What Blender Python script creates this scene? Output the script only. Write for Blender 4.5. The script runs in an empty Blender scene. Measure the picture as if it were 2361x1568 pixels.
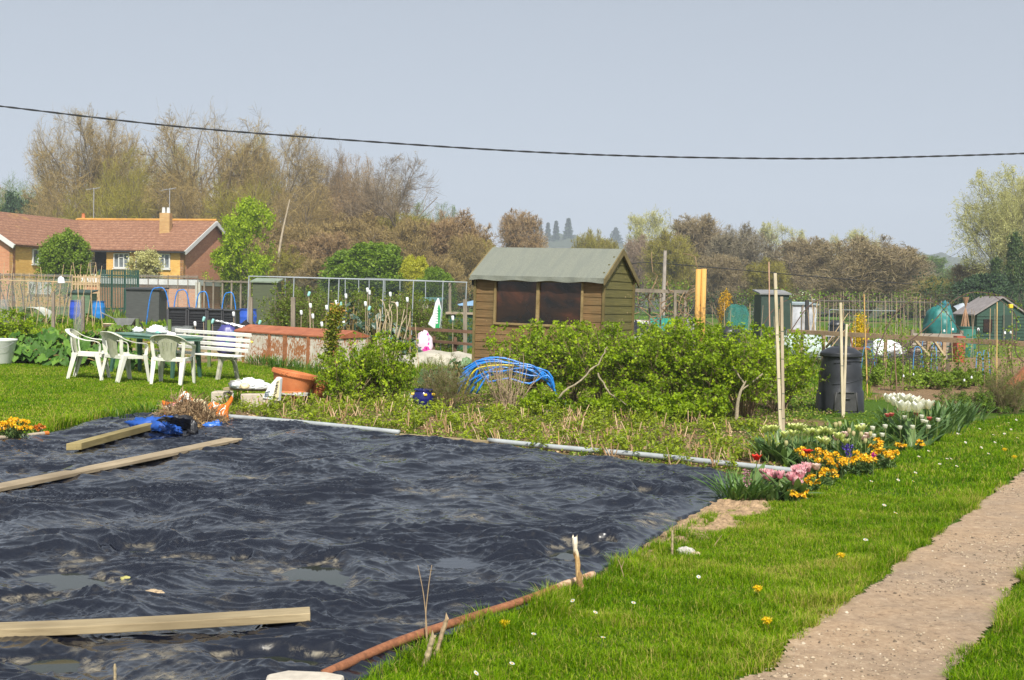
import bpy, math, random
import numpy as np
from mathutils import Vector, Matrix
R = math.radians
rng = np.random.default_rng(7)
random.seed(7)
sc = bpy.context.scene
C = sc.collection
# ---------------------------------------------------------------- camera, sky, sun, exposure
CAMH = 1.55; FPX = 2700.0; PITCH = math.atan(94 / FPX); ROLL = 0.020
cam_d = bpy.data.cameras.new('camera'); cam = bpy.data.objects.new('camera', cam_d); C.objects.link(cam)
cam_d.sensor_width = 36; cam_d.lens = 36 * FPX / 2360; cam_d.clip_end = 20000; cam_d.clip_start = 0.1
Rc = Matrix.Rotation(math.pi / 2 - PITCH, 3, 'X') @ Matrix.Rotation(ROLL, 3, 'Z')
cam.matrix_world = Matrix.Translation((0, 0, CAMH)) @ Rc.to_4x4()
sc.camera = cam
SUN_EL = 48.0; SUN_AZ = 10.0            # elevation; the sun stands behind the camera
sun_dir = Vector((math.sin(R(SUN_AZ)) * math.cos(R(SUN_EL)), -math.cos(R(SUN_AZ)) * math.cos(R(SUN_EL)), math.sin(R(SUN_EL))))
w = bpy.data.worlds.new("World"); sc.world = w; w.use_nodes = True
nt = w.node_tree; bg = nt.nodes['Background']
sky = nt.nodes.new('ShaderNodeTexSky'); sky.sky_type = 'NISHITA'; sky.sun_disc = False
sky.sun_elevation = R(SUN_EL); sky.sun_rotation = math.atan2(sun_dir.x, sun_dir.y)
sky.air_density = 1.1; sky.dust_density = 3.0; sky.ozone_density = 1.6; sky.altitude = 50
hs = nt.nodes.new('ShaderNodeHueSaturation'); hs.inputs['Saturation'].default_value = 0.44; hs.inputs['Value'].default_value = 1.0
tcs = nt.nodes.new('ShaderNodeTexCoord'); va = nt.nodes.new('ShaderNodeVectorMath'); va.operation = 'ADD'; va.inputs[1].default_value = (0, 0, .12)
nt.links.new(tcs.outputs['Generated'], va.inputs[0]); vn = nt.nodes.new('ShaderNodeVectorMath'); vn.operation = 'NORMALIZE'
nt.links.new(va.outputs[0], vn.inputs[0]); nt.links.new(vn.outputs[0], sky.inputs[0])
nt.links.new(sky.outputs[0], hs.inputs['Color'])
# a hazy spring sky is nearly even in tone from horizon to zenith: compress its range a little
gm = nt.nodes.new('ShaderNodeGamma'); gm.inputs['Gamma'].default_value = 0.6
nt.links.new(hs.outputs[0], gm.inputs['Color'])
tc = nt.nodes.new('ShaderNodeMix'); tc.data_type = 'RGBA'; tc.blend_type = 'MULTIPLY'; tc.inputs['Factor'].default_value = 1
tc.inputs[7].default_value = (1.33, 1.40, 1.47, 1)
nt.links.new(gm.outputs[0], tc.inputs[6]); nt.links.new(tc.outputs[2], bg.inputs['Color'])
bg.inputs['Strength'].default_value = 0.135
sl = bpy.data.lights.new('sun', 'SUN'); sl.energy = 4.8; sl.angle = R(0.6); sl.color = (1.0, 0.955, 0.88)
so = bpy.data.objects.new('sun', sl); C.objects.link(so); so.rotation_euler = sun_dir.to_track_quat('Z', 'Y').to_euler(); so.location = (0, -20, 40)
sc.view_settings.view_transform = 'Standard'; sc.view_settings.look = 'None'; sc.view_settings.gamma = 1; sc.view_settings.exposure = 0.5
sc.cycles.max_bounces = 6; sc.cycles.diffuse_bounces = 3; sc.cycles.transparent_max_bounces = 24; sc.cycles.volume_bounces = 0
sc.cycles.use_denoising = True
# ---------------------------------------------------------------- picture-to-world helpers (u, v in a 2360 x 1568 picture)
Rn = np.array(Rc)
def ray(u, v):
    d = Rn @ np.array([u - 1180.0, 784.0 - v, -FPX]); return d / d[1]
def G(u, v, z=0.0):
    d = ray(u, v); t = (z - CAMH) / d[2]; return np.array([d[0] * t, d[1] * t, z])
def P(u, v, Y):
    d = ray(u, v); return np.array([0, 0, CAMH]) + d * Y
def GX(u, Y):            # ground point seen in column u at distance Y
    v = 700.0
    for _ in range(4):
        p = P(u, v, Y); v += p[2] / Y * FPX
    p = P(u, v, Y); return np.array([p[0], Y, 0.0])
def Zat(u, v, Y): return P(u, v, Y)[2]
# ---------------------------------------------------------------- numpy noise
def _h(ix, iy, seed):
    n = (ix.astype(np.int64) * 374761393 + iy.astype(np.int64) * 668265263 + seed * 1442695041) & 0x7fffffff
    n = ((n ^ (n >> 13)) * 1274126177) & 0x7fffffff
    n = (n ^ (n >> 16)) & 0xffff
    return n / 65535.0 * 2 * np.pi
def perlin(x, y, seed=0):
    x = np.asarray(x, float); y = np.asarray(y, float)
    ix = np.floor(x); iy = np.floor(y); fx = x - ix; fy = y - iy
    u = fx**3 * (fx * (fx * 6 - 15) + 10); v = fy**3 * (fy * (fy * 6 - 15) + 10)
    def g(a, b):
        t = _h(ix + a, iy + b, seed); return np.cos(t) * (fx - a) + np.sin(t) * (fy - b)
    return ((g(0, 0) * (1 - u) + g(1, 0) * u) * (1 - v) + (g(0, 1) * (1 - u) + g(1, 1) * u) * v) * 1.5
def fbm(x, y, o=3, seed=0):
    s = 0; a = 1
    for i in range(o): s = s + a * perlin(x * 2**i, y * 2**i, seed + i * 17); a *= .5
    return s
def inpoly(x, y, poly):
    x = np.asarray(x); y = np.asarray(y); ins = np.zeros(x.shape, bool); n = len(poly)
    for i in range(n):
        x0, y0 = poly[i][:2]; x1, y1 = poly[(i + 1) % n][:2]
        if y0 == y1: continue
        c = ((y0 > y) != (y1 > y)) & (x < (x1 - x0) * (y - y0) / (y1 - y0) + x0); ins ^= c
    return ins
def distpoly(x, y, poly):      # signed distance, positive inside
    d = np.full(np.shape(x), 1e9); n = len(poly)
    for i in range(n):
        ax, ay = poly[i][:2]; bx, by = poly[(i + 1) % n][:2]; dx, dy = bx - ax, by - ay
        t = np.clip(((x - ax) * dx + (y - ay) * dy) / (dx * dx + dy * dy + 1e-12), 0, 1)
        d = np.minimum(d, np.hypot(x - ax - t * dx, y - ay - t * dy))
    return np.where(inpoly(x, y, poly), d, -d)
def smooth(a, b, x): t = np.clip((x - a) / (b - a), 0, 1); return t * t * (3 - 2 * t)
# ---------------------------------------------------------------- mesh builder
class MB:
    def __init__(s): s.v = []; s.f = []; s.t = []; s.n = 0
    def add(s, V, F, tint=None):
        V = np.asarray(V, float).reshape(-1, 3)
        s.v.append(V)
        s.t.append(np.full(len(V), 0.5) if tint is None else (np.full(len(V), float(tint)) if np.isscalar(tint) else np.asarray(tint, float)))
        if isinstance(F, np.ndarray): s.f.append(F + s.n)
        else:
            by = {}
            for f in F: by.setdefault(len(f), []).append(f)
            for k in by: s.f.append(np.array(by[k], dtype=np.int64) + s.n)
        s.n += len(V); return s
    def merge(s, o, M=None):
        for V, T in zip(o.v, o.t): pass
        V = np.concatenate(o.v)
        if M is not None: V = V @ np.array(M.to_3x3()).T + np.array(M.translation)
        s.v.append(V); s.t.append(np.concatenate(o.t))
        for F in o.f: s.f.append(F + s.n)
        s.n += len(V); return s
    def box(s, c, size, rz=0, rx=0, ry=0, tint=None, taper=1.0):
        sx, sy, sz = [a / 2 for a in size]
        V = np.array([[x * sx * (taper if z > 0 else 1), y * sy * (taper if z > 0 else 1), z * sz] for z in (-1, 1) for y in (-1, 1) for x in (-1, 1)])
        M = Matrix.Rotation(rz, 3, 'Z') @ Matrix.Rotation(ry, 3, 'Y') @ Matrix.Rotation(rx, 3, 'X')
        V = V @ np.array(M).T + np.array(c)
        return s.add(V, [(0, 2, 3, 1), (4, 5, 7, 6), (0, 1, 5, 4), (2, 6, 7, 3), (0, 4, 6, 2), (1, 3, 7, 5)], tint)
    def bar(s, a, b, w, h, up=(0, 0, 1), tint=None):     # box from a to b, w wide, h high
        a = np.array(a, float); b = np.array(b, float); d = b - a; L = np.linalg.norm(d); d /= L
        up = np.array(up, float); x = np.cross(d, up)
        if np.linalg.norm(x) < 1e-5: x = np.cross(d, (0, 1, 0))
        x /= np.linalg.norm(x); y = np.cross(x, d)
        V = [p + x * w / 2 * i + y * h / 2 * j for p in (a, b) for (i, j) in ((-1, -1), (1, -1), (1, 1), (-1, 1))]
        return s.add(V, [(0, 1, 2, 3), (7, 6, 5, 4), (0, 4, 5, 1), (1, 5, 6, 2), (2, 6, 7, 3), (3, 7, 4, 0)], tint)
    def tube(s, pts, r, n=8, caps=True, tint=None):
        pts = np.asarray(pts, float); m = len(pts); r = np.full(m, r) if np.isscalar(r) else np.asarray(r, float)
        T = np.gradient(pts, axis=0); T /= np.linalg.norm(T, axis=1)[:, None] + 1e-12
        a = np.array([0, 0, 1.]) if abs(T[0][2]) < .9 else np.array([1., 0, 0])
        U = []; u = a - T[0] * a.dot(T[0]); u /= np.linalg.norm(u)
        for i in range(m):
            u = u - T[i] * u.dot(T[i]); u /= np.linalg.norm(u) + 1e-12; U.append(u)
        U = np.array(U); W = np.cross(T, U); ang = np.arange(n) / n * 2 * np.pi
        V = pts[:, None] + r[:, None, None] * (np.cos(ang)[None, :, None] * U[:, None] + np.sin(ang)[None, :, None] * W[:, None])
        F = [(i * n + j, i * n + (j + 1) % n, (i + 1) * n + (j + 1) % n, (i + 1) * n + j) for i in range(m - 1) for j in range(n)]
        if caps: F += [tuple(range(n))[::-1], tuple((m - 1) * n + j for j in range(n))]
        return s.add(V.reshape(-1, 3), F, tint)
    def lathe(s, prof, n=32, c=(0, 0, 0), sx=1, sy=1, tint=None, caps=False):
        prof = np.asarray(prof, float); m = len(prof); ang = np.arange(n) / n * 2 * np.pi
        V = np.stack([prof[:, 0, None] * np.cos(ang) * sx + c[0], prof[:, 0, None] * np.sin(ang) * sy + c[1], np.repeat(prof[:, 1, None], n, 1) + c[2]], -1).reshape(-1, 3)
        F = [(i * n + j, i * n + (j + 1) % n, (i + 1) * n + (j + 1) % n, (i + 1) * n + j) for i in range(m - 1) for j in range(n)]
        if caps: F += [tuple(range(n))[::-1], tuple((m - 1) * n + j for j in range(n))]
        return s.add(V, F, tint)
    def prism(s, poly, a, tint=None):        # planar polygon (k,3) extruded by vector a
        p = np.asarray(poly, float); k = len(p); V = np.concatenate([p, p + np.array(a)])
        return s.add(V, [tuple(range(k))[::-1], tuple(range(k, 2 * k))] + [(i, (i + 1) % k, k + (i + 1) % k, k + i) for i in range(k)], tint)
    def grid(s, X, Y, Z, tint=None):
        ny, nx = X.shape; V = np.stack([X, Y, Z], -1).reshape(-1, 3); idx = np.arange(ny * nx).reshape(ny, nx)
        F = np.stack([idx[:-1, :-1], idx[:-1, 1:], idx[1:, 1:], idx[1:, :-1]], -1).reshape(-1, 4)
        return s.add(V, F, None if tint is None else np.asarray(tint).reshape(-1))
    def leaves(s, pos, size, tmpl, normal=None, flat=.5, tint=None, axis=None):
        # copies of a leaf template (verts in xy, z = lift; faces) at many points at once
        TV, TF = tmpl; N = len(pos)
        if N == 0: return s
        nr = rng.normal(size=(N, 3)) * (1 - flat)
        nr += flat * (np.array([0, 0, 1.]) if normal is None else normal)
        nr /= np.linalg.norm(nr, axis=1)[:, None] + 1e-9
        a = rng.normal(size=(N, 3)) if axis is None else axis
        x = a - nr * np.sum(a * nr, 1)[:, None]; x /= np.linalg.norm(x, axis=1)[:, None] + 1e-9; y = np.cross(nr, x)
        size = np.full(N, size) if np.isscalar(size) else size
        V = pos[:, None] + size[:, None, None] * (TV[None, :, 0:1] * x[:, None] + TV[None, :, 1:2] * y[:, None] + TV[None, :, 2:3] * nr[:, None])
        tt = rng.random(N) if tint is None else (np.full(N, float(tint)) if np.isscalar(tint) else tint)
        k = len(TV); off = (np.arange(N) * k)[:, None, None]
        s.v.append(V.reshape(-1, 3)); s.t.append(np.repeat(tt, k))
        for F in TF: s.f.append((F[None] + off).reshape(-1, F.shape[1]) + s.n)
        s.n += N * k; return s
    def tubes(s, pts, rad, sides=3, tint=None):   # many polylines at once: pts (N,m,3), rad (N,m)
        N, m, _ = pts.shape
        if N == 0: return s
        T = np.gradient(pts, axis=1); T /= np.linalg.norm(T, axis=2)[..., None] + 1e-9
        ref = np.where(np.abs(T[:, :1, 2:3]) < .8, np.array([0, 0, 1.]), np.array([1., 0, 0]))
        U = np.cross(T, np.broadcast_to(ref, T.shape)); U /= np.linalg.norm(U, axis=2)[..., None] + 1e-9; W = np.cross(T, U)
        ang = np.arange(sides) / sides * 2 * np.pi
        if sides == 2:
            q = rng.random(N) * np.pi; ang = np.stack([q, q + np.pi], 1)[:, None, :, None]
            V = pts[:, :, None] + rad[:, :, None, None] * (np.cos(ang) * U[:, :, None] + np.sin(ang) * W[:, :, None])
        else:
            V = pts[:, :, None] + rad[:, :, None, None] * (np.cos(ang)[None, None, :, None] * U[:, :, None] + np.sin(ang)[None, None, :, None] * W[:, :, None])
        k = m * sides; i = np.arange(m - 1)[:, None]; j = np.arange(sides if sides > 2 else 1)[None]; j2 = (j + 1) % sides
        F = np.stack([i * sides + j, i * sides + j2, (i + 1) * sides + j2, (i + 1) * sides + j], -1).reshape(-1, 4)
        tt = rng.random(N) if tint is None else (np.full(N, float(tint)) if np.isscalar(tint) else tint)
        s.v.append(V.reshape(-1, 3)); s.t.append(np.repeat(tt, k)); s.f.append((F[None] + (np.arange(N) * k)[:, None, None]).reshape(-1, 4) + s.n); s.n += N * k
        return s
    def mesh(s, name, mats, smooth=False):
        me = bpy.data.meshes.new(name)
        V = np.concatenate(s.v); me.vertices.add(len(V)); me.vertices.foreach_set('co', V.astype(np.float32).ravel())
        li = np.concatenate([F.ravel() for F in s.f]); cnt = np.concatenate([np.full(len(F), F.shape[1]) for F in s.f])
        me.loops.add(len(li)); me.loops.foreach_set('vertex_index', li.astype(np.int32))
        me.polygons.add(len(cnt)); st = np.concatenate([[0], np.cumsum(cnt)[:-1]])
        me.polygons.foreach_set('loop_start', st.astype(np.int32)); me.polygons.foreach_set('loop_total', cnt.astype(np.int32))
        a = me.attributes.new('tint', 'FLOAT', 'POINT'); a.data.foreach_set('value', np.concatenate(s.t).astype(np.float32))
        me.update(calc_edges=True)
        me.polygons.foreach_set('use_smooth', np.full(len(cnt), bool(smooth)))
        for m in (mats if isinstance(mats, (list, tuple)) else [mats]): me.materials.append(m)
        return me
def obj(name, mb, m, parent=None, smooth=False, loc=None, rz=0, bevel=0, label=None):
    o = bpy.data.objects.new(name, mb.mesh(name, m, smooth) if isinstance(mb, MB) else mb); C.objects.link(o)
    if parent is not None: o.parent = parent
    if loc is not None: o.location = [float(a) for a in loc]
    if rz: o.rotation_euler = (0, 0, rz)
    if bevel:
        b = o.modifiers.new('bevel', 'BEVEL'); b.width = bevel; b.segments = 2; b.limit_method = 'ANGLE'
    if label: o['label'] = label
    return o
def tag(o, label, cat, group=None):
    o['label'] = label; o['category'] = cat
    if group: o['group'] = group
    return o
def thing(name, label, cat, loc=(0, 0, 0), rz=0, group=None):
    o = bpy.data.objects.new(name, None); C.objects.link(o); o.empty_display_size = .2
    o.location = [float(a) for a in loc]; o.rotation_euler = (0, 0, rz); return tag(o, label, cat, group)
def kind(o, k): o['kind'] = k; return o
def dup(root, loc=None, rz=None, scale=None, label=None, group=None, rot=None):
    def cp(o, par):
        c = o.copy(); C.objects.link(c); c.parent = par
        for ch in list(o.children): cp(ch, c)
        return c
    r = cp(root, root.parent)
    if loc is not None: r.location = [float(a) for a in loc]
    if rz is not None: r.rotation_euler = (0, 0, rz)
    if rot is not None: r.rotation_euler = rot
    if scale is not None: r.scale = (scale,) * 3 if np.isscalar(scale) else scale
    if label: r['label'] = label
    if group: r['group'] = group
    return r
# ---------------------------------------------------------------- materials
def newmat(name):
    m = bpy.data.materials.new(name); m.use_nodes = True; return m, m.node_tree, m.node_tree.nodes['Principled BSDF']
def L(nt, a, b): nt.links.new(a, b)
def noise(nt, scale, detail=4, rough=.55, coord='Object', stretch=None, dist=0):
    t = nt.nodes.new('ShaderNodeTexCoord'); o = t.outputs[coord]
    if stretch:
        mp = nt.nodes.new('ShaderNodeMapping'); mp.inputs['Scale'].default_value = stretch; L(nt, o, mp.inputs[0]); o = mp.outputs[0]
    n = nt.nodes.new('ShaderNodeTexNoise'); n.inputs['Scale'].default_value = scale; n.inputs['Detail'].default_value = detail
    n.inputs['Roughness'].default_value = rough; n.inputs['Distortion'].default_value = dist; L(nt, o, n.inputs['Vector']); return n.outputs['Fac']
def ramp(nt, fac, stops, interp='LINEAR'):
    r = nt.nodes.new('ShaderNodeValToRGB'); L(nt, fac, r.inputs[0]); r.color_ramp.interpolation = interp
    while len(r.color_ramp.elements) < len(stops): r.color_ramp.elements.new(.5)
    for e, (p, c) in zip(r.color_ramp.elements, stops): e.position = p; e.color = (*c, 1) if len(c) == 3 else (c[0],) * 3 + (1,)
    return r.outputs[0]
def mixc(nt, f, a, b, bt='MIX'):
    m = nt.nodes.new('ShaderNodeMix'); m.data_type = 'RGBA'; m.blend_type = bt
    for k, v in ((0, f), (6, a), (7, b)):
        if hasattr(v, 'is_output'): L(nt, v, m.inputs[k])
        elif k == 0: m.inputs[0].default_value = v
        else: m.inputs[k].default_value = (*v, 1)
    return m.outputs[2]
def attr(nt, name='tint'):
    a = nt.nodes.new('ShaderNodeAttribute'); a.attribute_name = name; return a.outputs['Fac']
def bump(nt, b, h, strength=.5, dist=.01):
    n = nt.nodes.new('ShaderNodeBump'); n.inputs['Strength'].default_value = strength; n.inputs['Distance'].default_value = dist
    L(nt, h, n.inputs['Height']); L(nt, n.outputs[0], b.inputs['Normal'])
def mmath(nt, op, a, b=0.0):
    m = nt.nodes.new('ShaderNodeMath'); m.operation = op
    for i, v in ((0, a), (1, b)):
        if hasattr(v, 'is_output'): L(nt, v, m.inputs[i])
        else: m.inputs[i].default_value = v
    return m.outputs[0]
MC = {}
def plain(name, col, rough=.6, var=.25, scale=6, metal=0, spec=.5, bmp=0, dark=None, stretch=None):
    if name in MC: return MC[name]
    m, nt, b = newmat(name); c = np.array(col)
    f = noise(nt, scale, 5, .6, stretch=stretch)
    col2 = ramp(nt, f, [(.3, tuple(c * (1 - var) if dark is None else np.array(dark))), (.7, tuple(np.minimum(c * (1 + var * .5), 1)))])
    L(nt, col2, b.inputs['Base Color']); b.inputs['Roughness'].default_value = rough; b.inputs['Metallic'].default_value = metal
    b.inputs['Specular IOR Level'].default_value = spec
    if bmp: bump(nt, b, noise(nt, scale * 4, 5), bmp, .01)
    MC[name] = m; return m
def leafy(name, stops, rough=.5, trans=.3, spec=.35, tr_gain=1.3):
    if name in MC: return MC[name]
    m, nt, b = newmat(name)
    c = ramp(nt, attr(nt), stops)
    L(nt, c, b.inputs['Base Color']); b.inputs['Roughness'].default_value = rough; b.inputs['Specular IOR Level'].default_value = spec
    if trans:
        t = nt.nodes.new('ShaderNodeBsdfTranslucent'); g = mixc(nt, 1.0, c, (tr_gain, tr_gain, tr_gain * .6), 'MULTIPLY'); L(nt, g, t.inputs['Color'])
        mx = nt.nodes.new('ShaderNodeMixShader'); mx.inputs[0].default_value = trans
        L(nt, b.outputs[0], mx.inputs[1]); L(nt, t.outputs[0], mx.inputs[2]); L(nt, mx.outputs[0], nt.nodes['Material Output'].inputs[0])
    MC[name] = m; return m
def wood(name, c0, c1, scale=3, stretch=(1, 12, 12), rough=.75, bmp=.3):
    if name in MC: return MC[name]
    m, nt, b = newmat(name)
    f = noise(nt, scale, 6, .65, stretch=stretch, dist=.3)
    c = ramp(nt, f, [(.25, c0), (.55, c1), (.75, tuple(np.array(c0) * .5 + np.array(c1) * .6))])
    f2 = noise(nt, 1.3, 3); c = mixc(nt, ramp(nt, f2, [(.4, (0,)), (.72, (.75,))]), c, tuple(np.array(c0) * .7))
    L(nt, c, b.inputs['Base Color']); b.inputs['Roughness'].default_value = rough; b.inputs['Specular IOR Level'].default_value = .25
    bump(nt, b, f, bmp, .004); MC[name] = m; return m
# leaf templates: verts, [face arrays]
def T_leaf(w=.5, fold=.12): # pointed oval, folded on its midrib
    return (np.array([[0, 0, 0], [.35, w * .5, fold], [.75, w * .42, fold], [1, 0, 0], [.75, -w * .42, fold], [.35, -w * .5, fold]]), [np.array([[0, 3, 2, 1], [0, 5, 4, 3]])])
def T_lobed():  # currant / gooseberry leaf, three to five lobes
    a = np.array([-150, -115, -80, -50, -22, 0, 22, 50, 80, 115, 150]) * np.pi / 180; r = np.array([.35, .8, .55, .95, .6, 1.1, .6, .95, .55, .8, .35])
    V = [[0, 0, -.12]] + [[.5 + .5 * q * math.cos(t), .55 * q * math.sin(t), .1 * q] for t, q in zip(a, r)]
    V[0] = [.4, 0, -.05]
    return (np.array(V), [np.array([[0, i, i + 1] for i in range(1, 11)])])
def T_tri(w=.3): return (np.array([[0, -w / 2, 0], [0, w / 2, 0], [1, 0, 0.]]), [np.array([[0, 1, 2]])])
def T_quad(w=.8): return (np.array([[0, 0, 0], [.5, w / 2, .1], [1, 0, 0], [.5, -w / 2, .1]]), [np.array([[0, 3, 2, 1]])])
LEAF, LOBED, TRI, QUAD = T_leaf(), T_lobed(), T_tri(), T_quad()
# ================================================================ THE SETTING
def zg(x, y):      # the left side of the allotment rises gently to the left
    x = np.asarray(x, float); y = np.asarray(y, float)
    return .025 * np.clip(-x - 3.6, 0, 9) * smooth(14.0, 17.5, y)
def GG(u, v):
    z = 0.0
    for _ in range(6): p = G(u, v, z); z = float(zg(p[0], p[1]))
    return np.array([p[0], p[1], z])
def GXX(u, Y):
    z = 0.0
    for _ in range(3): v = 690 + .02 * (u - 1180) + (CAMH - z) * FPX / Y; p = P(u, v, Y); z = float(zg(p[0], Y))
    return np.array([p[0], Y, z])
def W(*pts): return [tuple(G(u, v)[:2]) for (u, v) in pts]
def ext(a, b, k): a = np.array(a); b = np.array(b); return tuple(b + (b - a) * k)
pl0, pl1 = G(1722, 1568)[:2], G(2360, 1088)[:2]; pr0, pr1 = G(2190, 1568)[:2], G(2360, 1330)[:2]
pathL = [ext(pl1, pl0, .25), pl0, pl1, ext(pl0, pl1, 1.5)]; pathR = [ext(pr1, pr0, .5), pr0, pr1, ext(pr0, pr1, 1.2)]
PATH = [tuple(p) for p in pathL] + [(pathL[-1][0] + 3, pathL[-1][1] - 3)] + [tuple(p) for p in pathR[::-1]]
TARP = W((-420, 1090), (-200, 1062), (0, 1022), (60, 1012), (130, 1000), (200, 975), (290, 963), (400, 961), (480, 963), (700, 984), (920, 1010), (1130, 1035), (1400, 1062), (1700, 1098),
         (1690, 1120), (1655, 1152), (1610, 1178), (1560, 1200), (1540, 1218), (1500, 1250), (1440, 1290), (1400, 1318), (1360, 1350), (1200, 1412), (1000, 1490), (880, 1545)) + \
    [tuple(G(800, 1590)[:2]), (-1.9, 3.2), (-6, 3.2), (-9, 5)]
SOIL_PATCH = W((1655, 1150), (1700, 1160), (1790, 1158), (1770, 1185), (1700, 1225), (1600, 1252), (1500, 1290), (1430, 1340), (1350, 1370), (1400, 1318), (1500, 1250), (1560, 1200))
# verge: the grass walk between the tarp / flower bed and the path
VERGE = W((820, 1580), (900, 1535), (1000, 1490), (1200, 1412), (1360, 1350), (1440, 1300), (1560, 1235), (1650, 1190), (1740, 1170), (1850, 1140), (1960, 1095), (2050, 1055), (2120, 1020), (2220, 985), (2290, 966), (2420, 950), (2900, 925), (3300, 1000)) + \
    [tuple(pathL[3]), tuple(pl1), tuple(pl0), tuple(pathL[0]), (-1.2, 3.4)]
VERGE_R = [tuple(pr0), tuple(pr1), tuple(pathR[3]), (pathR[3][0] + 2, pathR[3][1] - 4), (4.5, 3), tuple(pathR[0])]
LAWN = W((-500, 838), (0, 836), (150, 836), (300, 850), (420, 850), (540, 838), (600, 850), (740, 842), (780, 870), (745, 905), (640, 925), (510, 945), (470, 962), (290, 963), (200, 975), (60, 1012), (0, 1022), (-200, 1062), (-420, 1090), (-900, 1090))
BED = W((480, 962), (500, 925), (640, 925), (760, 915), (900, 930), (1100, 950), (1400, 965), (1700, 985), (1790, 1000), (1810, 1080), (1700, 1095), (1130, 1033), (700, 982))
GREEN2 = W((760, 838), (930, 805), (1000, 800), (1090, 812), (1100, 850), (1000, 870), (800, 875))
PLOT_R = W((1990, 835), (2080, 822), (2420, 822), (2500, 935), (2240, 945), (2010, 915))
PLOT_R2 = W((2010, 800), (2150, 780), (2420, 782), (2420, 824), (2030, 824))
def wob(x, y, a=.12, s=1.7, seed=3): return a * fbm(x * s, y * s, 3, seed)
def in_tarp(x, y, m=0.0): return distpoly(x, y, TARP) > m
# ---- ground sheet, finer near the camera
ys = np.concatenate([np.linspace(-40, 2, 8), np.geomspace(3, 4000, 210)]); xs_ = np.concatenate([-np.geomspace(.15, 2600, 95)[::-1], [0], np.geomspace(.15, 2600, 95)])
GXm, GYm = np.meshgrid(xs_, ys)
def green_at(x, y):
    g = .55 + .5 * fbm(x * .12, y * .12, 4, 5)
    g = np.where(y > 75, .75 + .3 * fbm(x * .03, y * .03, 3, 9), g)
    for poly, val in ((LAWN, 1.0), (VERGE, 1.0), (VERGE_R, 1.0), (GREEN2, 1.0), (BED, .42), (PLOT_R, .12), (PLOT_R2, .55), (SOIL_PATCH, 0.1)):
        d = distpoly(x, y, poly) + wob(x, y); g = g * (1 - smooth(-.12, .12, d)) + val * smooth(-.12, .12, d)
    return np.clip(g, 0, 1)
gm_ = MB().grid(GXm, GYm, zg(GXm, GYm), green_at(GXm, GYm))
def m_ground():
    m, nt, b = newmat('ground'); t = attr(nt); n1 = noise(nt, 1.6, 6, .7); n2 = noise(nt, 22, 6, .75)
    soil = ramp(nt, n2, [(.3, (.13, .083, .045)), (.5, (.25, .165, .09)), (.72, (.36, .25, .15))])
    gr = ramp(nt, n2, [(.3, (.035, .075, .008)), (.6, (.085, .16, .014)), (.8, (.15, .2, .03))])
    f = mmath(nt, 'ADD', t, mmath(nt, 'MULTIPLY', mmath(nt, 'SUBTRACT', n1, .5), 1.1)); f = mmath(nt, 'ADD', f, mmath(nt, 'MULTIPLY', mmath(nt, 'SUBTRACT', n2, .5), .5))
    f = ramp(nt, f, [(.42, (0,)), (.58, (1,))])
    L(nt, mixc(nt, f, soil, gr), b.inputs['Base Color']); b.inputs['Roughness'].default_value = .95; b.inputs['Specular IOR Level'].default_value = .1
    bump(nt, b, n2, .9, .05); return m
o = kind(obj('ground', gm_, m_ground()), 'structure')
# ---- path: a trodden sheet of sandy gravel
def strip_sheet(poly, step, zf, tintf=None, pad=.2, edge=.06, seed=11, es=2.3):
    p = np.array(poly); x0, y0 = p.min(0) - pad; x1, y1 = p.max(0) + pad
    X, Y = np.meshgrid(np.arange(x0, x1, step), np.arange(y0, y1, step))
    d = distpoly(X, Y, poly) + edge * fbm(X * es, Y * es, 4, seed)
    Z = zf(X, Y, d); m = MB(); ny, nx = X.shape; idx = np.arange(ny * nx).reshape(ny, nx)
    F = np.stack([idx[:-1, :-1], idx[:-1, 1:], idx[1:, 1:], idx[1:, :-1]], -1).reshape(-1, 4)
    keep = (d.ravel()[F].min(1) > -step * .6); F = F[keep]; use = np.unique(F); mp = np.full(nx * ny, -1); mp[use] = np.arange(len(use))
    V = np.stack([X, Y, Z], -1).reshape(-1, 3)[use]; t = None if tintf is None else tintf(X, Y, d).ravel()[use]
    return m.add(V, mp[F], t)
PNEAR = [p for p in PATH]
px0 = max(p[0] for p in PATH)
def path_z(X, Y, d): return .006 + .02 * smooth(0, .25, d) * 0 + .012 * smooth(0, .3, d) * (fbm(X * 1.2, Y * 1.2, 3, 4)) + .002 * fbm(X * 9, Y * 9, 3, 8) + .014
def m_path():
    m, nt, b = newmat('path'); n1 = noise(nt, 1.1, 5, .6); n2 = noise(nt, 20, 8, .8); n3 = noise(nt, 9, 5, .7)
    c = ramp(nt, n2, [(.3, (.13, .09, .06)), (.44, (.32, .222, .14)), (.56, (.40, .285, .182)), (.7, (.54, .42, .29))])
    grey = ramp(nt, n2, [(.3, (.14, .11, .085)), (.55, (.29, .225, .165)), (.8, (.42, .36, .28))])
    c = mixc(nt, ramp(nt, n1, [(.42, (0,)), (.62, (.75,))]), c, grey); c = mixc(nt, ramp(nt, n3, [(.35, (.4,)), (.6, (0,))]), c, (.33, .24, .155))
    L(nt, c, b.inputs['Base Color']); b.inputs['Roughness'].default_value = .95; b.inputs['Specular IOR Level'].default_value = .12
    bump(nt, b, n2, .8, .012); return m
o = kind(obj('path', strip_sheet(PATH, .022, path_z, pad=.05, edge=.06), m_path(), smooth=True), 'structure')
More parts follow.
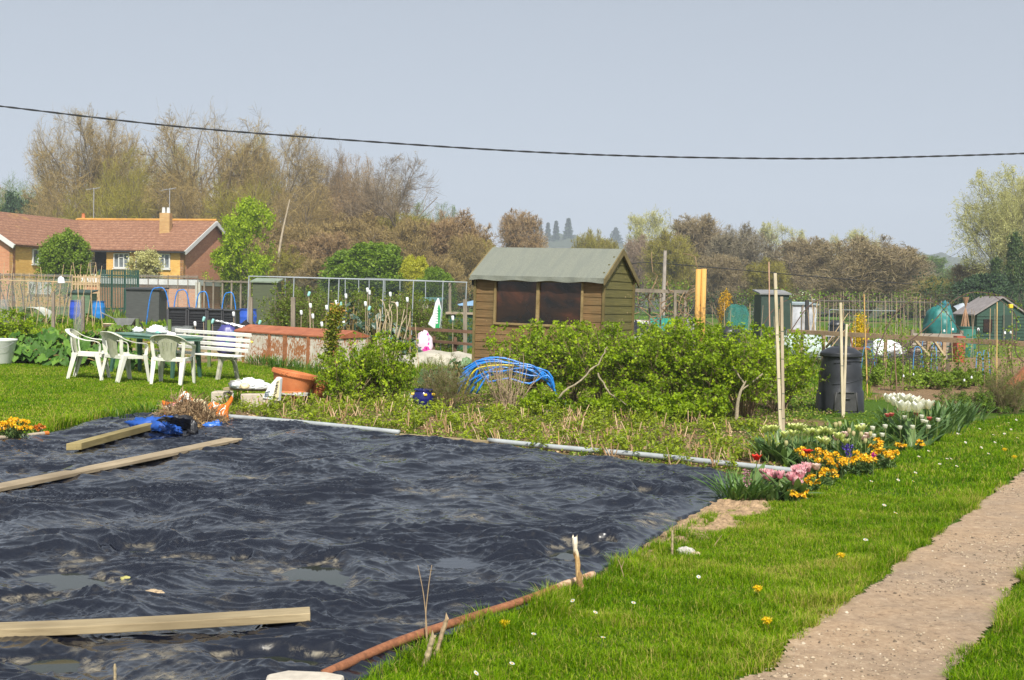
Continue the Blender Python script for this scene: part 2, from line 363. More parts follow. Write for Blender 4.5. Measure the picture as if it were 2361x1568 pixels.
# loose stones on the path
def T_stone():
    V = np.array([[1, 0, 0], [.4, .8, 0], [-.6, .7, 0], [-1, -.1, 0], [-.4, -.8, 0], [.6, -.7, 0], [.5, .1, .5], [-.3, .3, .6], [-.2, -.4, .55]])
    return (V, [np.array([[0, 1, 6], [1, 7, 6], [1, 2, 7], [2, 3, 7], [3, 8, 7], [3, 4, 8], [4, 5, 8], [5, 0, 6], [5, 6, 8], [6, 7, 8]])])
STONE = T_stone()
X = rng.uniform(-.5, 9, 110000); Y = rng.uniform(3.8, 14, 110000); k = (distpoly(X, Y, PATH) > .02) & (fbm(X * 1.1, Y * 1.1, 2, 2) > -.1 - .5 * (rng.random(110000) < .2))
X, Y = X[k][:24000], Y[k][:24000]
m = MB().leaves(np.stack([X, Y, path_z(X, Y, distpoly(X, Y, PATH)) + .001], 1), np.minimum(.002 + .0022 * rng.gamma(1.1, 1, len(X)), .014), STONE, flat=.93)
kind(obj('gravel', m, leafy('gravel', [(0, (.09, .07, .05)), (.3, (.19, .145, .10)), (.6, (.34, .265, .18)), (.92, (.42, .34, .24)), (1, (.55, .48, .38))], .9, 0, .2)), 'stuff')
# ---- cloddy bare soil by the tarp corner
def clod(X, Y, d): return (.008 + .035 * np.abs(fbm(X * 5, Y * 5, 4, 31)) + .02 * np.abs(fbm(X * 17, Y * 17, 3, 33))) * smooth(-.03, .15, d) + .002
kind(obj('bare_soil', strip_sheet(SOIL_PATCH, .018, clod, edge=.09, seed=8), plain('bare_soil', (.34, .235, .14), .95, .45, 25, spec=.1, bmp=.6)), 'structure')
# ---- tarp
def tarp_h(x, y):
    wx = x + .35 * fbm(x * .7, y * .7, 2, 41); wy = y + .35 * fbm(x * .7, y * .7, 2, 42)
    big = .045 * fbm(wx * .8, wy * .8, 2, 43)
    a = .5 + .5 * np.sin(.6 * wx + 1.3 * fbm(x * .3, y * .3, 2, 44)) * .6
    def ridge(sx, sy, th, seed, p=2.0, wamp=.25, ws=2.):
        c, s = math.cos(th), math.sin(th); qx = wx + wamp * fbm(x * ws, y * ws, 2, seed + 5); qy = wy + wamp * fbm(x * ws, y * ws, 2, seed + 9)
        n = perlin((c * qx + s * qy) * sx, (-s * qx + c * qy) * sy, seed); return np.clip(1 - np.abs(n) * 2.0, 0, 1)**p
    h = big * .8 + .022 * ridge(.8, 1.7, .25, 51, 1.2) + .016 * ridge(1.0, 2.8, -.35, 52, 1.2) * (.4 + a)
    f1 = .4 + .8 * smooth(-.5, .6, fbm(x * .9, y * .9, 2, 47))
    mx = lambda *q: np.maximum.reduce(q)
    fine = 1.12 * f1 * mx(.050 * ridge(.5, 2.6, .35, 53, 1.5, .12, 1.6), .046 * ridge(.55, 2.9, -.25, 54, 1.5, .12, 1.6), .034 * ridge(.5, 2.4, 1.1, 55, 1.5, .12, 1.6), .034 * ridge(.6, 2.8, -.9, 56, 1.5, .1, 1.6), .044 * ridge(.45, 3.2, .02, 60, 1.5, .1, 1.6))
    fine = fine + f1 * .015 * mx(ridge(.9, 6.5, .3, 57, 1.3, .08, 2), ridge(1.0, 7., -.35, 58, 1.3, .08, 2), ridge(.9, 6.5, 1.0, 59, 1.3, .08, 2)) + .0048 * mx(ridge(1.5, 14, .15, 64, 1.2, .05, 3), ridge(1.6, 15, -.5, 65, 1.2, .05, 3), ridge(1.5, 14, .8, 67, 1.2, .05, 3))
    h = h + fine - .018; global FINE; FINE = fine / .055
    return h
PUD = [((175, 1350), 150, 24), ((730, 1340), 95, 32), ((1310, 1284), 70, 20), ((1490, 1150), 26, 9), ((90, 1545), 130, 30), ((640, 1545), 110, 26), ((1330, 1218), 60, 10), ((120, 1395), 90, 12), ((1385, 1266), 30, 8), ((560, 1298), 30, 8), ((300, 1282), 60, 9)]
pud_w = []
for (c, a, b_) in PUD:
    p = G(*c)[:2]; q = G(c[0] + a, c[1])[:2]; r_ = G(c[0], c[1] - b_)[:2]; pud_w.append((p, np.hypot(*(q - p)), np.hypot(*(r_ - p)), math.atan2(*(q - p)[::-1])))
WLEV = .028
ny, nx = 900, 1150
yy = np.geomspace(3.4, 18.5, ny); rr = np.linspace(-.52, .26, nx)
TY = np.repeat(yy[:, None], nx, 1); TX = TY * rr[None] * 1.0
d = distpoly(TX, TY, TARP); d = d + .05 * fbm(TX * 1.5, TY * 1.5, 4, 61) + .02 * fbm(TX * 6, TY * 6, 2, 62)
H = tarp_h(TX, TY); wet = np.zeros_like(H)
for (p, ra, rb, th) in pud_w:
    ex = (TX - p[0]) * math.cos(th) + (TY - p[1]) * math.sin(th); ey = -(TX - p[0]) * math.sin(th) + (TY - p[1]) * math.cos(th)
    q = np.sqrt((ex / ra)**2 + (ey / rb)**2) + .6 * fbm(TX * 2.2, TY * 3.2, 4, 66)
    k = 1 - smooth(.45, 1.45, q); H = H * (1 - .9 * k) - .02 * k; wet = np.maximum(wet, k)
H = H + .03 * smooth(0, .1, .1 - np.abs(d - .1)) * .5     # rolled hem
H = .022 + H * smooth(-.02, .25, d) + (-.12) * smooth(0, .09, -d)
H = np.where(d > .02, np.maximum(H, .0045), H)
dirt = np.clip(smooth(.12, .75, fbm(TX * 1.7 + TY * .6, TY * 1.9, 5, 71)) * smooth(.75, .25, FINE) * (.15 + .85 * smooth(-.2, .5, fbm(TX * 7, TY * 11, 3, 72))) * .9 + .6 * smooth(.35, .5, wet) * (1 - smooth(.62, .85, wet)) * smooth(-.3, .3, fbm(TX * 5, TY * 5, 3, 74)), 0, 1)
idx = np.arange(ny * nx).reshape(ny, nx); F = np.stack([idx[:-1, :-1], idx[:-1, 1:], idx[1:, 1:], idx[1:, :-1]], -1).reshape(-1, 4)
F = F[d.ravel()[F].max(1) > -.07]; use = np.unique(F); mp_ = np.full(ny * nx, -1); mp_[use] = np.arange(len(use))
tm = MB().add(np.stack([TX, TY, H], -1).reshape(-1, 3)[use], mp_[F], dirt.ravel()[use])
def m_tarp():
    m, nt, b = newmat('black_plastic'); t = attr(nt); n1 = noise(nt, 14, 6, .75, dist=.6); n2 = noise(nt, 90, 4, .6)
    f = mmath(nt, 'MULTIPLY', t, ramp(nt, n1, [(.42, (.0,)), (.66, (1.25,))]))
    f = mmath(nt, 'ADD', f, ramp(nt, n1, [(.55, (0.0,)), (.9, (.14,))]))
    c = mixc(nt, f, (.0045, .006, .012), (.30, .26, .18))
    L(nt, c, b.inputs['Base Color']); b.inputs['Specular IOR Level'].default_value = .7
    L(nt, ramp(nt, mmath(nt, 'ADD', f, mmath(nt, 'MULTIPLY', n1, .3)), [(.12, (.10,)), (.22, (.18,)), (.8, (.7,))]), b.inputs['Roughness'])
    n3 = noise(nt, 7, 3, .5, dist=.8, stretch=(1, 2.6, 1)); nn = [q for q in nt.nodes if q.bl_idname == 'ShaderNodeTexNoise'][-1]; nn.noise_type = 'RIDGED_MULTIFRACTAL'; nn.inputs['Lacunarity'].default_value = 2.2; bump(nt, b, n3, .22, .004); return m
tarp = tag(obj('plastic_tarp', tm, m_tarp(), smooth=True), 'large sheet of wrinkled black plastic weighed down with planks over a vegetable bed', 'tarp')
def m_water():
    m, nt, b = newmat('puddle_water'); L(nt, ramp(nt, noise(nt, 1.2, 4), [(.35, (.016, .022, .010)), (.65, (.03, .032, .024))]), b.inputs['Base Color'])
    b.inputs['Roughness'].default_value = .04; b.inputs['IOR'].default_value = 1.33; return m
mw = m_water()
for i, (p, ra, rb, th) in enumerate(pud_w):
    a = np.linspace(0, 2 * np.pi, 48, endpoint=False); Rr = .98
    V = np.stack([ra * Rr * np.cos(a), rb * Rr * np.sin(a), np.zeros(48)], 1)
    V = np.stack([V[:, 0] * math.cos(th) - V[:, 1] * math.sin(th) + p[0], V[:, 0] * math.sin(th) + V[:, 1] * math.cos(th) + p[1], np.full(48, .0115)], 1)
    kind(obj('puddle', MB().add(V, [tuple(range(48))]), mw), 'structure')
# ---- grass
def grass(name, n, samp, hgt, wid, keep, tfun=None, lean=.95, mat=None, hn=True):
    X, Y = samp(n); k = keep(X, Y); X, Y = X[k], Y[k]; n = len(X)
    tuft = smooth(-.5, .7, fbm(X * 3.1, Y * 3.1, 3, 83)); tt = smooth(-.7, .7, fbm(X * .8, Y * .8, 3, 85))
    h = hgt(X, Y) * (.45 + .8 * rng.random(n)) * (.55 + .8 * tuft); w_ = wid(X, Y) * (.7 + .6 * rng.random(n)); az = rng.random(n) * 2 * np.pi
    ln = (rng.random(n)**.7) * lean; dx, dy = np.cos(az), np.sin(az); faz = az + np.pi / 2 + rng.normal(size=n) * .4; wx, wy = np.cos(faz) * w_ / 2, np.sin(faz) * w_ / 2
    b0 = np.stack([X, Y, zg(X, Y) - .003], 1); s = np.stack([wx, wy, np.zeros(n)], 1)
    mid = b0 + np.stack([dx * ln * h * .35, dy * ln * h * .35, h * .6], 1); tip = b0 + np.stack([dx * ln * h * 1.1, dy * ln * h * 1.1, h * (1.05 - .35 * ln)], 1)
    V = np.stack([b0 - s, b0 + s, mid - s * .75, mid + s * .75, tip], 1); off = (np.arange(n) * 5)[:, None]
    t = np.clip(.5 + .28 * rng.normal(size=n) + .25 * (tt - .5), 0, 1); t = np.where(rng.random(n) < .05, 1.0, t)
    if tfun is not None: t = np.clip(t + tfun(X, Y), 0, 1)
    m = MB(); m.v.append(V.reshape(-1, 3)); m.t.append(np.repeat(t, 5)); m.f += [np.array([[0, 1, 3, 2]]) + off, np.array([[2, 3, 4]]) + off]; m.n = n * 5
    print(name, n); return kind(obj(name, m, mat or GRASS), 'stuff')
GRASS = leafy('grass', [(0, (.038, .105, .001)), (.35, (.10, .21, .002)), (.65, (.175, .30, .003)), (.9, (.26, .37, .008)), (1, (.40, .35, .09))], .6, .35, .08)
def fr(n, y0, y1, r0, r1, p=1.0):
    def s(n):
        Y = (y0**p + rng.random(n) * (y1**p - y0**p))**(1 / p); return Y * rng.uniform(r0, r1, n), Y
    return s
FH = .46
def verge_keep(X, Y):
    e = .07 * fbm(X * 2.3, Y * 2.3, 3, 21); d1 = distpoly(X, Y, VERGE) + e; d2 = distpoly(X, Y, VERGE_R) + e
    return ((d1 > 0) | (d2 > 0)) & (distpoly(X, Y, TARP) < .0) & ((distpoly(X, Y, PATH) < .07 + .15 * fbm(X * 2.4, Y * 2.4, 4, 12) ))
def vh(X, Y):
    dt = -distpoly(X, Y, TARP); dp = -distpoly(X, Y, PATH); return .042 + .06 * smooth(.35, .0, dt) + .03 * smooth(.5, .1, np.abs(dp))
def edge_t(X, Y): return .45 * smooth(.25, .0, -distpoly(X, Y, PATH)) * (rng.random(len(X)) < .45) * smooth(-.4, .4, fbm(X * 1.5, Y * 1.5, 2, 26)) + .28 * smooth(.2, .7, fbm(X * 1.7, Y * 1.7, 4, 27))
grass('grass', 470000, fr(0, 4.4, 9.5, -.22, FH, 1.6), vh, lambda X, Y: .0034 + 0 * X, verge_keep, tfun=edge_t)
grass('grass', 420000, fr(0, 9.5, 22, -.1, FH, 1.6), lambda X, Y: vh(X, Y) * 1.05, lambda X, Y: .0062 + 0 * X, verge_keep, tfun=edge_t)
grass('grass', 170000, fr(0, 4.0, 15, .46, .85, 1.6), vh, lambda X, Y: .006 + 0 * X, verge_keep)
lawnk = lambda X, Y: (distpoly(X, Y, LAWN) + .08 * fbm(X * 2, Y * 2, 3, 22) > 0)
def lh(X, Y): return .032 + .15 * smooth(.55, .0, np.abs(distpoly(X, Y, TARP))) * smooth(-.2, .5, fbm(X * 1.1, Y * 1.1, 2, 25) + .25)
grass('grass', 330000, fr(0, 12.0, 26, -.5, -.12, 1.3), lh, lambda X, Y: .009 + 0 * X, lawnk, tfun=lambda X, Y: .12 + 0 * X)
def rough_keep(X, Y):
    return (distpoly(X, Y, GREEN2) > -.1)
grass('grass', 60000, fr(0, 18, 34, -.2, 0, 1.), lambda X, Y: .13 + .12 * fbm(X * .8, Y * .8, 2, 28), lambda X, Y: .012 + 0 * X, rough_keep)
# rough grass and weeds over the far plots, thinning to bare soil
def plots_keep(X, Y):
    k = (fbm(X * .35, Y * .35, 3, 29) > -.12) & ~inpoly(X, Y, LAWN) & ~inpoly(X, Y, PLOT_R) & ~inpoly(X, Y, VERGE) & ~inpoly(X, Y, BED) & (distpoly(X, Y, PATH) < 0)
    return k & (distpoly(X, Y, PLOT_R2) < 0)
grass('grass', 260000, fr(0, 19, 75, -.5, .5, 1.15), lambda X, Y: .07 + .0022 * Y + .07 * np.clip(fbm(X * .5, Y * .5, 2, 30), -.5, 1), lambda X, Y: .0007 * Y, plots_keep)
# ================================================================ NEAR OBJECTS
def sweep(mb, pts, wv, hv, tint=None):
    # rectangular section swept along pts; wv, hv = half-width and half-height vectors at each point
    pts, wv, hv = np.asarray(pts, float), np.asarray(wv, float), np.asarray(hv, float); m = len(pts)
    if wv.ndim == 1: wv = np.repeat(wv[None], m, 0)
    if hv.ndim == 1: hv = np.repeat(hv[None], m, 0)
    V = np.stack([pts - wv - hv, pts + wv - hv, pts + wv + hv, pts - wv + hv], 1).reshape(-1, 3)
    F = [(i * 4 + j, i * 4 + (j + 1) % 4, i * 4 + 4 + (j + 1) % 4, i * 4 + 4 + j) for i in range(m - 1) for j in range(4)] + [(3, 2, 1, 0), tuple(m * 4 - 4 + k for k in range(4))]
    return mb.add(V, F, tint)
def curve(pts, n=24):     # Catmull-Rom through points
    p = np.asarray(pts, float); q = np.vstack([2 * p[0] - p[1], p, 2 * p[-1] - p[-2]]); out = []
    segs = len(p) - 1
    for i in range(segs):
        for t in np.linspace(0, 1, max(2, n // segs + 1))[:-1]:
            a, b, c, d = q[i:i + 4]; out.append(.5 * (2 * b + (c - a) * t + (2 * a - 5 * b + 4 * c - d) * t * t + (3 * b - a - 3 * c + d) * t**3))
    out.append(p[-1]); return np.array(out)
TILT = Matrix.Rotation(.025, 3, 'Y')
def place(o, p, rz=0, tilt=True):
    o.location = [float(a) for a in p]; o.rotation_euler = ((TILT if tilt else Matrix.Identity(3)) @ Matrix.Rotation(rz, 3, 'Z')).to_euler(); return o
# ---- crumpled sheet / bag: an irregular closed lump
def lump(r, seed, n=(28, 18), rough=.18, fs=2.2, flat=.0, ridg=.12):
    u = np.linspace(0, 2 * np.pi, n[0], endpoint=False); v = np.linspace(.04, np.pi - .04, n[1]); U, Vv = np.meshgrid(u, v)
    x, y, z = np.sin(Vv) * np.cos(U), np.sin(Vv) * np.sin(U), np.cos(Vv)
    k = 1 + rough * fbm(x * fs + 7, y * fs + z * 1.7 * fs, 3, seed) + ridg * (1 - 2 * np.abs(perlin(x * fs * 2 + z * 3, y * fs * 2 - z * 2, seed + 3)))
    X, Y, Z = x * k * r[0], y * k * r[1], z * k * r[2]; Z = np.where(Z < -r[2] * flat, -r[2] * flat + (Z + r[2] * flat) * .15, Z)
    m = MB(); nx = n[0]; idx = np.arange(nx * n[1]).reshape(n[1], nx); i2 = np.roll(idx, -1, 1)
    F = np.stack([idx[1:], i2[1:], i2[:-1], idx[:-1]], -1).reshape(-1, 4)
    F = [tuple(f) for f in F] + [tuple(idx[0]), tuple(idx[-1][::-1])]
    return m.add(np.stack([X, Y, Z], -1).reshape(-1, 3), F, .5)
# ---- timber on the tarp
WPALE = wood('pale_timber', (.20, .15, .08), (.40, .32, .19), 2.5, (1.2, 14, 14))
WGREEN = wood('treated_timber', (.19, .15, .06), (.35, .28, .125), 2.5, (1.2, 14, 14))
def plank(name, a, b, w, h, m, label, cat='plank', sag=0.0, cut=0.0, group=None, z=0.05):
    a = np.array(a); b = np.array(b); d = b - a; Lh = np.linalg.norm(d[:2]); th = math.atan2(d[1], d[0])
    n = 14; x = np.linspace(0, Lh, n); mb = MB(); zz = a[2] + (b[2] - a[2]) * x / Lh + sag * np.sin(x / Lh * np.pi)
    wv = np.repeat([[0, w / 2, 0]], n, 0); pts = np.stack([x, .006 * np.sin(x * 1.3), zz], 1)
    wv[0] = [cut, w / 2, 0]; wv[-1] = [-cut * .4, w / 2, 0]
    sweep(mb, pts, wv, [0, 0, h / 2]); o = obj(name, mb, m, loc=(a[0], a[1], 0), rz=th, bevel=.004)
    return tag(o, label, cat, group)
def lift(p, z): p = np.array(p, float); p[2] = z; return p
plank('plank', lift(G(-260, 1500), .075), lift(G(714, 1466), .10), .115, .038, WPALE, 'thick pale plank lying along the near edge of the black plastic', sag=-.012, z=.07)
plank('plank', lift(G(-140, 1180), .085), lift(G(538, 1036), .10), .17, .03, wood('grey_timber', (.21, .16, .10), (.40, .32, .21), 2.5, (1.2, 14, 14)), 'long narrow weathered board, middle one of the three on the black plastic', sag=-.006, cut=.05)
plank('plank', lift(G(170, 1052), .09), lift(G(392, 993), .11), .11, .065, WGREEN, 'short squared timber with one end under the blue bag', cut=-.04)
# ---- pipes along the bed
PVC = plain('grey_pipe', (.36, .385, .39), .45, .2, 8)
def pipe(pts, r, m, name, label, cat, n=12, z=.05, parent=None):
    c = curve([lift(G(*p[:2]), p[2] if len(p) > 2 else z) for p in pts], 30); o0 = c[0].copy(); o0[2] = 0
    o = obj(name, MB().tube(c - o0, r, n), m, smooth=True, loc=o0, parent=parent)
    return tag(o, label, cat) if parent is None else o
pipe([(352, 956), (480, 966), (700, 984), (920, 1007)], .027, PVC, 'plastic_pipe', 'pale grey plastic pipe running right from the heap of roots behind the plastic', 'pipe')
pipe([(1125, 1026), (1300, 1044), (1500, 1062), (1700, 1084), (1838, 1099)], .027, PVC, 'plastic_pipe', 'pale grey plastic pipe along the black plastic, ending by the pink tulips', 'pipe')
plank('edging_board', lift(G(922, 1012), .045), lift(G(1124, 1029), .045), .03, .03, WPALE, 'thin sandy edging board between the two grey pipes', 'board')
def m_rust():
    m, nt, b = newmat('rusty_steel'); n1 = noise(nt, 30, 6, .7); n2 = noise(nt, 5, 4, .6)
    c = ramp(nt, n1, [(.3, (.12, .045, .02)), (.55, (.25, .095, .04)), (.8, (.36, .17, .085))]); c = mixc(nt, ramp(nt, n2, [(.55, (0,)), (.75, (.7,))]), c, (.2, .08, .04))
    L(nt, c, b.inputs['Base Color']); b.inputs['Roughness'].default_value = .85; bump(nt, b, n1, .6, .003); return m
RUST = m_rust()
rp = pipe([(745, 1584, .05), (880, 1524, .055), (974, 1490, .06), (1095, 1449, .06), (1181, 1421, .06), (1241, 1399, .06), (1279, 1382, .055)], .020, RUST, 'rusty_pipe', 'long rust brown steel pipe lying between the black plastic and the grass', 'pipe', 14)
c = curve([lift(G(*p), z) for p, z in (((1276, 1384), .055), ((1300, 1370), .05), ((1334, 1359), .05), ((1367, 1347), .055))], 12) - np.array(rp.location)
obj('pipe_end', MB().tube(c, [.0215] * 12 + [.019], 14) if len(c) == 13 else MB().tube(c, .0205, 14), plain('flaking_pipe', (.5, .36, .24), .85, .5, 40, dark=(.3, .12, .05)), rp, smooth=True)
cl = c[0] ; obj('pipe_collar', MB().tube(np.array([cl - [.02, .01, .0], cl + [.02, .01, .0]]), .024, 14), RUST, rp)
# ---- stakes at the near edge
def m_rot():
    m, nt, b = newmat('rotten_wood'); n1 = noise(nt, 26, 6, .75, stretch=(1, 1, .35)); g = nt.nodes.new('ShaderNodeTexCoord'); sp = nt.nodes.new('ShaderNodeSeparateXYZ'); L(nt, g.outputs['Generated'], sp.inputs[0])
    c = ramp(nt, n1, [(.35, (.075, .042, .018)), (.5, (.36, .21, .075)), (.7, (.62, .43, .2))]); top = ramp(nt, mmath(nt, 'ADD', sp.outputs[2], mmath(nt, 'MULTIPLY', n1, .3)), [(.86, (0,)), (.98, (1,))])
    L(nt, mixc(nt, top, c, (.78, .68, .52)), b.inputs['Base Color']); b.inputs['Roughness'].default_value = .9; bump(nt, b, n1, 1, .006); return m
ROT = m_rot()
def stake(base, top, Y, r, label, mat=ROT, seed=1, n=9, jag=.02, name='wooden_stake', cat='stake', group=None, taper=.9):
    a = GX(base[0], Y) if Y else G(*base); Y = a[1]; b = P(top[0], top[1], Y); b[1] = Y; loc = a.copy(); rr_ = np.random.default_rng(seed); m = 12
    t = np.linspace(0, 1, m); pts = np.outer(1 - t, a - loc) + np.outer(t, b - loc); pts[0, 2] -= .06; pts[1:-1, :2] += rr_.normal(size=(m - 2, 2)) * r * .12
    mb = MB().tube(pts, r * (1 - (1 - taper) * t) * (1 + .1 * rr_.normal(size=m)), n)
    V = mb.v[0]; V[-n:, 2] += rr_.random(n) * jag * 2 - jag
    return tag(obj(name, mb, mat, loc=loc), label, cat, group)
stake((1341, 1378), (1324, 1240), None, .0155, 'short rotten stake with a broken pale top standing over the end of the rusty pipe', seed=4)
stake((977, 1540), (1000, 1462), None, .0135, 'splintered pale stump of wood leaning in the grass by the rusty pipe', WPALE, 5, 6, .03)
stake((998, 1530), (1030, 1424), None, .010, 'thin split stick leaning over the rusty pipe', wood('grey_stick', (.2, .13, .07), (.45, .33, .2), 6), 6, 6, .02)
stake((1549, 1284), (1550, 1223), None, .008, 'little peg of dead wood at the corner of the black plastic', WPALE, 7, 6, .01)
stake((264, 1600), (265, 1530), None, .006, 'thin twig standing up at the bottom edge of the black plastic', WPALE, 8, 6, .005, name='twig', cat='twig')
def stalks(name, label, lst, r, mat, cat='dead weed', base=None):
    mb = MB(); o0 = G(*lst[0][0]); Y = o0[1]
    for ln in lst:
        pts = [P(u, v, Y) for u, v in ln]; mb.tube(curve(np.array(pts) - o0, 14), np.linspace(r, r * .5, len(curve(np.array(pts), 14))), 5)
    return tag(obj(name, mb, mat, loc=o0), label, cat)
DRY = plain('dry_stem', (.36, .25, .14), .85, .4, 30)
stalks('dead_weed', 'two tall dry wispy stems rising over the near end of the rusty pipe', [[(985, 1500), (983, 1440), (976, 1370), (963, 1303)], [(985, 1500), (981, 1425), (988, 1350), (995, 1303)]], .003, DRY)
stalks('dead_weed', 'bent dry stem in the grass beside the black plastic corner', [[(1440, 1340), (1432, 1310), (1425, 1290)], [(1432, 1310), (1438, 1293)]], .003, DRY)
stalks('dead_weed', 'dry stem leaning out of the grass right of the concrete lump', [[(1643, 1262), (1655, 1245), (1664, 1233)]], .003, DRY)
# ---- rubble and stones
CONC = plain('concrete', (.50, .47, .42), .92, .3, 30, bmp=.5)
def rock(p, r, mat, label, seed, cat='stone', name='stone', z=0, flat=.3, rz=0, group=None):
    return tag(obj(name, lump(r, seed, (16, 9), .3, 1.6, flat, .16), mat, loc=(p[0], p[1], r[2] * flat + z), rz=rz), label, cat, group)
rock(G(1580, 1278), (.055, .04, .035), CONC, 'broken lump of pale concrete in the grass by the tarp corner', 3)
rock(G(1603, 1282), (.03, .02, .02), plain('sandstone', (.55, .42, .28), .9, .3, 20, bmp=.4), 'small sandy stone resting against the concrete lump', 5)
q = G(706, 1622); mb = MB(); poly = [(-.14, -.09), (.14, -.08), (.145, .0), (.07, .035), (-.08, .045), (-.15, -.01)]; mb.prism([(x, y, 0) for x, y in poly], (0, 0, .055)); tag(obj('slab', mb, plain('pale_slab', (.50, .45, .37), .9, .25, 12, bmp=.3), loc=(q[0], q[1], .06), bevel=.012), 'flat pale slab at the foot of the rusty pipe', 'slab')
BRL = plain('brown_leaf', (.45, .27, .12), .8, .3, 12)
rock(G(298, 1256), (.03, .028, .018), BRL, 'crumpled brown leaf on the black plastic below the long board', 11, 'dead leaf', 'dead_leaf', z=.04, flat=.6)
rock(G(356, 1386), (.045, .03, .014), plain('flat_stone', (.42, .32, .2), .9, .3, 30), 'flat brown stone on the black plastic, near the middle puddle', 12, z=.04)
rock(G(292, 1351), (.035, .025, .015), plain('algae_stone', (.38, .36, .12), .9, .3, 30), 'greenish mossy stone at the edge of the left puddle', 13, z=.03)
# ---- cane with the orange tip
p = [(-60, 1030), (0, 1023), (60, 1018), (108, 1012)]
c = curve([lift(G(*q), .06) for q in p], 16); o0 = c[0].copy()
k = tag(obj('tool_handle', MB().tube(c - o0, .022, 10), plain('worn_handle', (.42, .35, .26), .7, .3, 14), smooth=True, loc=o0), 'worn grey handle with an orange end lying at the left edge of the black plastic', 'handle')
obj('end_cap', MB().tube(np.array([c[-1] - (c[-1] - c[-2]) * .8, c[-1] + (c[-1] - c[-2]) * .25]) - o0, .0235, 10), plain('orange_paint', (.62, .19, .03), .5), k)
# ---- heap of bags and dug-out roots
PLA = lambda n, c, r=.35: plain(n, c, r, .2, 5, spec=.5)
def striped(name, c1, c2, c3, s=7, lo=.47, hi=.53):
    m, nt, b = newmat(name); f = noise(nt, s, 2, .4, dist=.6); c = ramp(nt, f, [(lo - .08, c1), (lo, c1), (hi, c2), (hi + .1, c3)], 'CONSTANT'); L(nt, c, b.inputs['Base Color']); b.inputs['Roughness'].default_value = .4; return m
ORB = striped('orange_print_plastic', (.75, .19, .02), (.8, .76, .68), (.75, .19, .02), 7, .44, .52)
def sheet(pts3, mb, nu=14, nv=9, thick=.004, wr=.02, seed=3):  # bilinear patch of 4 corners with creases
    a, b, c, d = [np.array(q, float) for q in pts3]; u, v = np.meshgrid(np.linspace(0, 1, nu), np.linspace(0, 1, nv))
    Pp = (a * (1 - u[..., None]) + b * u[..., None]) * (1 - v[..., None]) + (d * (1 - u[..., None]) + c * u[..., None]) * v[..., None]
    n = np.cross(b - a, d - a); n /= np.linalg.norm(n) + 1e-9; hh = wr * (fbm(u * 3 + seed, v * 3, 3, seed) + (1 - 2 * np.abs(perlin(u * 5, v * 4 + seed, seed + 1))) * .6)
    Pp = Pp + hh[..., None] * n; mb.grid(Pp[..., 0], Pp[..., 1], Pp[..., 2]); return mb
hp = G(430, 985); sc_ = hp[1] / FPX
def HL(u, v, dy=0.0):   # local point in the heap, from a picture position at that distance
    q = P(u, v, hp[1] + dy); return q - np.array([hp[0], hp[1], 0])
bag = thing('plastic_bag', 'orange and white printed plastic bag standing open behind the heap of roots', 'bag', hp)
mb = MB()
a = np.linspace(-.15, np.pi + .5, 26); 
for (z0, z1) in ((0, 1),):
    U, Vv = np.meshgrid(a, np.linspace(0, 1, 12)); rx = .34 * (1 + .12 * np.sin(U * 5) + .1 * perlin(U * 2, Vv * 3, 4)); X = np.cos(U) * rx + .02; Y = .28 + np.sin(U) * .16; Z = Vv * (.27 + .06 * np.sin(U * 3.3 + .8) + .05 * np.sin(U * 7)) + .02 * perlin(U * 3, Vv * 3, 8)
    mb.grid(X + .05 * Vv * np.cos(U), Y + .06 * Vv, Z)
obj('bag_wall', mb, ORB, bag, smooth=True)
pk = lump((.10, .05, .09), 21, (14, 9)); obj('lining', pk, PLA('pink_plastic', (.7, .3, .3), .5), bag, smooth=True).location = (-.17, .2, .16)
pk = lump((.12, .06, .13), 22, (14, 9)); obj('flap', pk, PLA('cream_plastic', (.75, .68, .42), .5), bag, smooth=True).location = (.07, .26, .17)
def rootheap(lst, n, r=.004, ln=.2, seed=1, ty=.0):
    m = MB(); g = np.random.default_rng(seed)
    for (c, rad) in lst:
        k = int(n * rad[0] * rad[1] / .02); q = g.normal(size=(k, 3)); q /= np.linalg.norm(q, axis=1)[:, None]; q[:, 2] = np.abs(q[:, 2]); st = np.array(c) + q * np.array(rad) * (.75 + .3 * g.random((k, 1)))
        d = g.normal(size=(k, 3)) + q * .25; d /= np.linalg.norm(d, axis=1)[:, None]; L_ = ln * (.4 + .8 * g.random(k)); t = np.linspace(0, 1, 5)
        pts = st[:, None] + d[:, None] * (L_[:, None] * t)[..., None] + g.normal(size=(k, 5, 3)) * .012; pts[:, :, 2] = np.maximum(pts[:, :, 2], .01 + .03 * (q[:, None, 2]))
        m.tubes(pts, np.full((k, 5), r) * (.5 + g.random((k, 1)) * .9), 3)
        core = lump((rad[0] * .85, rad[1] * .85, rad[2] * .85), seed, (16, 10), .3, 2, .1); m.merge(core, Matrix.Translation(c))
    return m
ROOTM = leafy('dry_roots', [(0, (.09, .055, .028)), (.5, (.22, .145, .08)), (1, (.42, .31, .18))], .95, 0, .1)
rh = tag(obj('root_heap', rootheap([((-.02, .03, .06), (.27, .19, .22)), ((.19, -.06, .04), (.18, .15, .14)), ((.29, -.16, .02), (.11, .11, .07))], 260, seed=5), ROOTM, loc=hp), 'heap of dug up brown weed roots and dry earth beside the orange bag', 'roots')
q = G(436, 1000); tag(obj('root_clump', rootheap([((0, 0, .03), (.11, .08, .045))], 380, ln=.12, seed=8), leafy('tan_roots', [(0, (.16, .09, .035)), (.6, (.34, .22, .1)), (1, (.5, .36, .18))], .95, 0, .1), loc=lift(q, .04)), 'small tan tangle of roots on the plastic in front of the blue bag', 'roots')
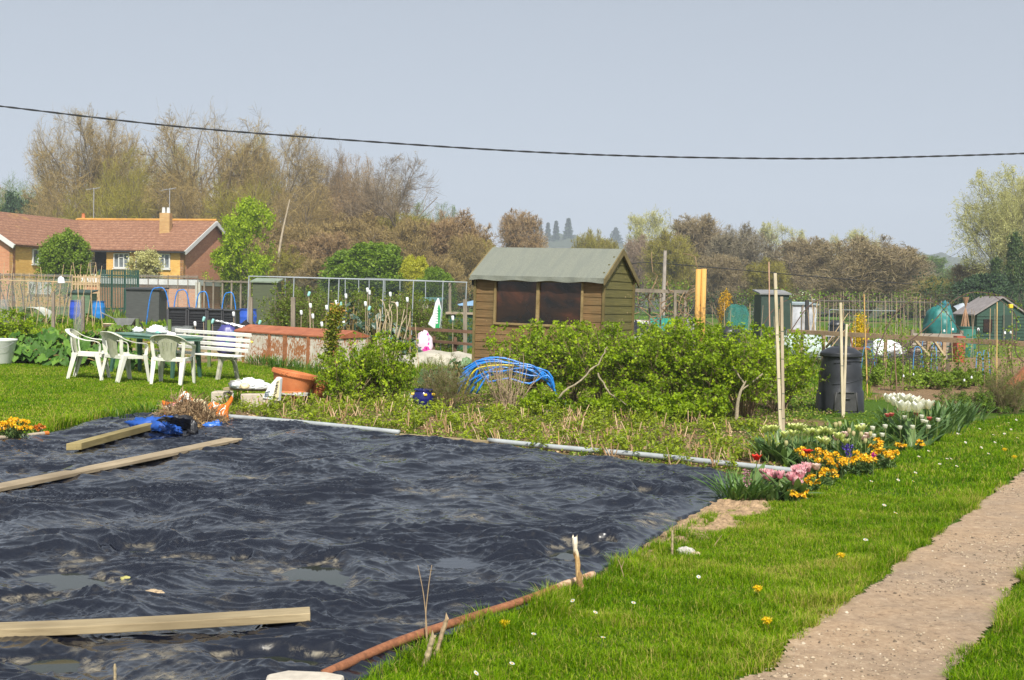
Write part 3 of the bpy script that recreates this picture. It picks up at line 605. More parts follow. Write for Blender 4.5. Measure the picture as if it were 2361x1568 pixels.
q = G(512, 982); tag(obj('root_clump', rootheap([((0, 0, .03), (.07, .03, .03))], 500, ln=.07, seed=9), leafy('tan_roots', []), loc=lift(q, .04), rz=.5), 'tiny root clod at the end of the blue scrap', 'roots')
def HG(u, v, z): return G(u, v, z) - np.array([hp[0], hp[1], 0])
def lumps(lst, mb=None):
    mb = mb or MB()
    for (u, v, z, r_, sd) in lst: mb.merge(lump(r_, sd, (28, 16), .3, 2.5, .3, .24), Matrix.Translation(HG(u, v, z)))
    return mb
mb = lumps([(402, 976, .12, (.20, .13, .08), 31), (432, 980, .09, (.12, .10, .07), 33), (444, 992, .07, (.05, .05, .09), 35), (418, 992, .04, (.12, .08, .04), 36)])
sheet([HG(360, 968, .2), HG(440, 990, .1), HG(440, 965, .26), HG(378, 958, .25)], mb, 22, 14, wr=.03, seed=4)
tag(obj('rubble_sack', mb, plain('black_polythene', (.022, .022, .025), .38, .3, 6, spec=.55), smooth=True, loc=hp), 'crumpled black polythene sack under the heap of roots', 'sack')
mb = lumps([(345, 981, .10, (.20, .10, .085), 41), (380, 984, .11, (.13, .09, .10), 42), (396, 995, .06, (.10, .07, .06), 43)])
sheet([HG(372, 974, .19), HG(396, 980, .17), HG(414, 1004, .05), HG(392, 1000, .06)], mb, 16, 12, wr=.03, seed=12)
tag(obj('plastic_bag', mb, PLA('blue_plastic', (.02, .085, .36), .3), smooth=True, loc=hp), 'glossy dark blue plastic bag draped over the end of the short timber', 'bag')
mb = lumps([(486, 983, .05, (.10, .05, .04), 51), (500, 981, .05, (.06, .04, .05), 52)])
tag(obj('plastic_scrap', mb, PLA('mid_blue_plastic', (.035, .14, .5), .35), smooth=True, loc=hp), 'small bright blue scrap of plastic right of the heap of roots', 'plastic scrap')
# ---- garden furniture on the lawn
def m_chair():
    m, nt, b = newmat('garden_plastic'); n1 = noise(nt, 5, 5, .7); g = nt.nodes.new('ShaderNodeTexCoord'); sp = nt.nodes.new('ShaderNodeSeparateXYZ'); L(nt, g.outputs['Object'], sp.inputs[0])
    f = ramp(nt, n1, [(.4, (0,)), (.75, (.55,))]); L(nt, mixc(nt, f, (.70, .69, .60), (.45, .46, .33)), b.inputs['Base Color']); b.inputs['Roughness'].default_value = .45; return m
MCH = m_chair()
def m_chairback():
    m, nt, b = newmat('mildewed_plastic'); n1 = noise(nt, 7, 6, .7, stretch=(2, 2, .6)); L(nt, ramp(nt, n1, [(.35, (.30, .31, .20)), (.7, (.50, .50, .38))]), b.inputs['Base Color']); b.inputs['Roughness'].default_value = .55; return m
MCB = m_chairback()
def make_chair(label):
    t = thing('garden_chair', label, 'chair', group='garden chairs round the green table')
    for s in (-1, 1):     # legs: L-section plates that splay and narrow
        for (x0, y0, x1, y1, zt, w0, w1) in ((.235, -.20, .235, -.29, .44, .042, .025), (.265, .215, .275, .30, .46, .040, .023)):
            mb = MB(); z = np.linspace(zt, 0, 8); k = (zt - z) / zt; cx = s * (x0 + (x1 - x0) * k); cy = y0 + (y1 - y0) * k; w_ = w0 + (w1 - w0) * k
            pts = np.stack([cx, cy, z], 1); sweep(mb, pts, np.stack([w_, 0 * w_, 0 * w_], 1), [0, .006, 0])
            sg = 1 if y0 > 0 else -1
            sweep(mb, pts + np.stack([s * w_, -sg * w_, 0 * w_], 1) * .95, np.stack([0 * w_, w_ * .9, 0 * w_], 1), [.006, 0, 0]); obj('leg', mb, MCH, t, bevel=.003)
        rim = curve([(0, -.335, .815), (s * .14, -.325, .805), (s * .235, -.275, .765), (s * .285, -.16, .70), (s * .30, 0, .655), (s * .295, .14, .645), (s * .282, .215, .605), (s * .27, .225, .52), (s * .265, .22, .44)], 40)
        T = np.gradient(rim, axis=0); T /= np.linalg.norm(T, axis=1)[:, None]; out = np.stack([rim[:, 0], rim[:, 1] * .9, 0 * rim[:, 0]], 1); out /= np.linalg.norm(out, axis=1)[:, None]
        nrm = np.cross(T, out); nrm /= np.linalg.norm(nrm, axis=1)[:, None]; side = np.cross(nrm, T)
        k = np.linspace(0, 1, len(rim)); wd = .028 + .014 * np.sin(np.clip(k * 1.25, 0, 1) * np.pi)
        mb = MB(); sweep(mb, rim, side * wd[:, None], nrm * .006); obj('armrest', mb, MCH, t, smooth=False, bevel=.003)
        up = curve([(s * .235, -.20, .43), (s * .25, -.225, .55), (s * .262, -.235, .66), (s * .25, -.255, .76)], 12); mb = MB(); sweep(mb, up, [.022, .012, 0], [0, .007, 0]); obj('back_post', mb, MCH, t)
    mb = MB(); X, Y = np.meshgrid(np.linspace(-.24, .24, 13), np.linspace(-.22, .25, 13)); Z = .43 - .022 * np.cos(X * 5.5) * np.cos((Y) * 4) + .02 * smooth(-.05, .25, Y) - .03 * smooth(.2, .26, Y)
    mb.grid(X * (1 + .12 * smooth(-.2, .25, Y)), Y, Z); mb.grid(X[:, ::-1] * (1 + .12 * smooth(-.2, .25, Y)), Y, Z - .012)
    for (a, b) in (((-.235, -.22, .41), (.235, -.22, .41)), ((-.27, .25, .405), (.27, .25, .405)), ((-.24, -.22, .415), (-.27, .25, .41)), ((.24, -.22, .415), (.27, .25, .41))): mb.bar(a, b, .012, .05)
    obj('seat', mb, MCH, t)
    mb = MB()
    def bp(x, z):     # back surface: x across, z height
        k = (z - .40) / .42; return np.array([x, -.205 - .125 * k - .03 * (1 - (x / .16)**2) * (1 - k) + .045 * (x / .2)**2 * 1.0, z])
    def strip(xa0, xa1, xb0, xb1, za, zb):
        n = 8; z = np.linspace(za, zb, n); k = np.linspace(0, 1, n)
        for side_, off in ((1, 0), (-1, .008)):
            m_ = [[bp(a, zz) + [0, off, 0], bp(b, zz) + [0, off, 0]] for a, b, zz in zip(xa0 + (xb0 - xa0) * k, xa1 + (xb1 - xa1) * k, z)]; A = np.array(m_)
            if side_ < 0: A = A[:, ::-1]
            mb.grid(A[..., 0], A[..., 1], A[..., 2])
    zt = .735
    xs0 = np.linspace(-.125, .125, 5); xs1 = np.linspace(-.15, .15, 5)
    for i in range(4): strip(xs0[i] + .004, xs0[i + 1] - .004, xs1[i] + .004, xs1[i + 1] - .004, .55, .69)
    for x0, x1 in ((-.132, -.118), (.118, .132)): strip(x0, x1, x0 * 1.2, x1 * 1.2, .55, .69)
    xs = np.linspace(-.14, .14, 9)
    for i in range(8): strip(xs[i] * .86, xs[i + 1] * .86, xs[i] * .93, xs[i + 1] * .93, .40, .552)
    xs = np.linspace(-.25, .25, 13)
    for i in range(12):
        for (xa, xb) in ((xs[i], xs[i + 1]),):
            h0 = .815 - .9 * max(0, abs(xa) - .1)**2 * 2.4; h1 = .815 - .9 * max(0, abs(xb) - .1)**2 * 2.4; l0 = .688 + .02 * (abs(xa) > .17); l1 = .688 + .02 * (abs(xb) > .17)
            q = [bp(xa, l0), bp(xb, l1), bp(xb, h1), bp(xa, h0)]; mb.add(q + [c_ + np.array([0, .008, 0]) for c_ in q], [(0, 1, 2, 3), (7, 6, 5, 4), (0, 4, 5, 1)])
    obj('backrest', mb, MCB, t); return t
ch = make_chair('off white plastic garden chair nearest the camera, seen straight from behind')
place(ch, GG(388, 887) + [0, .18, 0], R(-3))
place(dup(ch, label='off white plastic garden chair between the other two, turned half away towards the table'), GG(286, 879), R(-40))
place(dup(ch, label='off white plastic garden chair on the left, seen side on against the rhubarb'), GG(203, 873), R(-82))
GPL = plain('green_plastic', (.045, .115, .075), .4, .25, 4)
tb = thing('garden_table', 'dark green plastic garden table with bags and daffodils behind it', 'table'); TL, TW = 1.85, .85
a = np.linspace(0, 2 * np.pi, 40, endpoint=False); ex = .55; pol = np.stack([TL / 2 * np.sign(np.cos(a)) * np.abs(np.cos(a))**ex, TW / 2 * np.sign(np.sin(a)) * np.abs(np.sin(a))**ex, np.full(40, .70)], 1)
mb = MB().prism(pol, (0, 0, .02)); q = pol * [.985, .965, 1]; q[:, 2] = .655; mb.prism(q, (0, 0, .044)); obj('tabletop', mb, plain('green_table_top', (.09, .20, .14), .35, .25, 4), tb, bevel=.004)
for sx in (-1, 1):
    for sy in (-1, 1):
        mb = MB(); z = np.linspace(.655, 0, 6); k = np.linspace(0, 1, 6); sweep(mb, np.stack([sx * (.72 + .04 * k), sy * (.27 + .06 * k), z], 1), np.stack([.045 - .02 * k, 0 * k, 0 * k], 1), np.stack([0 * k, .035 - .012 * k, 0 * k], 1)); obj('leg', mb, GPL, tb, bevel=.005)
place(tb, GXX(358, 20.9), R(-30))
TBM = tb.matrix_basis.copy()
def on_table(x, y): bpy.context.view_layer.update(); return np.array(tb.matrix_world @ Vector((x, y, .722)))
WB = plain('white_thin_plastic', (.74, .76, .76), .4, .12, 9)
tag(obj('carrier_bag', lump((.09, .07, .06), 61, (22, 14), .35, 2.4, .3, .2), WB, smooth=True, loc=on_table(-.72, .22) + [0, 0, .03]), 'small crumpled white bag at the left end of the green table', 'bag')
tag(obj('carrier_bag', lump((.17, .10, .09), 62, (26, 16), .35, 2.4, .3, .2), striped('teal_print', (.74, .78, .76), (.25, .55, .48), (.74, .78, .76), 3, .5, .58), smooth=True, loc=on_table(-.2, .18) + [0, 0, .05]), 'white and mint green crumpled carrier bag on the green table', 'bag')
# slatted bench
WHP = plain('white_paint', (.80, .79, .73), .5, .1, 10); WHD = plain('dirty_white_paint', (.42, .40, .31), .75, .45, 12)
bn = thing('garden_bench', 'white slatted garden bench with greyed timber legs beside the table', 'bench'); BL = 1.78
mb = MB(); yb = lambda z: .12 + (z - .42) * .28
for z in (.79, .69, .60, .51): mb.bar((-BL / 2, yb(z), z), (BL / 2, yb(z), z), .024, .062, up=(0, -.27, 1))
obj('backrest', mb, WHP, bn, bevel=.004)
mb = MB()
for i, y in enumerate((-.34, -.25, -.16, -.07, .02)): mb.bar((-BL / 2, y, .425 - .01 * (i in (2, 3))), (BL / 2, y, .425 - .01 * (i in (2, 3))), .07, .022)
obj('seat', mb, WHP, bn, bevel=.003)
for s in (-1, 1):
    x = s * .66; mb = MB()
    leg = curve([(x, -.36, 0), (x, -.33, .15), (x, -.30, .30), (x, -.31, .405)], 10); sweep(mb, leg, [.028, 0, 0], [0, .035, 0]); obj('leg', mb, WHD, bn, bevel=.005)
    mb = MB(); leg = curve([(x, .16, 0), (x, .11, .18), (x, .07, .33), (x, yb(.42) + .025, .42), (x, yb(.8) + .045, .80)], 16); sweep(mb, leg, [.028, 0, 0], [0, .032, 0]); obj('leg', mb, WHD, bn, bevel=.005)
    mb = MB(); arc = curve([(x, -.30, .27), (x, -.23, .36), (x, -.12, .385), (x, -.01, .36), (x, .06, .27)], 14); sweep(mb, arc, [.022, 0, 0], [0, .0, .028]); mb.bar((x, -.34, .385), (x, .10, .385), .05, .045, up=(0, 0, 1)); obj('seat_bracket', mb, WHD, bn)
place(bn, GXX(467, 21.0), R(-27))
bpy.context.view_layer.update()
tag(obj('carrier_bag', lump((.17, .13, .17), 64, (24, 16), .3, 2.2, .4, .2), striped('pink_white_print', (.74, .72, .72), (.62, .42, .5), (.76, .76, .76), 4, .52, .57), smooth=True, loc=np.array(bn.matrix_world @ Vector((-.74, -.12, .58)))), 'stuffed white and pink carrier bag sitting on the left end of the bench', 'bag')
tag(obj('carrier_bag', lump((.07, .05, .035), 66, (16, 10)), PLA('yellow_plastic', (.8, .65, .1)), smooth=True, loc=np.array(bn.matrix_world @ Vector((.82, .26, .66)))), 'scrap of yellow plastic behind the right end of the bench', 'plastic scrap')
# ---- blocks, litter and terracotta pots at the lawn corner
BLK = plain('weathered_block', (.50, .43, .34), .95, .2, 14, bmp=.6)
pB = GG(596, 942); tag(obj('concrete_block', MB().box((0, 0, .095), (.44, .2, .21)), BLK, loc=pB, rz=R(-8), bevel=.01), 'pale concrete block, larger of the two, under the litter and plank', 'block')
pB2 = GG(512, 932); tag(obj('concrete_block', MB().box((0, 0, .085), (.24, .25, .19)), BLK, loc=pB2, rz=R(-4), bevel=.012), 'squarish pale block at the lawn edge, left of the litter', 'block')
pl_ = GG(568, 938); tag(obj('board', MB().box((0, 0, 0), (.66, .16, .035)), WPALE, loc=pl_ + [0, .1, .235], rz=R(-4), bevel=.004), 'short pale board resting across the two concrete blocks', 'board')
q = P(575, 908, 15.9); tag(obj('litter_bag', lump((.20, .10, .085), 71, (28, 16), .4, 2.6, .3, .25), WB, smooth=True, loc=(q[0], 15.95, .29)), 'crumpled white plastic bags piled on the short board', 'bag')
q = P(549, 905, 16.1); tag(obj('litter_bag', lump((.12, .07, .065), 72, (20, 12), .4, 2.6, .3, .25), plain('grey_film', (.35, .34, .30), .4, .5, 6), smooth=True, loc=(q[0], 16.1, .29)), 'grey rolled plastic leaning at the left of the white litter', 'bag')
q = P(562, 906, 15.8); tag(obj('litter_bag', lump((.06, .04, .05), 73, (16, 10), .4, 2.6, .3, .25), PLA('yellowish_film', (.75, .62, .38)), smooth=True, loc=(q[0], 15.82, .29)), 'small yellow and white wrapper in front of the white litter', 'bag')
# upright compost sack with dark lettering
sk = thing('compost_sack', 'stiff white plastic sack with dark lettering standing up on the concrete block', 'sack', (0, 0, 0)); sY = 15.7
S3 = lambda u, v, dy=0: P(u, v, sY + dy)
mb = MB(); poly = [S3(604, 918), S3(642, 925), S3(646, 872), S3(638, 869), S3(617, 893)]; mb.prism(poly, (.02, .07, 0)); obj('sack_body', mb, WB, sk, bevel=.008)
mb = MB(); poly = [S3(626, 922, -.006), S3(641, 924, -.006), S3(645, 876, -.006), S3(638, 878, -.006)]; mb.prism(poly, (0, .004, 0)); obj('printed_panel', mb, plain('straw_print', (.62, .55, .33), .5), sk)
mb = MB()
for (u0, v0, u1, v1) in ((629, 918, 634, 912), (630, 913, 635, 917), (631, 910, 638, 905), (632, 904, 638, 901), (633, 900, 639, 897), (634, 896, 640, 893), (636, 892, 639, 886), (635, 888, 641, 890), (637, 884, 642, 880), (638, 921, 642, 917)): mb.bar(S3(u0, v0, -.009), S3(u1, v1, -.009), .012, .003, up=(0, 1, 0))
obj('lettering', mb, plain('dark_print', (.06, .055, .04), .6), sk)
mb = MB()
for (u0, v0, u1, v1) in ((610, 914, 612, 905), (612, 905, 622, 902), (611, 910, 619, 908), (611, 914, 620, 912)): mb.bar(S3(u0, v0, -.009), S3(u1, v1, -.009), .012, .003, up=(0, 1, 0))
obj('printed_mark', mb, plain('slate_print', (.16, .2, .24), .6), sk)
# large terracotta pot tilted on a second one
def m_terra():
    m, nt, b = newmat('terracotta'); n1 = noise(nt, 5, 5, .6); L(nt, ramp(nt, n1, [(.3, (.42, .13, .045)), (.6, (.56, .185, .06)), (.85, (.62, .26, .12))]), b.inputs['Base Color']); b.inputs['Roughness'].default_value = .8; bump(nt, b, noise(nt, 60, 4), .2, .002); return m
TER = m_terra()
def potmesh(R0, R1, H_, rim=.06):
    mb = MB(); mb.lathe([(0, .0), (R1 * .97, 0), (R1, .01), (R1 + (R0 - R1) * .55, H_ * .55), (R0 * .965, H_ - rim)], 48, caps=False); return mb
def pot(label, R0, R1, H_, loc, rot, rim=.075):
    t = thing('terracotta_pot', label, 'pot', loc); t.rotation_euler = rot
    obj('pot_body', potmesh(R0, R1, H_, rim), TER, t, smooth=True)
    mb = MB(); mb.lathe([(R0 * .96, H_ - rim - .004), (R0 * 1.01, H_ - rim), (R0 * 1.03, H_ - rim + .01), (R0 * 1.045, H_ - .01), (R0 * 1.03, H_), (R0 * .95, H_), (R0 * .93, H_ - .1), (R0 * .8, H_ - .12)], 48)
    for i in range(64):
        if i % 16 < 11: a = i / 64 * 2 * np.pi; mb.box((R0 * 1.043 * math.cos(a), R0 * 1.043 * math.sin(a), H_ - rim * .5), (.012, R0 * .05, rim * .62), rz=a)
        elif i % 16 in (12, 14):
            a = i / 64 * 2 * np.pi; mb.box((R0 * 1.043 * math.cos(a), R0 * 1.043 * math.sin(a), H_ - rim * .35), (.012, R0 * .12, rim * .18), rz=a, rx=.5); mb.box((R0 * 1.043 * math.cos(a), R0 * 1.043 * math.sin(a), H_ - rim * .62), (.012, R0 * .12, rim * .18), rz=a, rx=-.5)
    obj('rim', mb, TER, t); mb = MB(); mb.lathe([(0, H_ - .1), (R0 * .9, H_ - .1)], 32); obj('soil', mb, plain('potting_soil', (.07, .045, .03), .95), t); return t
q = P(668, 905, 17.0); pot('big orange terracotta pot with patterned rim tilted to the right', .315, .25, .33, (q[0] + .01, 17.0, .11), (R(-3), R(11), 0))
q = P(660, 935, 17.0); pot('lower terracotta pot under the big tilted one, half hidden by weeds', .25, .2, .2, (q[0] + .05, 16.95, -.03), (0, 0, 0))
q = P(728, 930, 17.1); t = pot('small orange terracotta pot lying behind the tilted one', .15, .1, .22, (q[0], 17.2, .08), (R(0), R(20), 0))
q = P(655, 918, 16.9); tag(obj('plastic_sheet', lump((.25, .2, .04), 77, (22, 10), .3, 2, .3, .2), plain('dirty_film', (.42, .43, .4), .5, .4, 10), smooth=True, loc=(q[0] + .1, 16.85, .12)), 'dirty grey plastic film trapped under the tilted terracotta pot', 'plastic sheet')
# ---- rusty metal chest
def m_rustwhite():
    m, nt, b = newmat('rust_streaked_paint'); n1 = noise(nt, 22, 8, .8, stretch=(1, 1, .5), dist=.4); n2 = noise(nt, 1.6, 3, .5); g = nt.nodes.new('ShaderNodeTexCoord'); sp = nt.nodes.new('ShaderNodeSeparateXYZ'); L(nt, g.outputs['Object'], sp.inputs[0])
    f = mmath(nt, 'ADD', mmath(nt, 'MULTIPLY', n1, 1.0), mmath(nt, 'MULTIPLY', n2, .45)); f = ramp(nt, f, [(.715, (0,)), (.775, (1,))])
    c = ramp(nt, noise(nt, 40, 5), [(.3, (.22, .07, .02)), (.7, (.42, .17, .05))]); base = ramp(nt, noise(nt, 3, 5), [(.35, (.50, .46, .37)), (.7, (.68, .66, .58))])
    L(nt, mixc(nt, f, base, c), b.inputs['Base Color']); b.inputs['Roughness'].default_value = .7; return m
RW = m_rustwhite(); RLID = plain('rusted_lid', (.34, .115, .05), .7, .35, 5, dark=(.24, .07, .03)); RS = plain('rust_strap', (.33, .13, .05), .8, .4, 12)
def top_at(u, v, Y): q = P(u, v, Y); return q
fr_ = top_at(781, 783, 24.0); fl_ = top_at(543, 765, 25.9); z_t = .5 * (fr_[2] + fl_[2])
dv_ = (fl_ - fr_)[:2]; CLn = float(np.linalg.norm(dv_)); ang = math.atan2(-dv_[1], -dv_[0])
chst = thing('metal_chest', 'long rusty white metal chest with a rust red sloping lid, behind the bench', 'metal chest', (fl_[0], fl_[1], float(zg(fl_[0], fl_[1])))); D_ = .82; zb = z_t
chst.rotation_euler = (0, .012, ang)
mb = MB().box((CLn / 2, D_ / 2, zb / 2 - .1), (CLn, D_, zb + .2 - .03)); obj('chest_body', mb, RW, chst)
mb = MB(); ov = .03
prof = [(-ov, zb - .035), (-ov, zb), (D_ * .5, zb + .13), (D_ + ov, zb + .02), (D_ + ov, zb - .02)]
mb.prism([(-ov, y, z) for y, z in prof], (CLn + 2 * ov, 0, 0)); obj('lid', mb, RLID, chst, bevel=.005)
for i, f_ in enumerate((.085, .345, .50, .72)):
    mb = MB().box((CLn * f_, -.012, zb / 2 - .05), (.075 if i != 2 else .12, .022, zb + .05)); obj('strap', mb, RS, chst)
mb = MB().box((CLn * .965, -.008, zb / 2 - .05), (.15, .014, zb + .02)); obj('red_panel', mb, plain('faded_red_paint', (.5, .13, .12), .7, .4, 10), chst)
# ---- the shed
def m_clad(name, c0, c1, c2, knot=True):
    m, nt, b = newmat(name); n1 = noise(nt, 2.2, 7, .7, stretch=(1, 1, 30), dist=.3); n2 = noise(nt, 1.7, 4, .6)
    c = ramp(nt, n1, [(.3, c0), (.55, c1), (.78, c2)]); c = mixc(nt, ramp(nt, n2, [(.45, (0,)), (.7, (.5,))]), c, (.08, .075, .032))
    v = nt.nodes.new('ShaderNodeTexVoronoi'); v.inputs['Scale'].default_value = 5.2; g = nt.nodes.new('ShaderNodeTexCoord'); L(nt, g.outputs['Object'], v.inputs['Vector'])
    k = ramp(nt, v.outputs['Distance'], [(.05, (1,)), (.12, (0,))]); c = mixc(nt, k, c, (.42, .29, .15)); L(nt, c, b.inputs['Base Color']); b.inputs['Roughness'].default_value = .7; b.inputs['Specular IOR Level'].default_value = .25
    bump(nt, b, n1, .12, .003); return m
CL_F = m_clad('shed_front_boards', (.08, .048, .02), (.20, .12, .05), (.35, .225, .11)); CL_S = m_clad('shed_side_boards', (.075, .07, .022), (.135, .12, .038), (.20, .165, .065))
TRIM = wood('shed_trim', (.10, .085, .03), (.2, .15, .06), 3, (4, 4, 4)); TRIMP = wood('shed_barge', (.12, .095, .04), (.24, .19, .085), 3, (3, 3, 3))
sL, sD = 2.57, 1.52; SA = math.atan2(-.434, .901)       # front runs from far left to near right
s_near = np.array([1.60, 21.0]); s_left = s_near + np.array([-.901, .434]) * sL
shed = thing('garden_shed', 'brown green wooden garden shed with grey felt roof and two dark window panes', 'shed', (s_left[0], s_left[1], 0)); shed.rotation_euler = (0, .012, SA)
EV, RG = 2.02, 2.50; BH = .15
def boards(mb, x0, x1, z0, z1, ax, pos, out):     # ax 0: along x, facing -y ; ax 1: along y, facing +x
    z = z0 - (z0 % BH)
    while z < z1:
        a, b_ = max(z, z0), min(z + BH, z1); f0 = 1 - (a - z) / BH; f1 = 1 - (b_ - z) / BH
        if b_ - a > .004:
            o0_, o1_ = out * (.006 + .011 * f0), out * (.006 + .011 * f1)
            if ax == 0: q = [(x0, pos + .02, a), (x0, pos + o0_, a), (x0, pos + o1_, b_), (x0, pos + .02, b_)]; mb.prism(q, (x1 - x0, 0, 0))
            else: q = [(pos - .02, x0, a), (pos + o0_, x0, a), (pos + o1_, x0, b_), (pos - .02, x0, b_)]; mb.prism(q, (0, x1 - x0, 0))
        z += BH
wx0, wx1, wz0, wz1 = .40, 2.20, 1.08, 1.93
mb = MB(); boards(mb, 0, sL, .05, wz0, 0, 0, -1); boards(mb, 0, wx0, wz0, wz1, 0, 0, -1); boards(mb, wx1, sL, wz0, wz1, 0, 0, -1); boards(mb, 0, sL, wz1, EV, 0, 0, -1)
obj('front_wall', mb, CL_F, shed)
mb = MB(); 
z = 0.05 - .05
while z < RG:
    zc = z + BH / 2
    hw = sD / 2 if zc < EV else sD / 2 * (RG - zc) / (RG - EV)
    if hw > .04: boards(mb, sD / 2 - hw, sD / 2 + hw, max(z, .05), min(z + BH, RG - .03), 1, sL, 1)
    z += BH
obj('side_wall', mb, CL_S, shed)
mb = MB().prism([(0, 0.01, .05), (0, sD, .05), (0, sD, EV), (0, sD / 2, RG), (0, 0.01, EV)], (.02, 0, 0)); mb.box((sL / 2, sD, EV / 2 + .02), (sL, .02, EV - .06)); obj('rear_wall', mb, CL_S, shed)
mb = MB()
for (x, y) in ((-.004, -.026), (sL + .02, -.026), (sL + .028, sD)): obj('corner_trim', MB().bar((x, y, .03), (x, y, EV - .02), .045, .045, up=(0, 1, 0)), TRIM, shed, bevel=.003)
rt = .035; ovx, ovy = .07, .13; sl_ = (RG - EV) / (sD / 2)
def roofhalf(sg):
    y1 = sD / 2 + sg * (sD / 2 + ovy); z1 = EV - ovy * sl_ + .05; n = 24; X, T_ = np.meshgrid(np.linspace(-ovx, sL + ovx, 30), np.linspace(0, 1, 8))
    Y = sD / 2 + (y1 - sD / 2) * T_; Z = RG + .05 + (z1 - RG - .05) * T_ + .002 * fbm(X * 2, Y * 4, 2, 91) + .003 * np.abs(perlin(X * 2.5, Y * .5, 92)); m = MB()
    m.grid(X, Y, Z) if sg > 0 else m.grid(X[:, ::-1], Y, Z); return m, y1, z1
m1, yf, zf = roofhalf(-1); m2, yb_, zb_ = roofhalf(1); mb = MB().merge(m1).merge(m2)
X, T_ = np.meshgrid(np.linspace(-ovx, sL + ovx, 60), np.linspace(0, 1, 5)); wv_ = .012 * np.sin(X * 13 + np.sin(X * 4)) + .008 * perlin(X * 5, T_, 4)
mb.grid(X, yf - .012 + wv_ * T_ - .01 * T_, zf - .085 * T_ + .012 * T_ * np.sin(X * 9)); mb.prism([(-ovx, yf + .01, zf - .02), (-ovx, sD / 2, RG + .02), (-ovx, yb_, zb_ - .02), (-ovx, yb_, zb_ - .05), (-ovx, sD / 2, RG - .015), (-ovx, yf + .01, zf - .05)], (sL + 2 * ovx, 0, 0))
def m_felt():
    m, nt, b = newmat('roof_felt'); n1 = noise(nt, 60, 6, .8); n2 = noise(nt, 1.5, 4); n3 = noise(nt, 3.5, 3, .5, stretch=(2.2, .3, .3))
    c = ramp(nt, n1, [(.3, (.11, .118, .095)), (.6, (.20, .212, .172)), (.8, (.28, .295, .245))]); c = mixc(nt, ramp(nt, n3, [(.35, (.35,)), (.55, (0,))]), c, (.12, .135, .12)); L(nt, c, b.inputs['Base Color']); b.inputs['Roughness'].default_value = .95; bump(nt, b, n1, .5, .004); return m
obj('roof', mb, m_felt(), shed, smooth=True)
for xx, nm in ((sL + ovx, 'barge_board'), (-ovx, 'barge_board')):
    mb = MB(); w2 = .012
    for (ya, za, yb2, zb2) in ((yf - .02, zf - .01, sD / 2, RG + .055), (sD / 2, RG + .055, yb_ + .02, zb_ - .01)): mb.prism([(xx - w2, ya, za), (xx - w2, yb2, zb2), (xx - w2, yb2, zb2 - .125), (xx - w2, ya, za - .115)], (w2 * 2.2, 0, 0))
    obj(nm, mb, TRIMP, shed)
win = obj('window', MB(), TRIM, shed) if False else None
mb = MB(); fx = [(wx0, wx0 + .045), ((wx0 + wx1) / 2 - .03, (wx0 + wx1) / 2 + .03), (wx1 - .045, wx1)]
for a, b_ in fx: mb.box(((a + b_) / 2, -.02, (wz0 + wz1) / 2), (b_ - a, .05, wz1 - wz0))
for i in range(2):
    a, b_ = fx[i][1], fx[i + 1][0]
    for z in (wz0 + .02, wz1 - .02): mb.box(((a + b_) / 2, -.018, z), (b_ - a, .046, .04))
wf = obj('window_frame', mb, wood('window_wood', (.16, .11, .04), (.30, .22, .10), 3, (4, 4, 4)), shed, bevel=.002)
def m_pane():
    m, nt, b = newmat('painted_reflection_glass'); n1 = noise(nt, 1.6, 5, .65, dist=.7); c = ramp(nt, n1, [(.35, (.008, .009, .011)), (.55, (.03, .016, .011)), (.75, (.10, .035, .018))]); L(nt, c, b.inputs['Base Color'])  # opaque pane: dark interior and red-brown reflections painted into the colour
    b.inputs['Roughness'].default_value = .12; b.inputs['Specular IOR Level'].default_value = .5; L(nt, ramp(nt, noise(nt, 6, 5), [(.3, (.05,)), (.8, (.3,))]), b.inputs['Roughness']); return m
PANE = m_pane()
for i in range(2):
    a, b_ = fx[i][1], fx[i + 1][0]; obj('window_pane', MB().box(((a + b_) / 2, .0, (wz0 + wz1) / 2), (b_ - a, .008, wz1 - wz0 - .08)), PANE, wf)
mb = MB().bar((-.055, -.03, 1.80), (-.055, -.03, 1.90), .03, .05); obj('hinge', mb, plain('black_iron', (.02, .02, .02), .5), shed)
# ---- compost bin
cb = thing('compost_bin', 'tall black plastic compost bin with a domed lid and hatch, behind the stakes', 'compost bin', G(1948, 952)); cb.location.y += .3
BBL = plain('black_recycled_plastic', (.020, .022, .026), .42, .3, 9, spec=.6)
mb = MB(); mb.lathe([(.355, 0), (.35, .02), (.335, .30), (.315, .33), (.312, .5), (.30, .62), (.27, .76), (.262, .80)], 48)
for z0 in (.45, .70):      # swirling ribs
    a = np.linspace(-2.6, .2, 30); mb.tube(np.stack([(.316 - (z0 > .6) * .03 - .0 * a) * np.cos(a + .4), (.316 - (z0 > .6) * .03) * np.sin(a + .4), z0 + .05 * np.sin(a * 1.3 + z0 * 5)], 1), .006, 5)
obj('bin_body', mb, BBL, cb, smooth=True)
mb = MB(); mb.lathe([(.262, .80), (.30, .80), (.31, .815), (.30, .83), (.305, .845), (.295, .865), (.28, .875), (.2, .925), (.11, .955), (.10, .94), (0, .94)], 48); mb.bar((-.1, 0, .95), (.1, 0, .95), .035, .03); obj('lid', mb, BBL, cb, smooth=True)
mb = MB(); a = np.linspace(-1.57 - .5, -1.57 + .5, 12); U, Z = np.meshgrid(a, np.linspace(.03, .29, 6)); rr2 = .362 - .012 * Z / .3; mb.grid(rr2 * np.cos(U), rr2 * np.sin(U), Z)
for (p0, p1) in (((a[0], .02), (a[0] + .08, .30)), ((a[-1], .02), (a[-1] - .08, .30))): mb.tube(np.array([[.365 * math.cos(p0[0]), .365 * math.sin(p0[0]), p0[1]], [.352 * math.cos(p1[0]), .352 * math.sin(p1[0]), p1[1]]]), .01, 6)
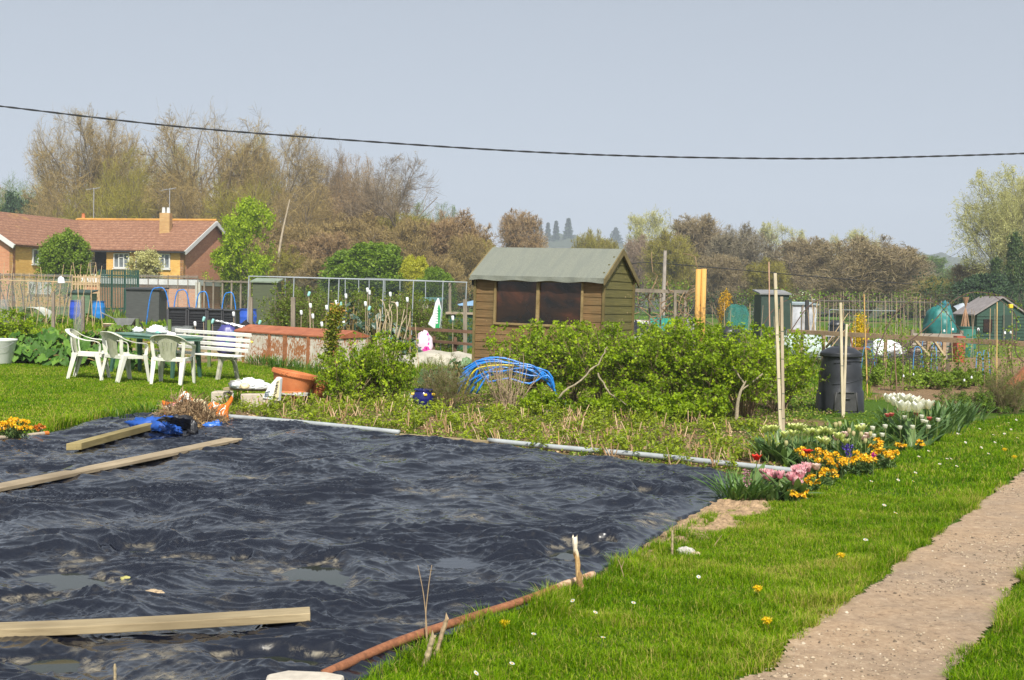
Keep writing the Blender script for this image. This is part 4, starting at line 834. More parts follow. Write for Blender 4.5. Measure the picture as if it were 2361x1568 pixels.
aa = a[2:-2]; mb.tube(np.stack([.362 * np.cos(aa), .362 * np.sin(aa), np.full(len(aa), .30)], 1), .009, 6); mb.tube(np.stack([.368 * np.cos(aa[2:-2]), .368 * np.sin(aa[2:-2]), np.full(len(aa) - 4, .21)], 1), .012, 6)
obj('hatch', mb, plain('dusty_black_plastic', (.045, .045, .043), .6, .4, 12), cb, smooth=True)
mb = MB(); aa = np.linspace(-1.57 - .2, -1.57 + .25, 9)
for z in (.715, .745): mb.tube(np.stack([.290 * np.cos(aa), .290 * np.sin(aa), np.full(9, z)], 1), .005, 5)
obj('handle', mb, BBL, cb)
# ---- tall square stakes
STK = wood('pale_stake', (.40, .33, .21), (.62, .54, .38), 2.5, (14, 14, 1.5)); STG = wood('grey_stake', (.28, .22, .14), (.46, .38, .27), 2.5, (14, 14, 1.5)); WIRE = plain('green_wire', (.02, .06, .04), .5)
def sqstake(base, top, Y, w, mat, label, wires=(), group=None, name='wooden_stake', cat='stake'):
    a = GX(base[0], Y) if Y else G(*base); b = P(top[0], top[1], a[1]); t = thing(name, label, cat, a, group=group); mb = MB(); d = b - a; mb.bar((0, 0, -.1), d, w, w, up=(0, 1, 0)); obj('post', mb, mat, t, bevel=.002)
    for f_ in wires: mb = MB(); mb.lathe([(w * .74, -.004), (w * .74, .004)], 4, caps=True); r_ = obj('wire_tie', mb, WIRE, t); r_.location = d * f_; r_.rotation_euler = (0, 0, R(45))
    return t
sqstake((1800, 1003), (1786, 630), None, .036, STK, 'tallest pale square stake, left of a close pair among the bushes', (.35, .62, .16, .9))
sqstake((1806, 1003), (1801, 684), None, .034, STG, 'greyer square stake, right of the close pair among the bushes', (.12, .3, .55, .75))
sqstake((1943, 962), (1937, 698), None, .036, STK, 'pale square stake leaning in front of the compost bin, the taller of two', (.45,))
sqstake((1944, 960), (1951, 747), None, .03, STK, 'shorter pale stake of the two crossing in front of the compost bin')
stake((1776, 960), (1772, 604), 19.5, .012, 'tall thin pinkish cane rising behind the pair of stakes', plain('pink_cane', (.55, .33, .22), .6, .2, 8), 12, 6, .0, name='garden_cane', cat='cane')
stake((1999, 960), (1991, 678), 20.0, .010, 'tall orange bamboo cane right of the compost bin', plain('orange_bamboo', (.60, .36, .12), .55, .25, 10), 13, 6, .0, name='garden_cane', cat='cane')
stake((2070, 970), (2061, 790), 15.8, .010, 'brown metal rod standing in the white tulips', plain('brown_rod', (.22, .13, .08), .6, .2, 8), 14, 6, .0, name='garden_cane', cat='cane')
stake((2297, 965), (2298, 697), 21.5, .011, 'yellow bamboo cane in front of the dark green shed', plain('yellow_bamboo', (.62, .42, .16), .55, .25, 10), 15, 6, .0, name='garden_cane', cat='cane')
# ================================================================ PLANTS
def unit(a): return a / (np.linalg.norm(a, axis=-1, keepdims=True) + 1e-9)
def grow(starts, dirs, lens, npt, wob, up, g):      # vectorised wandering polylines
    N = len(starts); pts = np.zeros((N, npt, 3)); pts[:, 0] = starts; d = unit(dirs); st = (lens / (npt - 1))[:, None]
    for i in range(1, npt):
        d = unit(d + g.normal(size=(N, 3)) * wob + np.array([0, 0, up])); pts[:, i] = pts[:, i - 1] + d * st
    return pts
def kids(pts, rad, nc, t0, t1, ang, ratio, g, lens, env=None, npt=4, wob=.15, up=.03, rr=.55, tp=1.0):
    N, m, _ = pts.shape; par = np.repeat(np.arange(N), nc); t = t0 + (t1 - t0) * g.random(len(par))**tp; f = t * (m - 1); i = np.minimum(f.astype(int), m - 2); fr_ = (f - i)[:, None]
    s = pts[par, i] * (1 - fr_) + pts[par, i + 1] * fr_; T = unit(pts[par, i + 1] - pts[par, i]); q = g.normal(size=T.shape); q = unit(q - T * np.sum(q * T, 1)[:, None]); a = ang * (.6 + .8 * g.random(len(par)))[:, None]
    d = unit(T * np.cos(a) + q * np.sin(a)); L_ = lens[par] * ratio * (1.15 - .6 * t) * (.6 + .7 * g.random(len(par))); r = (rad[par, i] * (1 - fr_[:, 0]) + rad[par, i + 1] * fr_[:, 0])
    if env is not None:
        c, R3 = env; o_ = (s - c) / R3; dd = d / R3; A = np.sum(dd * dd, 1); B = np.sum(o_ * dd, 1); Cc = np.sum(o_ * o_, 1) - 1; disc = B * B - A * Cc; ex = np.where(disc > 0, (-B + np.sqrt(np.maximum(disc, 0))) / A, .15)
        L_ = np.minimum(L_, np.maximum(ex, .12 * np.min(R3)) * (.75 + .35 * g.random(len(par))))
    P_ = grow(s, d, L_, npt, wob, up, g); r0 = np.minimum(r * .8, r * rr * (.7 + .5 * g.random(len(par)))); Rr = r0[:, None] * np.linspace(1, .45, npt)[None]; return P_, Rr, L_
def at_tips(pts, k, jit, g, t0=.2):
    N, m, _ = pts.shape; par = np.repeat(np.arange(N), k); f = (t0 + (1 - t0) * g.random(len(par))) * (m - 1); i = np.minimum(f.astype(int), m - 2); w_ = (f - i)[:, None]
    return pts[par, i] * (1 - w_) + pts[par, i + 1] * w_ + g.normal(size=(len(par), 3)) * jit, par
BARK = plain('shrub_stems', (.23, .165, .09), .85, .4, 30)
CURL = leafy('currant_leaves', [(0, (.09, .15, .004)), (.4, (.185, .285, .006)), (.75, (.30, .42, .010)), (1, (.43, .53, .02))], .45, .38, .25)
def shrub_mesh(H, R0, seed, nst=26, nk=5, lf=7, lsz=.034, base=.12, spread=.55, tmpl=None, t_off=0., low=.12, sr=.008, k2=4, shape=1.0):
    g = np.random.default_rng(seed); a = g.random(nst) * 2 * np.pi; q = g.random(nst)**.6
    st = np.stack([np.cos(a) * base * g.random(nst), np.sin(a) * base * g.random(nst), np.full(nst, -.03)], 1)
    d = np.stack([np.cos(a) * spread * q * R0 / H * 1.5, np.sin(a) * spread * q * R0 / H * 1.5, np.ones(nst)], 1); ln = H * (.62 + .52 * g.random(nst)**1.3) * (1.02 - .12 * q)
    p0 = grow(st, d, ln, 8, .10, .02, g); r0 = np.linspace(1, .35, 8)[None] * sr * (.7 + .6 * g.random((nst, 1)))
    env = (np.array([0, 0, H * .48]), np.array([R0, R0, H * .56]))
    p1, r1, l1 = kids(p0, r0, nk, low, 1, .8, .5, g, ln, env, 6, .14, .04); p2, r2, l2 = kids(p1, r1, k2, .15, 1, .8, .5, g, l1, None, 4, .15, .05)
    ws = MB().tubes(p0, r0, 5).tubes(p1, r1, 3).tubes(p2, np.maximum(r2, .0011), 3)
    pos, par = at_tips(p2, lf, .012, g); pos1, par1 = at_tips(p1, max(2, lf // 2), .012, g, .3)
    cl = np.repeat(g.random(len(p2)), lf); pos = np.concatenate([pos, pos1]); k = pos[:, 2] > .05; tt = np.concatenate([np.clip(.15 + .7 * cl + g.normal(size=len(cl)) * .12 + t_off, 0, 1), np.clip(.3 + .4 * g.random(len(pos1)) + t_off, 0, 1)])
    outw = unit(pos - np.array([0, 0, H * .35])); nrm = unit(outw + np.array([0, -.25, .9]))
    lv = MB().leaves(pos[k], lsz * (.6 + .8 * g.random(k.sum())), tmpl or LOBED, normal=nrm[k], flat=.5, tint=tt[k]); return ws, lv
SHM = {}
def shrub(name, label, cat, loc, key, params, rz=0, sc=1, group=None, lm=None, bm=None, leafname='foliage'):
    if key not in SHM:
        ws, lv = shrub_mesh(**params); SHM[key] = (ws.mesh(name + '_stems', bm or BARK), lv.mesh(name + '_leaves', lm or CURL))
    t = thing(name, label, cat, loc, rz, group); t.scale = (sc,) * 3 if np.isscalar(sc) else sc
    obj('stems', SHM[key][0], None, t); obj(leafname, SHM[key][1], None, t); return t
def b_at(u, Y): p = GX(u, Y); p[2] = float(zg(p[0], p[1])); return p
cur = dict(H=1.25, R0=.85, nst=34, nk=6, lf=6, lsz=.047, k2=4, low=.3, sr=.009)
spots = [(1215, 18.1, 'a', .96, 'with thin top shoots in front of the left shed pane'), (1312, 17.6, 'b', .95, 'in front of the right half of the shed window'), (1395, 17.0, 'c', .98, 'hiding the lower right corner of the shed'),
         (1480, 16.8, 'a', .97, 'just right of the shed corner'), (1560, 16.2, 'b', 1.02, 'in front of the two yellow cardboard tubes'), (1640, 16.0, 'c', .98, 'right of the yellow cardboard tubes'), (1718, 15.9, 'a', 1.0, 'with a bare forked trunk left of the stakes'),
         (1792, 16.9, 'c', .96, 'behind the pair of tall stakes, touching the compost bin')]
for i, (u, Y, kx, s_, lab) in enumerate(spots):
    g = dict(cur); g['seed'] = 100 + ord(kx); shrub('currant_bush', 'leafy green currant bush ' + lab, 'bush', b_at(u, Y), 'cur' + kx, g, rz=i * 1.9, sc=s_, group='currant bushes across the middle of the plot')
sm = dict(H=.78, R0=.62, nst=24, nk=6, lf=8, lsz=.04, seed=140)
shrub('gooseberry_bush', 'low rounded bright green gooseberry bush right of the terracotta pot', 'bush', b_at(800, 17.0), 'goose', sm, sc=(.95, .95, 1.0), group='gooseberry bushes beside the pots')
shrub('gooseberry_bush', 'taller gooseberry bush with a leafy top, between the pot and the blue glazed jar', 'bush', b_at(880, 17.2), 'goose', sm, rz=2, sc=(1.05, 1.05, 1.3), group='gooseberry bushes beside the pots')
shrub('gooseberry_bush', 'small leafy green bush growing at the foot of the rusty chest', 'bush', b_at(842, 20.5), 'goose', sm, rz=4, sc=(.6, .6, .9), group='gooseberry bushes beside the pots')
low = dict(H=.42, R0=.5, nst=16, nk=5, lf=9, lsz=.042, seed=150, base=.2)
for i, (u, Y, lab, s_) in enumerate(((1250, 15.9, 'low leafy seedling bush in front of the blue pipes', 1), (1375, 15.7, 'low leafy bush below the fallen bent branch', .9), (1500, 15.4, 'small yellow green bush at the front of the currants, left one', 1.2), (1610, 15.3, 'small yellow green bush at the front of the currants, right one', 1.1))):
    shrub('young_bush', lab, 'bush', b_at(u, Y), 'low', low, rz=i * 2.2, sc=s_, group='young bushes at the front of the currants')
# thin feathery yellow-green bush beside the blue jar, and bare pruned twig bush before the blue pipes
shrub('feathery_bush', 'olive green feathery herb bush between the blue jar and the blue pipes', 'bush', b_at(1022, 16.4), 'feath', dict(H=.75, R0=.42, nst=60, nk=7, lf=9, lsz=.016, seed=160, base=.22, sr=.004, tmpl=TRI), lm=leafy('feathery_leaves', [(0, (.05, .07, .012)), (.5, (.11, .135, .02)), (1, (.2, .22, .05))], .6, .3))
shrub('pruned_bush', 'bare pruned shrub of pale brown twigs in front of the blue pipes', 'bush', b_at(1172, 15.9), 'twig', dict(H=.82, R0=.45, nst=34, nk=4, lf=1, lsz=.02, seed=161, base=.10, spread=.6, sr=.009, k2=2), bm=plain('pale_twigs', (.36, .265, .165), .85, .3, 30))
g = np.random.default_rng(171)
def barebranch(label, pts, Y, r, mat, name='fallen_branch', cat='branch'):
    o0 = b_at(pts[0][0], Y); q = np.array([P(u, v, Y + (p[2] if len(p) > 2 else 0)) for p in pts for u, v in [p[:2]]]) - o0; c = curve(q, 16); c[1:-1] += g.normal(size=(len(c) - 2, 3)) * r * .6
    return tag(obj(name, MB().tube(c, np.linspace(r, r * .45, len(c)), 7), mat, loc=o0), label, cat)
LICH = plain('lichened_bark', (.36, .30, .2), .9, .4, 40, bmp=.6)
barebranch('long bent bare branch slanting up to the right through the currant bushes', [(1265, 940), (1300, 905), (1350, 865), (1385, 830), (1400, 800)], 15.7, .016, LICH)
barebranch('bare branch slanting down to the right below the currant bushes', [(1378, 860), (1400, 900), (1440, 930), (1500, 950)], 15.5, .012, LICH)
ft = thing('small_tree', 'pale forked lichen covered bare trunk under the currant bushes left of the stakes', 'tree', b_at(1697, 15.4))
for j, pts in enumerate(([(1697, 975), (1700, 930), (1708, 900), (1720, 878)], [(1708, 900), (1735, 880), (1758, 862)], [(1716, 885), (1700, 862), (1690, 845)])):
    q = np.array([P(u, v, 15.4) for u, v in pts]) - np.array(ft.location); obj('trunk' if j == 0 else 'fork', MB().tube(curve(q, 10), np.linspace(.028, .012, len(curve(q, 10))) if j == 0 else .011, 8), LICH, ft)
# ---- raspberry bed: young leafy shoots and cut canes
RASL = leafy('raspberry_leaves', [(0, (.11, .15, .006)), (.45, (.22, .29, .012)), (.8, (.32, .40, .02)), (1, (.42, .47, .05))], .5, .35, .3)
def bedpts(n, dens=None, poly=BED, m_=0.0):
    p = np.array(poly); x0, y0 = p.min(0); x1, y1 = p.max(0); X = rng.uniform(x0, x1, n); Y = rng.uniform(y0, y1, n); k = distpoly(X, Y, poly) > m_
    if dens is not None: k &= dens(X, Y)
    return X[k], Y[k]
def rasp_mesh(seed, h=.2, n=7):
    g = np.random.default_rng(seed); st = g.normal(size=(n, 3)) * .05; st[:, 2] = -.01; d = np.stack([g.normal(size=n) * .35, g.normal(size=n) * .35, np.ones(n)], 1); ln = h * (.5 + .8 * g.random(n)); p = grow(st, d, ln, 5, .12, 0, g)
    pos, par = at_tips(p, 9, .022, g, .35); return MB().leaves(pos, .05 * (.6 + .7 * g.random(len(pos))), LEAF, flat=.62, tint=np.clip(np.repeat(g.random(n), 9) * .5 + g.random(len(pos)) * .5, 0, 1)), MB().tubes(p, np.full((n, 5), .0022), 3)
stemg = plain('green_stem', (.16, .2, .05), .7, .3, 20)
rm = []
for s_ in range(5): a, b = rasp_mesh(200 + s_); rm.append((a.mesh('raspberry_foliage', RASL), b.mesh('raspberry_stem', stemg)))
X, Y = bedpts(1200, lambda X, Y: fbm(X * .9, Y * 1.4, 3, 205) > -.42, m_=.06)
for i, (x, y) in enumerate(zip(X[:270], Y[:270])):
    t = thing('raspberry_shoot', 'low bushy green raspberry shoot in the cut back bed behind the grey pipe', 'raspberry plant', (x, y, float(zg(x, y))), rng.random() * 6.28, 'young raspberry shoots in the bed'); s_ = .5 + .6 * rng.random(); t.scale = (s_,) * 3
    a, b = rm[i % 5]; obj('stems', b, None, t); obj('foliage', a, None, t)
cut = []
CUTM = leafy('cut_canes', [(0, (.24, .13, .055)), (.5, (.42, .27, .14)), (1, (.56, .41, .25))], .8, 0, .2)
for s_ in range(4):
    g = np.random.default_rng(220 + s_); n = 4; st = g.normal(size=(n, 3)) * .03; st[:, 2] = -.02; p = grow(st, np.stack([g.normal(size=n) * .22, g.normal(size=n) * .22, np.ones(n)], 1), .09 + .16 * g.random(n), 4, .08, 0, g); cut.append(MB().tubes(p, np.full((n, 4), .0052), 5).mesh('cut_cane', CUTM))
X, Y = bedpts(1500, lambda X, Y: fbm(X * .8, Y * 1.6, 3, 231) > -.15, m_=.05)
for i, (x, y) in enumerate(zip(X[:130], Y[:130])):
    o = obj('cut_canes', cut[i % 4], None, loc=(x, y, float(zg(x, y))), rz=rng.random() * 6.28); tag(o, 'tuft of short orange brown cut raspberry canes in the bed behind the grey pipe', 'cut canes', 'cut raspberry cane stumps')
def litter(n, poly, name, mat, sz, tm=LEAF, z=.01, flat=.85, m_=0, dens=None):
    X, Y = bedpts(n, dens, poly, m_); return kind(obj(name, MB().leaves(np.stack([X, Y, zg(X, Y) + z], 1), sz * (.5 + rng.random(len(X))), tm, flat=flat), mat), 'stuff')
WEED = leafy('weeds', [(0, (.07, .12, .008)), (.5, (.15, .23, .012)), (1, (.27, .33, .04))], .55, .3, .3)
litter(30000, BED, 'weeds', WEED, .03, z=.02, flat=.5, dens=lambda X, Y: fbm(X * 1.3, Y * 1.8, 4, 241) > -.1)
litter(16000, BED, 'dead_leaves', leafy('dead_leaf_litter', [(0, (.14, .08, .035)), (.5, (.3, .19, .1)), (1, (.48, .36, .22))], .9, 0, .1), .035, z=.012, flat=.8)
SB = W((760, 915), (1790, 985), (1900, 960), (1990, 940), (1960, 900), (1100, 850), (790, 880))
litter(26000, SB, 'ground_cover', WEED, .04, z=.03, flat=.4); litter(14000, SB, 'dead_leaves', MC['dead_leaf_litter'], .04, z=.015, flat=.8)
FB = W((1650, 1165), (1760, 1150), (1850, 1130), (1990, 1080), (2090, 1030), (2230, 975), (2250, 950), (2000, 950), (1880, 960), (1790, 1000), (1800, 1080))
litter(9000, FB, 'ground_cover', WEED, .035, z=.02, flat=.4)
# ---- flower border
TULL = leafy('tulip_leaves', [(0, (.05, .10, .03)), (.5, (.10, .18, .05)), (1, (.2, .29, .09))], .45, .3, .4)
def blade(mb, a, az, L_, w_, lean, g, curl=.5, tint=.5):
    n = 7; t = np.linspace(0, 1, n); dx, dy = math.cos(az), math.sin(az); r_ = L_ * (lean * t + curl * lean * t**2.2 * .8); z = L_ * (t - .35 * curl * t**2.5) * math.cos(lean * .7); x = a[0] + dx * r_; y = a[1] + dy * r_; ww = w_ * np.sin(np.clip(t * .92 + .08, 0, 1) * np.pi)**.7 * .5; ww[-1] = 0
    Lp = np.stack([x - dy * ww, y + dx * ww, z + ww * .35], 1); Rp = np.stack([x + dy * ww, y - dx * ww, z + ww * .35], 1); M_ = np.stack([x, y, z], 1); V = np.stack([Lp, M_, Rp], 1).reshape(-1, 3)
    F = [(i * 3 + j, i * 3 + j + 1, i * 3 + j + 4, i * 3 + j + 3) for i in range(n - 1) for j in range(2)]; mb.add(V, F, tint)
def petals(mb, c, n, L_, w_, open_, g, tint=None, layers=1, ruff=.0, tip=.0):
    for l in range(layers):
        for i in range(n):
            az = (i + l * .5) / n * 2 * np.pi + g.normal() * .08; m = 5; t = np.linspace(0, 1, m); u = np.linspace(-1, 1, 5); T_, U = np.meshgrid(t, u, indexing='ij'); op = open_ * (1 - .3 * l)
            r_ = L_ * (.16 + .30 * np.sin(T_ * 2.0) + op * T_**2 * .8) ; z = L_ * (T_ * (1 - .35 * op * T_)) ; ww = w_ * .5 * np.sin(np.clip(.18 + T_ * (.80 + tip), 0, 1) * np.pi)**.75
            X = r_ * math.cos(az) - U * ww * math.sin(az) - U * U * ww * .35 * math.cos(az); Y = r_ * math.sin(az) + U * ww * math.cos(az) - U * U * ww * .35 * math.sin(az); Z = z + ruff * L_ * np.sin(U * 7 + i) * T_ * .25
            mb.grid(c[0] + X, c[1] + Y, c[2] + Z, np.full(X.shape, (g.random() if tint is None else tint)) * .5 + T_ * .5)
def petmat(name, stops): return leafy(name, stops, .4, .3, .35, 1.2)
PM = dict(white=petmat('white_petals', [(0, (.80, .68, .22)), (.25, (.80, .78, .66)), (1, (.84, .83, .78))]), green=petmat('green_white_petals', [(0, (.32, .42, .08)), (.5, (.55, .62, .16)), (1, (.80, .80, .45))]), pink=petmat('pink_petals', [(0, (.72, .12, .22)), (.5, (.78, .30, .38)), (1, (.84, .62, .62))]),
          red=petmat('red_petals', [(0, (.5, .012, .008)), (.6, (.68, .03, .015)), (1, (.75, .10, .05))]), blush=petmat('blush_petals', [(0, (.7, .42, .38)), (1, (.80, .66, .60))]), bud=petmat('bud_petals', [(0, (.30, .38, .12)), (.6, (.55, .5, .25)), (1, (.66, .5, .3))]), coral=petmat('coral_petals', [(0, (.6, .06, .06)), (1, (.78, .25, .22))]))
FL = {}
def tulip_meshes(kd, seed):
    if (kd, seed) in FL: return FL[(kd, seed)]
    g = np.random.default_rng(seed); st = MB(); H_ = 1.0; c = curve([(0, 0, 0), (.01, .005, .1), (.004, -.006, .22), (.0, .0, .30)], 8); st.tube(c, .0035, 6)
    lv = MB()
    for j in range(4): blade(lv, (0, 0), g.random() * 6.28, .24 + .06 * g.random(), .05, .35 + .3 * g.random(), g, .5, .2 + .6 * g.random())
    f = MB(); top = (0, 0, .295)
    if kd == 'white_big': petals(f, top, 6, .085, .06, .30, g); mat = PM['white']
    elif kd == 'white': petals(f, top, 6, .045, .042, .25, g, layers=2, tint=.9); mat = PM['white']
    elif kd == 'green': petals(f, top, 6, .055, .034, .45, g, tip=.05, layers=1); petals(f, top, 3, .05, .034, .2, g); mat = PM['green']
    elif kd == 'pink': petals(f, top, 6, .052, .04, .35, g, layers=3, ruff=.9); mat = PM['pink']
    elif kd == 'red': petals(f, top, 6, .05, .045, .5, g, tint=.5, tip=.08); mat = PM['red']
    elif kd == 'red_flat': petals(f, top, 8, .04, .04, 1.0, g, tint=.5, layers=2); mat = PM['red']
    elif kd == 'blush': petals(f, top, 6, .05, .05, .4, g, layers=2); mat = PM['blush']
    elif kd == 'coral': petals(f, top, 6, .045, .045, .5, g, layers=2); mat = PM['coral']
    else: petals(f, top, 6, .05, .026, -.22, g); mat = PM['bud']
    FL[(kd, seed)] = (st.mesh('stem', stemg), lv.mesh('leaves', TULL), f.mesh('flower', mat, smooth=True)); return FL[(kd, seed)]
TN = dict(white_big='large pure white open tulip in the clump at the far end of the border', white='small rounded creamy white tulip in the flower border', green='pale green and white lily shaped tulip in the middle of the border', pink='ruffled bright pink tulip in the clump at the corner of the black plastic', red='', blush='pale blush pink tulip among the green white ones', bud='closed greenish peach tulip bud among the open ones', coral='coral pink tulip below the big white clump')
def tulip(kd, u, v, hgt, label=None, nf=1, sc=1.0):     # u, v = picture position of the flower head, hgt = its height above ground
    p = G(u, v, hgt); s_ = hgt / .32; st, lv, fl = tulip_meshes(kd, int(rng.integers(3))); t = thing('tulip', label or TN[kd], 'tulip', (p[0], p[1], 0), rng.random() * 6.28, None if label else kd.replace('_', ' ') + ' tulips in the flower border'); t.scale = (sc, sc, s_)
    obj('stem', st, None, t); obj('leaves', lv, None, t); f = obj('flower', fl, None, t); f.location.z = .295 * (1 - sc / s_); f.scale.z = sc / s_; return t
for (u, v) in ((2048, 925), (2062, 930), (2078, 934), (2085, 924), (2098, 930), (2108, 924), (2118, 932), (2128, 936), (2138, 938), (2070, 922), (2092, 936), (2112, 940)): tulip('white_big', u, v + 2 + rng.normal() * 3, .38 + .07 * rng.random(), sc=1.35 + .3 * rng.random())
for (u, v, h) in ((2085, 962, .30), (2124, 960, .30), (2127, 971, .26), (2134, 973, .26), (2162, 968, .26), (2103, 985, .24), (2140, 985, .22), (2040, 983, .28), (2074, 987, .2), (2011, 987, .28), (1988, 980, .32), (2013, 1006, .2), (1998, 1004, .22), (2033, 1004, .2), (2003, 1008, .2)): tulip('white', u, v, h)
for (u, v, h) in ((1755, 990, .32), (1763, 986, .34), (1771, 987, .33), (1779, 986, .33), (1817, 982, .34), (1823, 983, .34), (1832, 981, .34), (1839, 983, .33), (1842, 986, .3), (1854, 994, .32), (1862, 993, .32), (1876, 995, .32), (1883, 996, .3), (1889, 989, .34), (1894, 992, .32), (1905, 994, .32), (1912, 994, .3), (1800, 1001, .3), (1818, 998, .3), (1885, 1014, .28), (1896, 1017, .28), (1922, 1003, .32), (1930, 1007, .3), (1940, 1018, .26), (1972, 986, .34), (1979, 984, .34)): tulip('green', u + 8, v + 2, h, sc=1.3)
for (u, v, h) in ((1948, 1001, .3), (1942, 1004, .28), (1928, 1010, .28), (2000, 1004, .26), (1990, 1010, .24)): tulip('blush', u, v, h, sc=1.1)
for (u, v, h) in ((1957, 992, .38), (1926, 978, .4), (1935, 976, .4), (1985, 1002, .3), (1902, 1012, .3), (1812, 1024, .22), (1967, 1000, .32), (2006, 1001, .3), (1872, 1000, .3), (1994, 1018, .24)): tulip('bud', u, v, h)
for (u, v) in ((1769, 1093), (1776, 1096), (1785, 1098), (1793, 1102), (1800, 1100), (1807, 1104), (1813, 1097), (1819, 1104), (1828, 1092), (1836, 1098), (1840, 1088), (1848, 1086), (1832, 1104), (1859, 1082), (1866, 1083)): tulip('pink', u, v, .15 + .05 * rng.random(), sc=1.0 + .35 * rng.random()).rotation_euler.x = rng.normal() * .3
tulip('blush', 1881, 1079, .19, 'white and pink frilled tulip, highest of the pink clump', sc=1.15)
tulip('red', 1744, 1056, .25, 'single scarlet pointed tulip at the corner of the black plastic', sc=1.25); tulip('red_flat', 1861, 1041, .24, 'wide open red tulip among the green white ones', sc=1.25)
for (u, v, h) in ((2110, 950, .28), (2112, 956, .27), (2142, 965, .25), (2045, 957, .28), (2055, 955, .3)): tulip('coral', u, v, h)
def hyac(u, v, h, mat, label, s_=1):
    p = G(u, v, h); t = thing('hyacinth', label, 'hyacinth', (p[0], p[1], 0)); g = np.random.default_rng(3); lv = MB(); [blade(lv, (0, 0), j * 1.3, .2, .022, .4, g, .4, .6) for j in range(6)]; obj('leaves', lv, TULL, t)
    m = MB(); n = 90; z = h - .07 + .13 * g.random(n) * s_; a = g.random(n) * 6.28; pos = np.stack([np.cos(a) * .024, np.sin(a) * .024, z], 1); m.leaves(pos, .02, QUAD, normal=unit(pos - np.array([0, 0, h - .03])), flat=.6); obj('flower_spike', m, mat, t); m = MB().tube([(0, 0, 0), (0, 0, h)], .006, 6); obj('stem', m, stemg, t)
hyac(1722, 1100, .17, petmat('plum_florets', [(0, (.22, .06, .10)), (1, (.55, .32, .36))]), 'dusky plum hyacinth at the edge of the black plastic')
for (u, v, l) in ((1946, 1034, 'left'), (1958, 1038, 'right')): hyac(u, v, .2, petmat('violet_florets', [(0, (.04, .015, .22)), (1, (.14, .08, .5))]), 'violet blue hyacinth among the wallflowers, %s one of two' % l)
ORF = petmat('wallflower_petals', [(0, (.68, .30, .004)), (.5, (.80, .45, .006)), (1, (.86, .62, .03))])
def wallflower(u, v, h, r_, label, nh=9, seed=1, group='yellow wallflowers along the border', fm=ORF):
    p = G(u, v, h); g = np.random.default_rng(seed); t = thing('wallflower', label, 'wallflower', (p[0], p[1], 0), 0, group); st = np.zeros((nh, 3)); a = g.random(nh) * 6.28; q = g.random(nh)**.5; d = np.stack([np.cos(a) * q * r_ / h, np.sin(a) * q * r_ / h, np.ones(nh)], 1); ln = h * (.75 + .35 * g.random(nh)); P_ = grow(st, d, ln, 6, .04, 0, g)
    obj('stems', MB().tubes(P_, np.full((nh, 6), .003), 4), stemg, t); pos, _ = at_tips(P_, 22, .006, g, .15); obj('foliage', MB().leaves(pos, .045 * (.5 + g.random(len(pos))), T_leaf(.22), normal=unit(pos * [1, 1, .2]), flat=.4), TULL, t)
    m = MB(); hd = P_[:, -1]; k = 34; par = np.repeat(np.arange(nh), k); q = unit(g.normal(size=(len(par), 3))); q[:, 2] = np.abs(q[:, 2]); pos = hd[par] + q * np.array([.03, .03, .022]) * (.5 + .5 * g.random((len(par), 1))); m.leaves(pos, .020 + .009 * g.random(len(pos)), QUAD, normal=q, flat=.75); obj('flowers', m, fm, t)
wl = 'clump of orange yellow wallflowers '
for i, (u, v, h, r_, nh, lab) in enumerate(((1862, 1040, .22, .1, 5, 'just above the wide open red tulip'), (1886, 1042, .24, .14, 8, 'in the middle of the border, leftmost big one'), (1915, 1050, .22, .14, 8, 'left of the violet hyacinths'), (1940, 1058, .18, .12, 6, 'below the violet hyacinths'), (1975, 1048, .2, .16, 9, 'right of the violet hyacinths'), (2003, 1050, .18, .14, 8, 'around the magenta flower'), (2010, 1018, .24, .15, 9, 'below the little white tulips, upper one'), (2030, 1036, .2, .14, 8, 'at the front right of the border'), (2052, 1042, .16, .1, 5, 'at the right tip of the border'),
        (1905, 1082, .14, .12, 6, 'between the pink tulips and the lawn edge'), (1868, 1102, .12, .12, 7, 'touching the right side of the pink tulips'), (1845, 1122, .1, .1, 6, 'below the pink tulips'), (1835, 1136, .08, .08, 4, 'lowest, at the lawn edge'), (2080, 1020, .1, .1, 3, 'sparse, near the front of the white tulips'), (2115, 1018, .1, .08, 3, 'sparse and small, under the white tulips right side'), (1925, 1070, .12, .1, 5, 'hanging over the lawn edge in the middle'))): wallflower(u, v, h, r_, wl + lab, nh, 300 + i)
wallflower(40, 968, .24, .2, 'isolated wallflower bush with golden flowers at the left edge of the lawn', 20, 340, None); wallflower(14, 984, .16, .12, 'small low golden wallflower at the far left edge', 7, 341, None)
wallflower(92, 985, .12, .06, 'tiny orange brown wallflower right of the golden bush', 4, 342, None, petmat('rust_petals', [(0, (.45, .1, .01)), (1, (.65, .25, .03))]))
p = G(2004, 1050, .2); t = tag(obj('anemone', MB().leaves(np.array([[0, 0, .2]] * 18), .028, QUAD, flat=.5), petmat('magenta_petals', [(0, (.45, .01, .25)), (1, (.65, .05, .4))]), loc=(p[0], p[1] - .12, .02)), 'single magenta flower in the wallflowers', 'flower'); obj('stem', MB().tube([(0, 0, 0), (0, 0, .2)], .0025, 5), stemg, t)
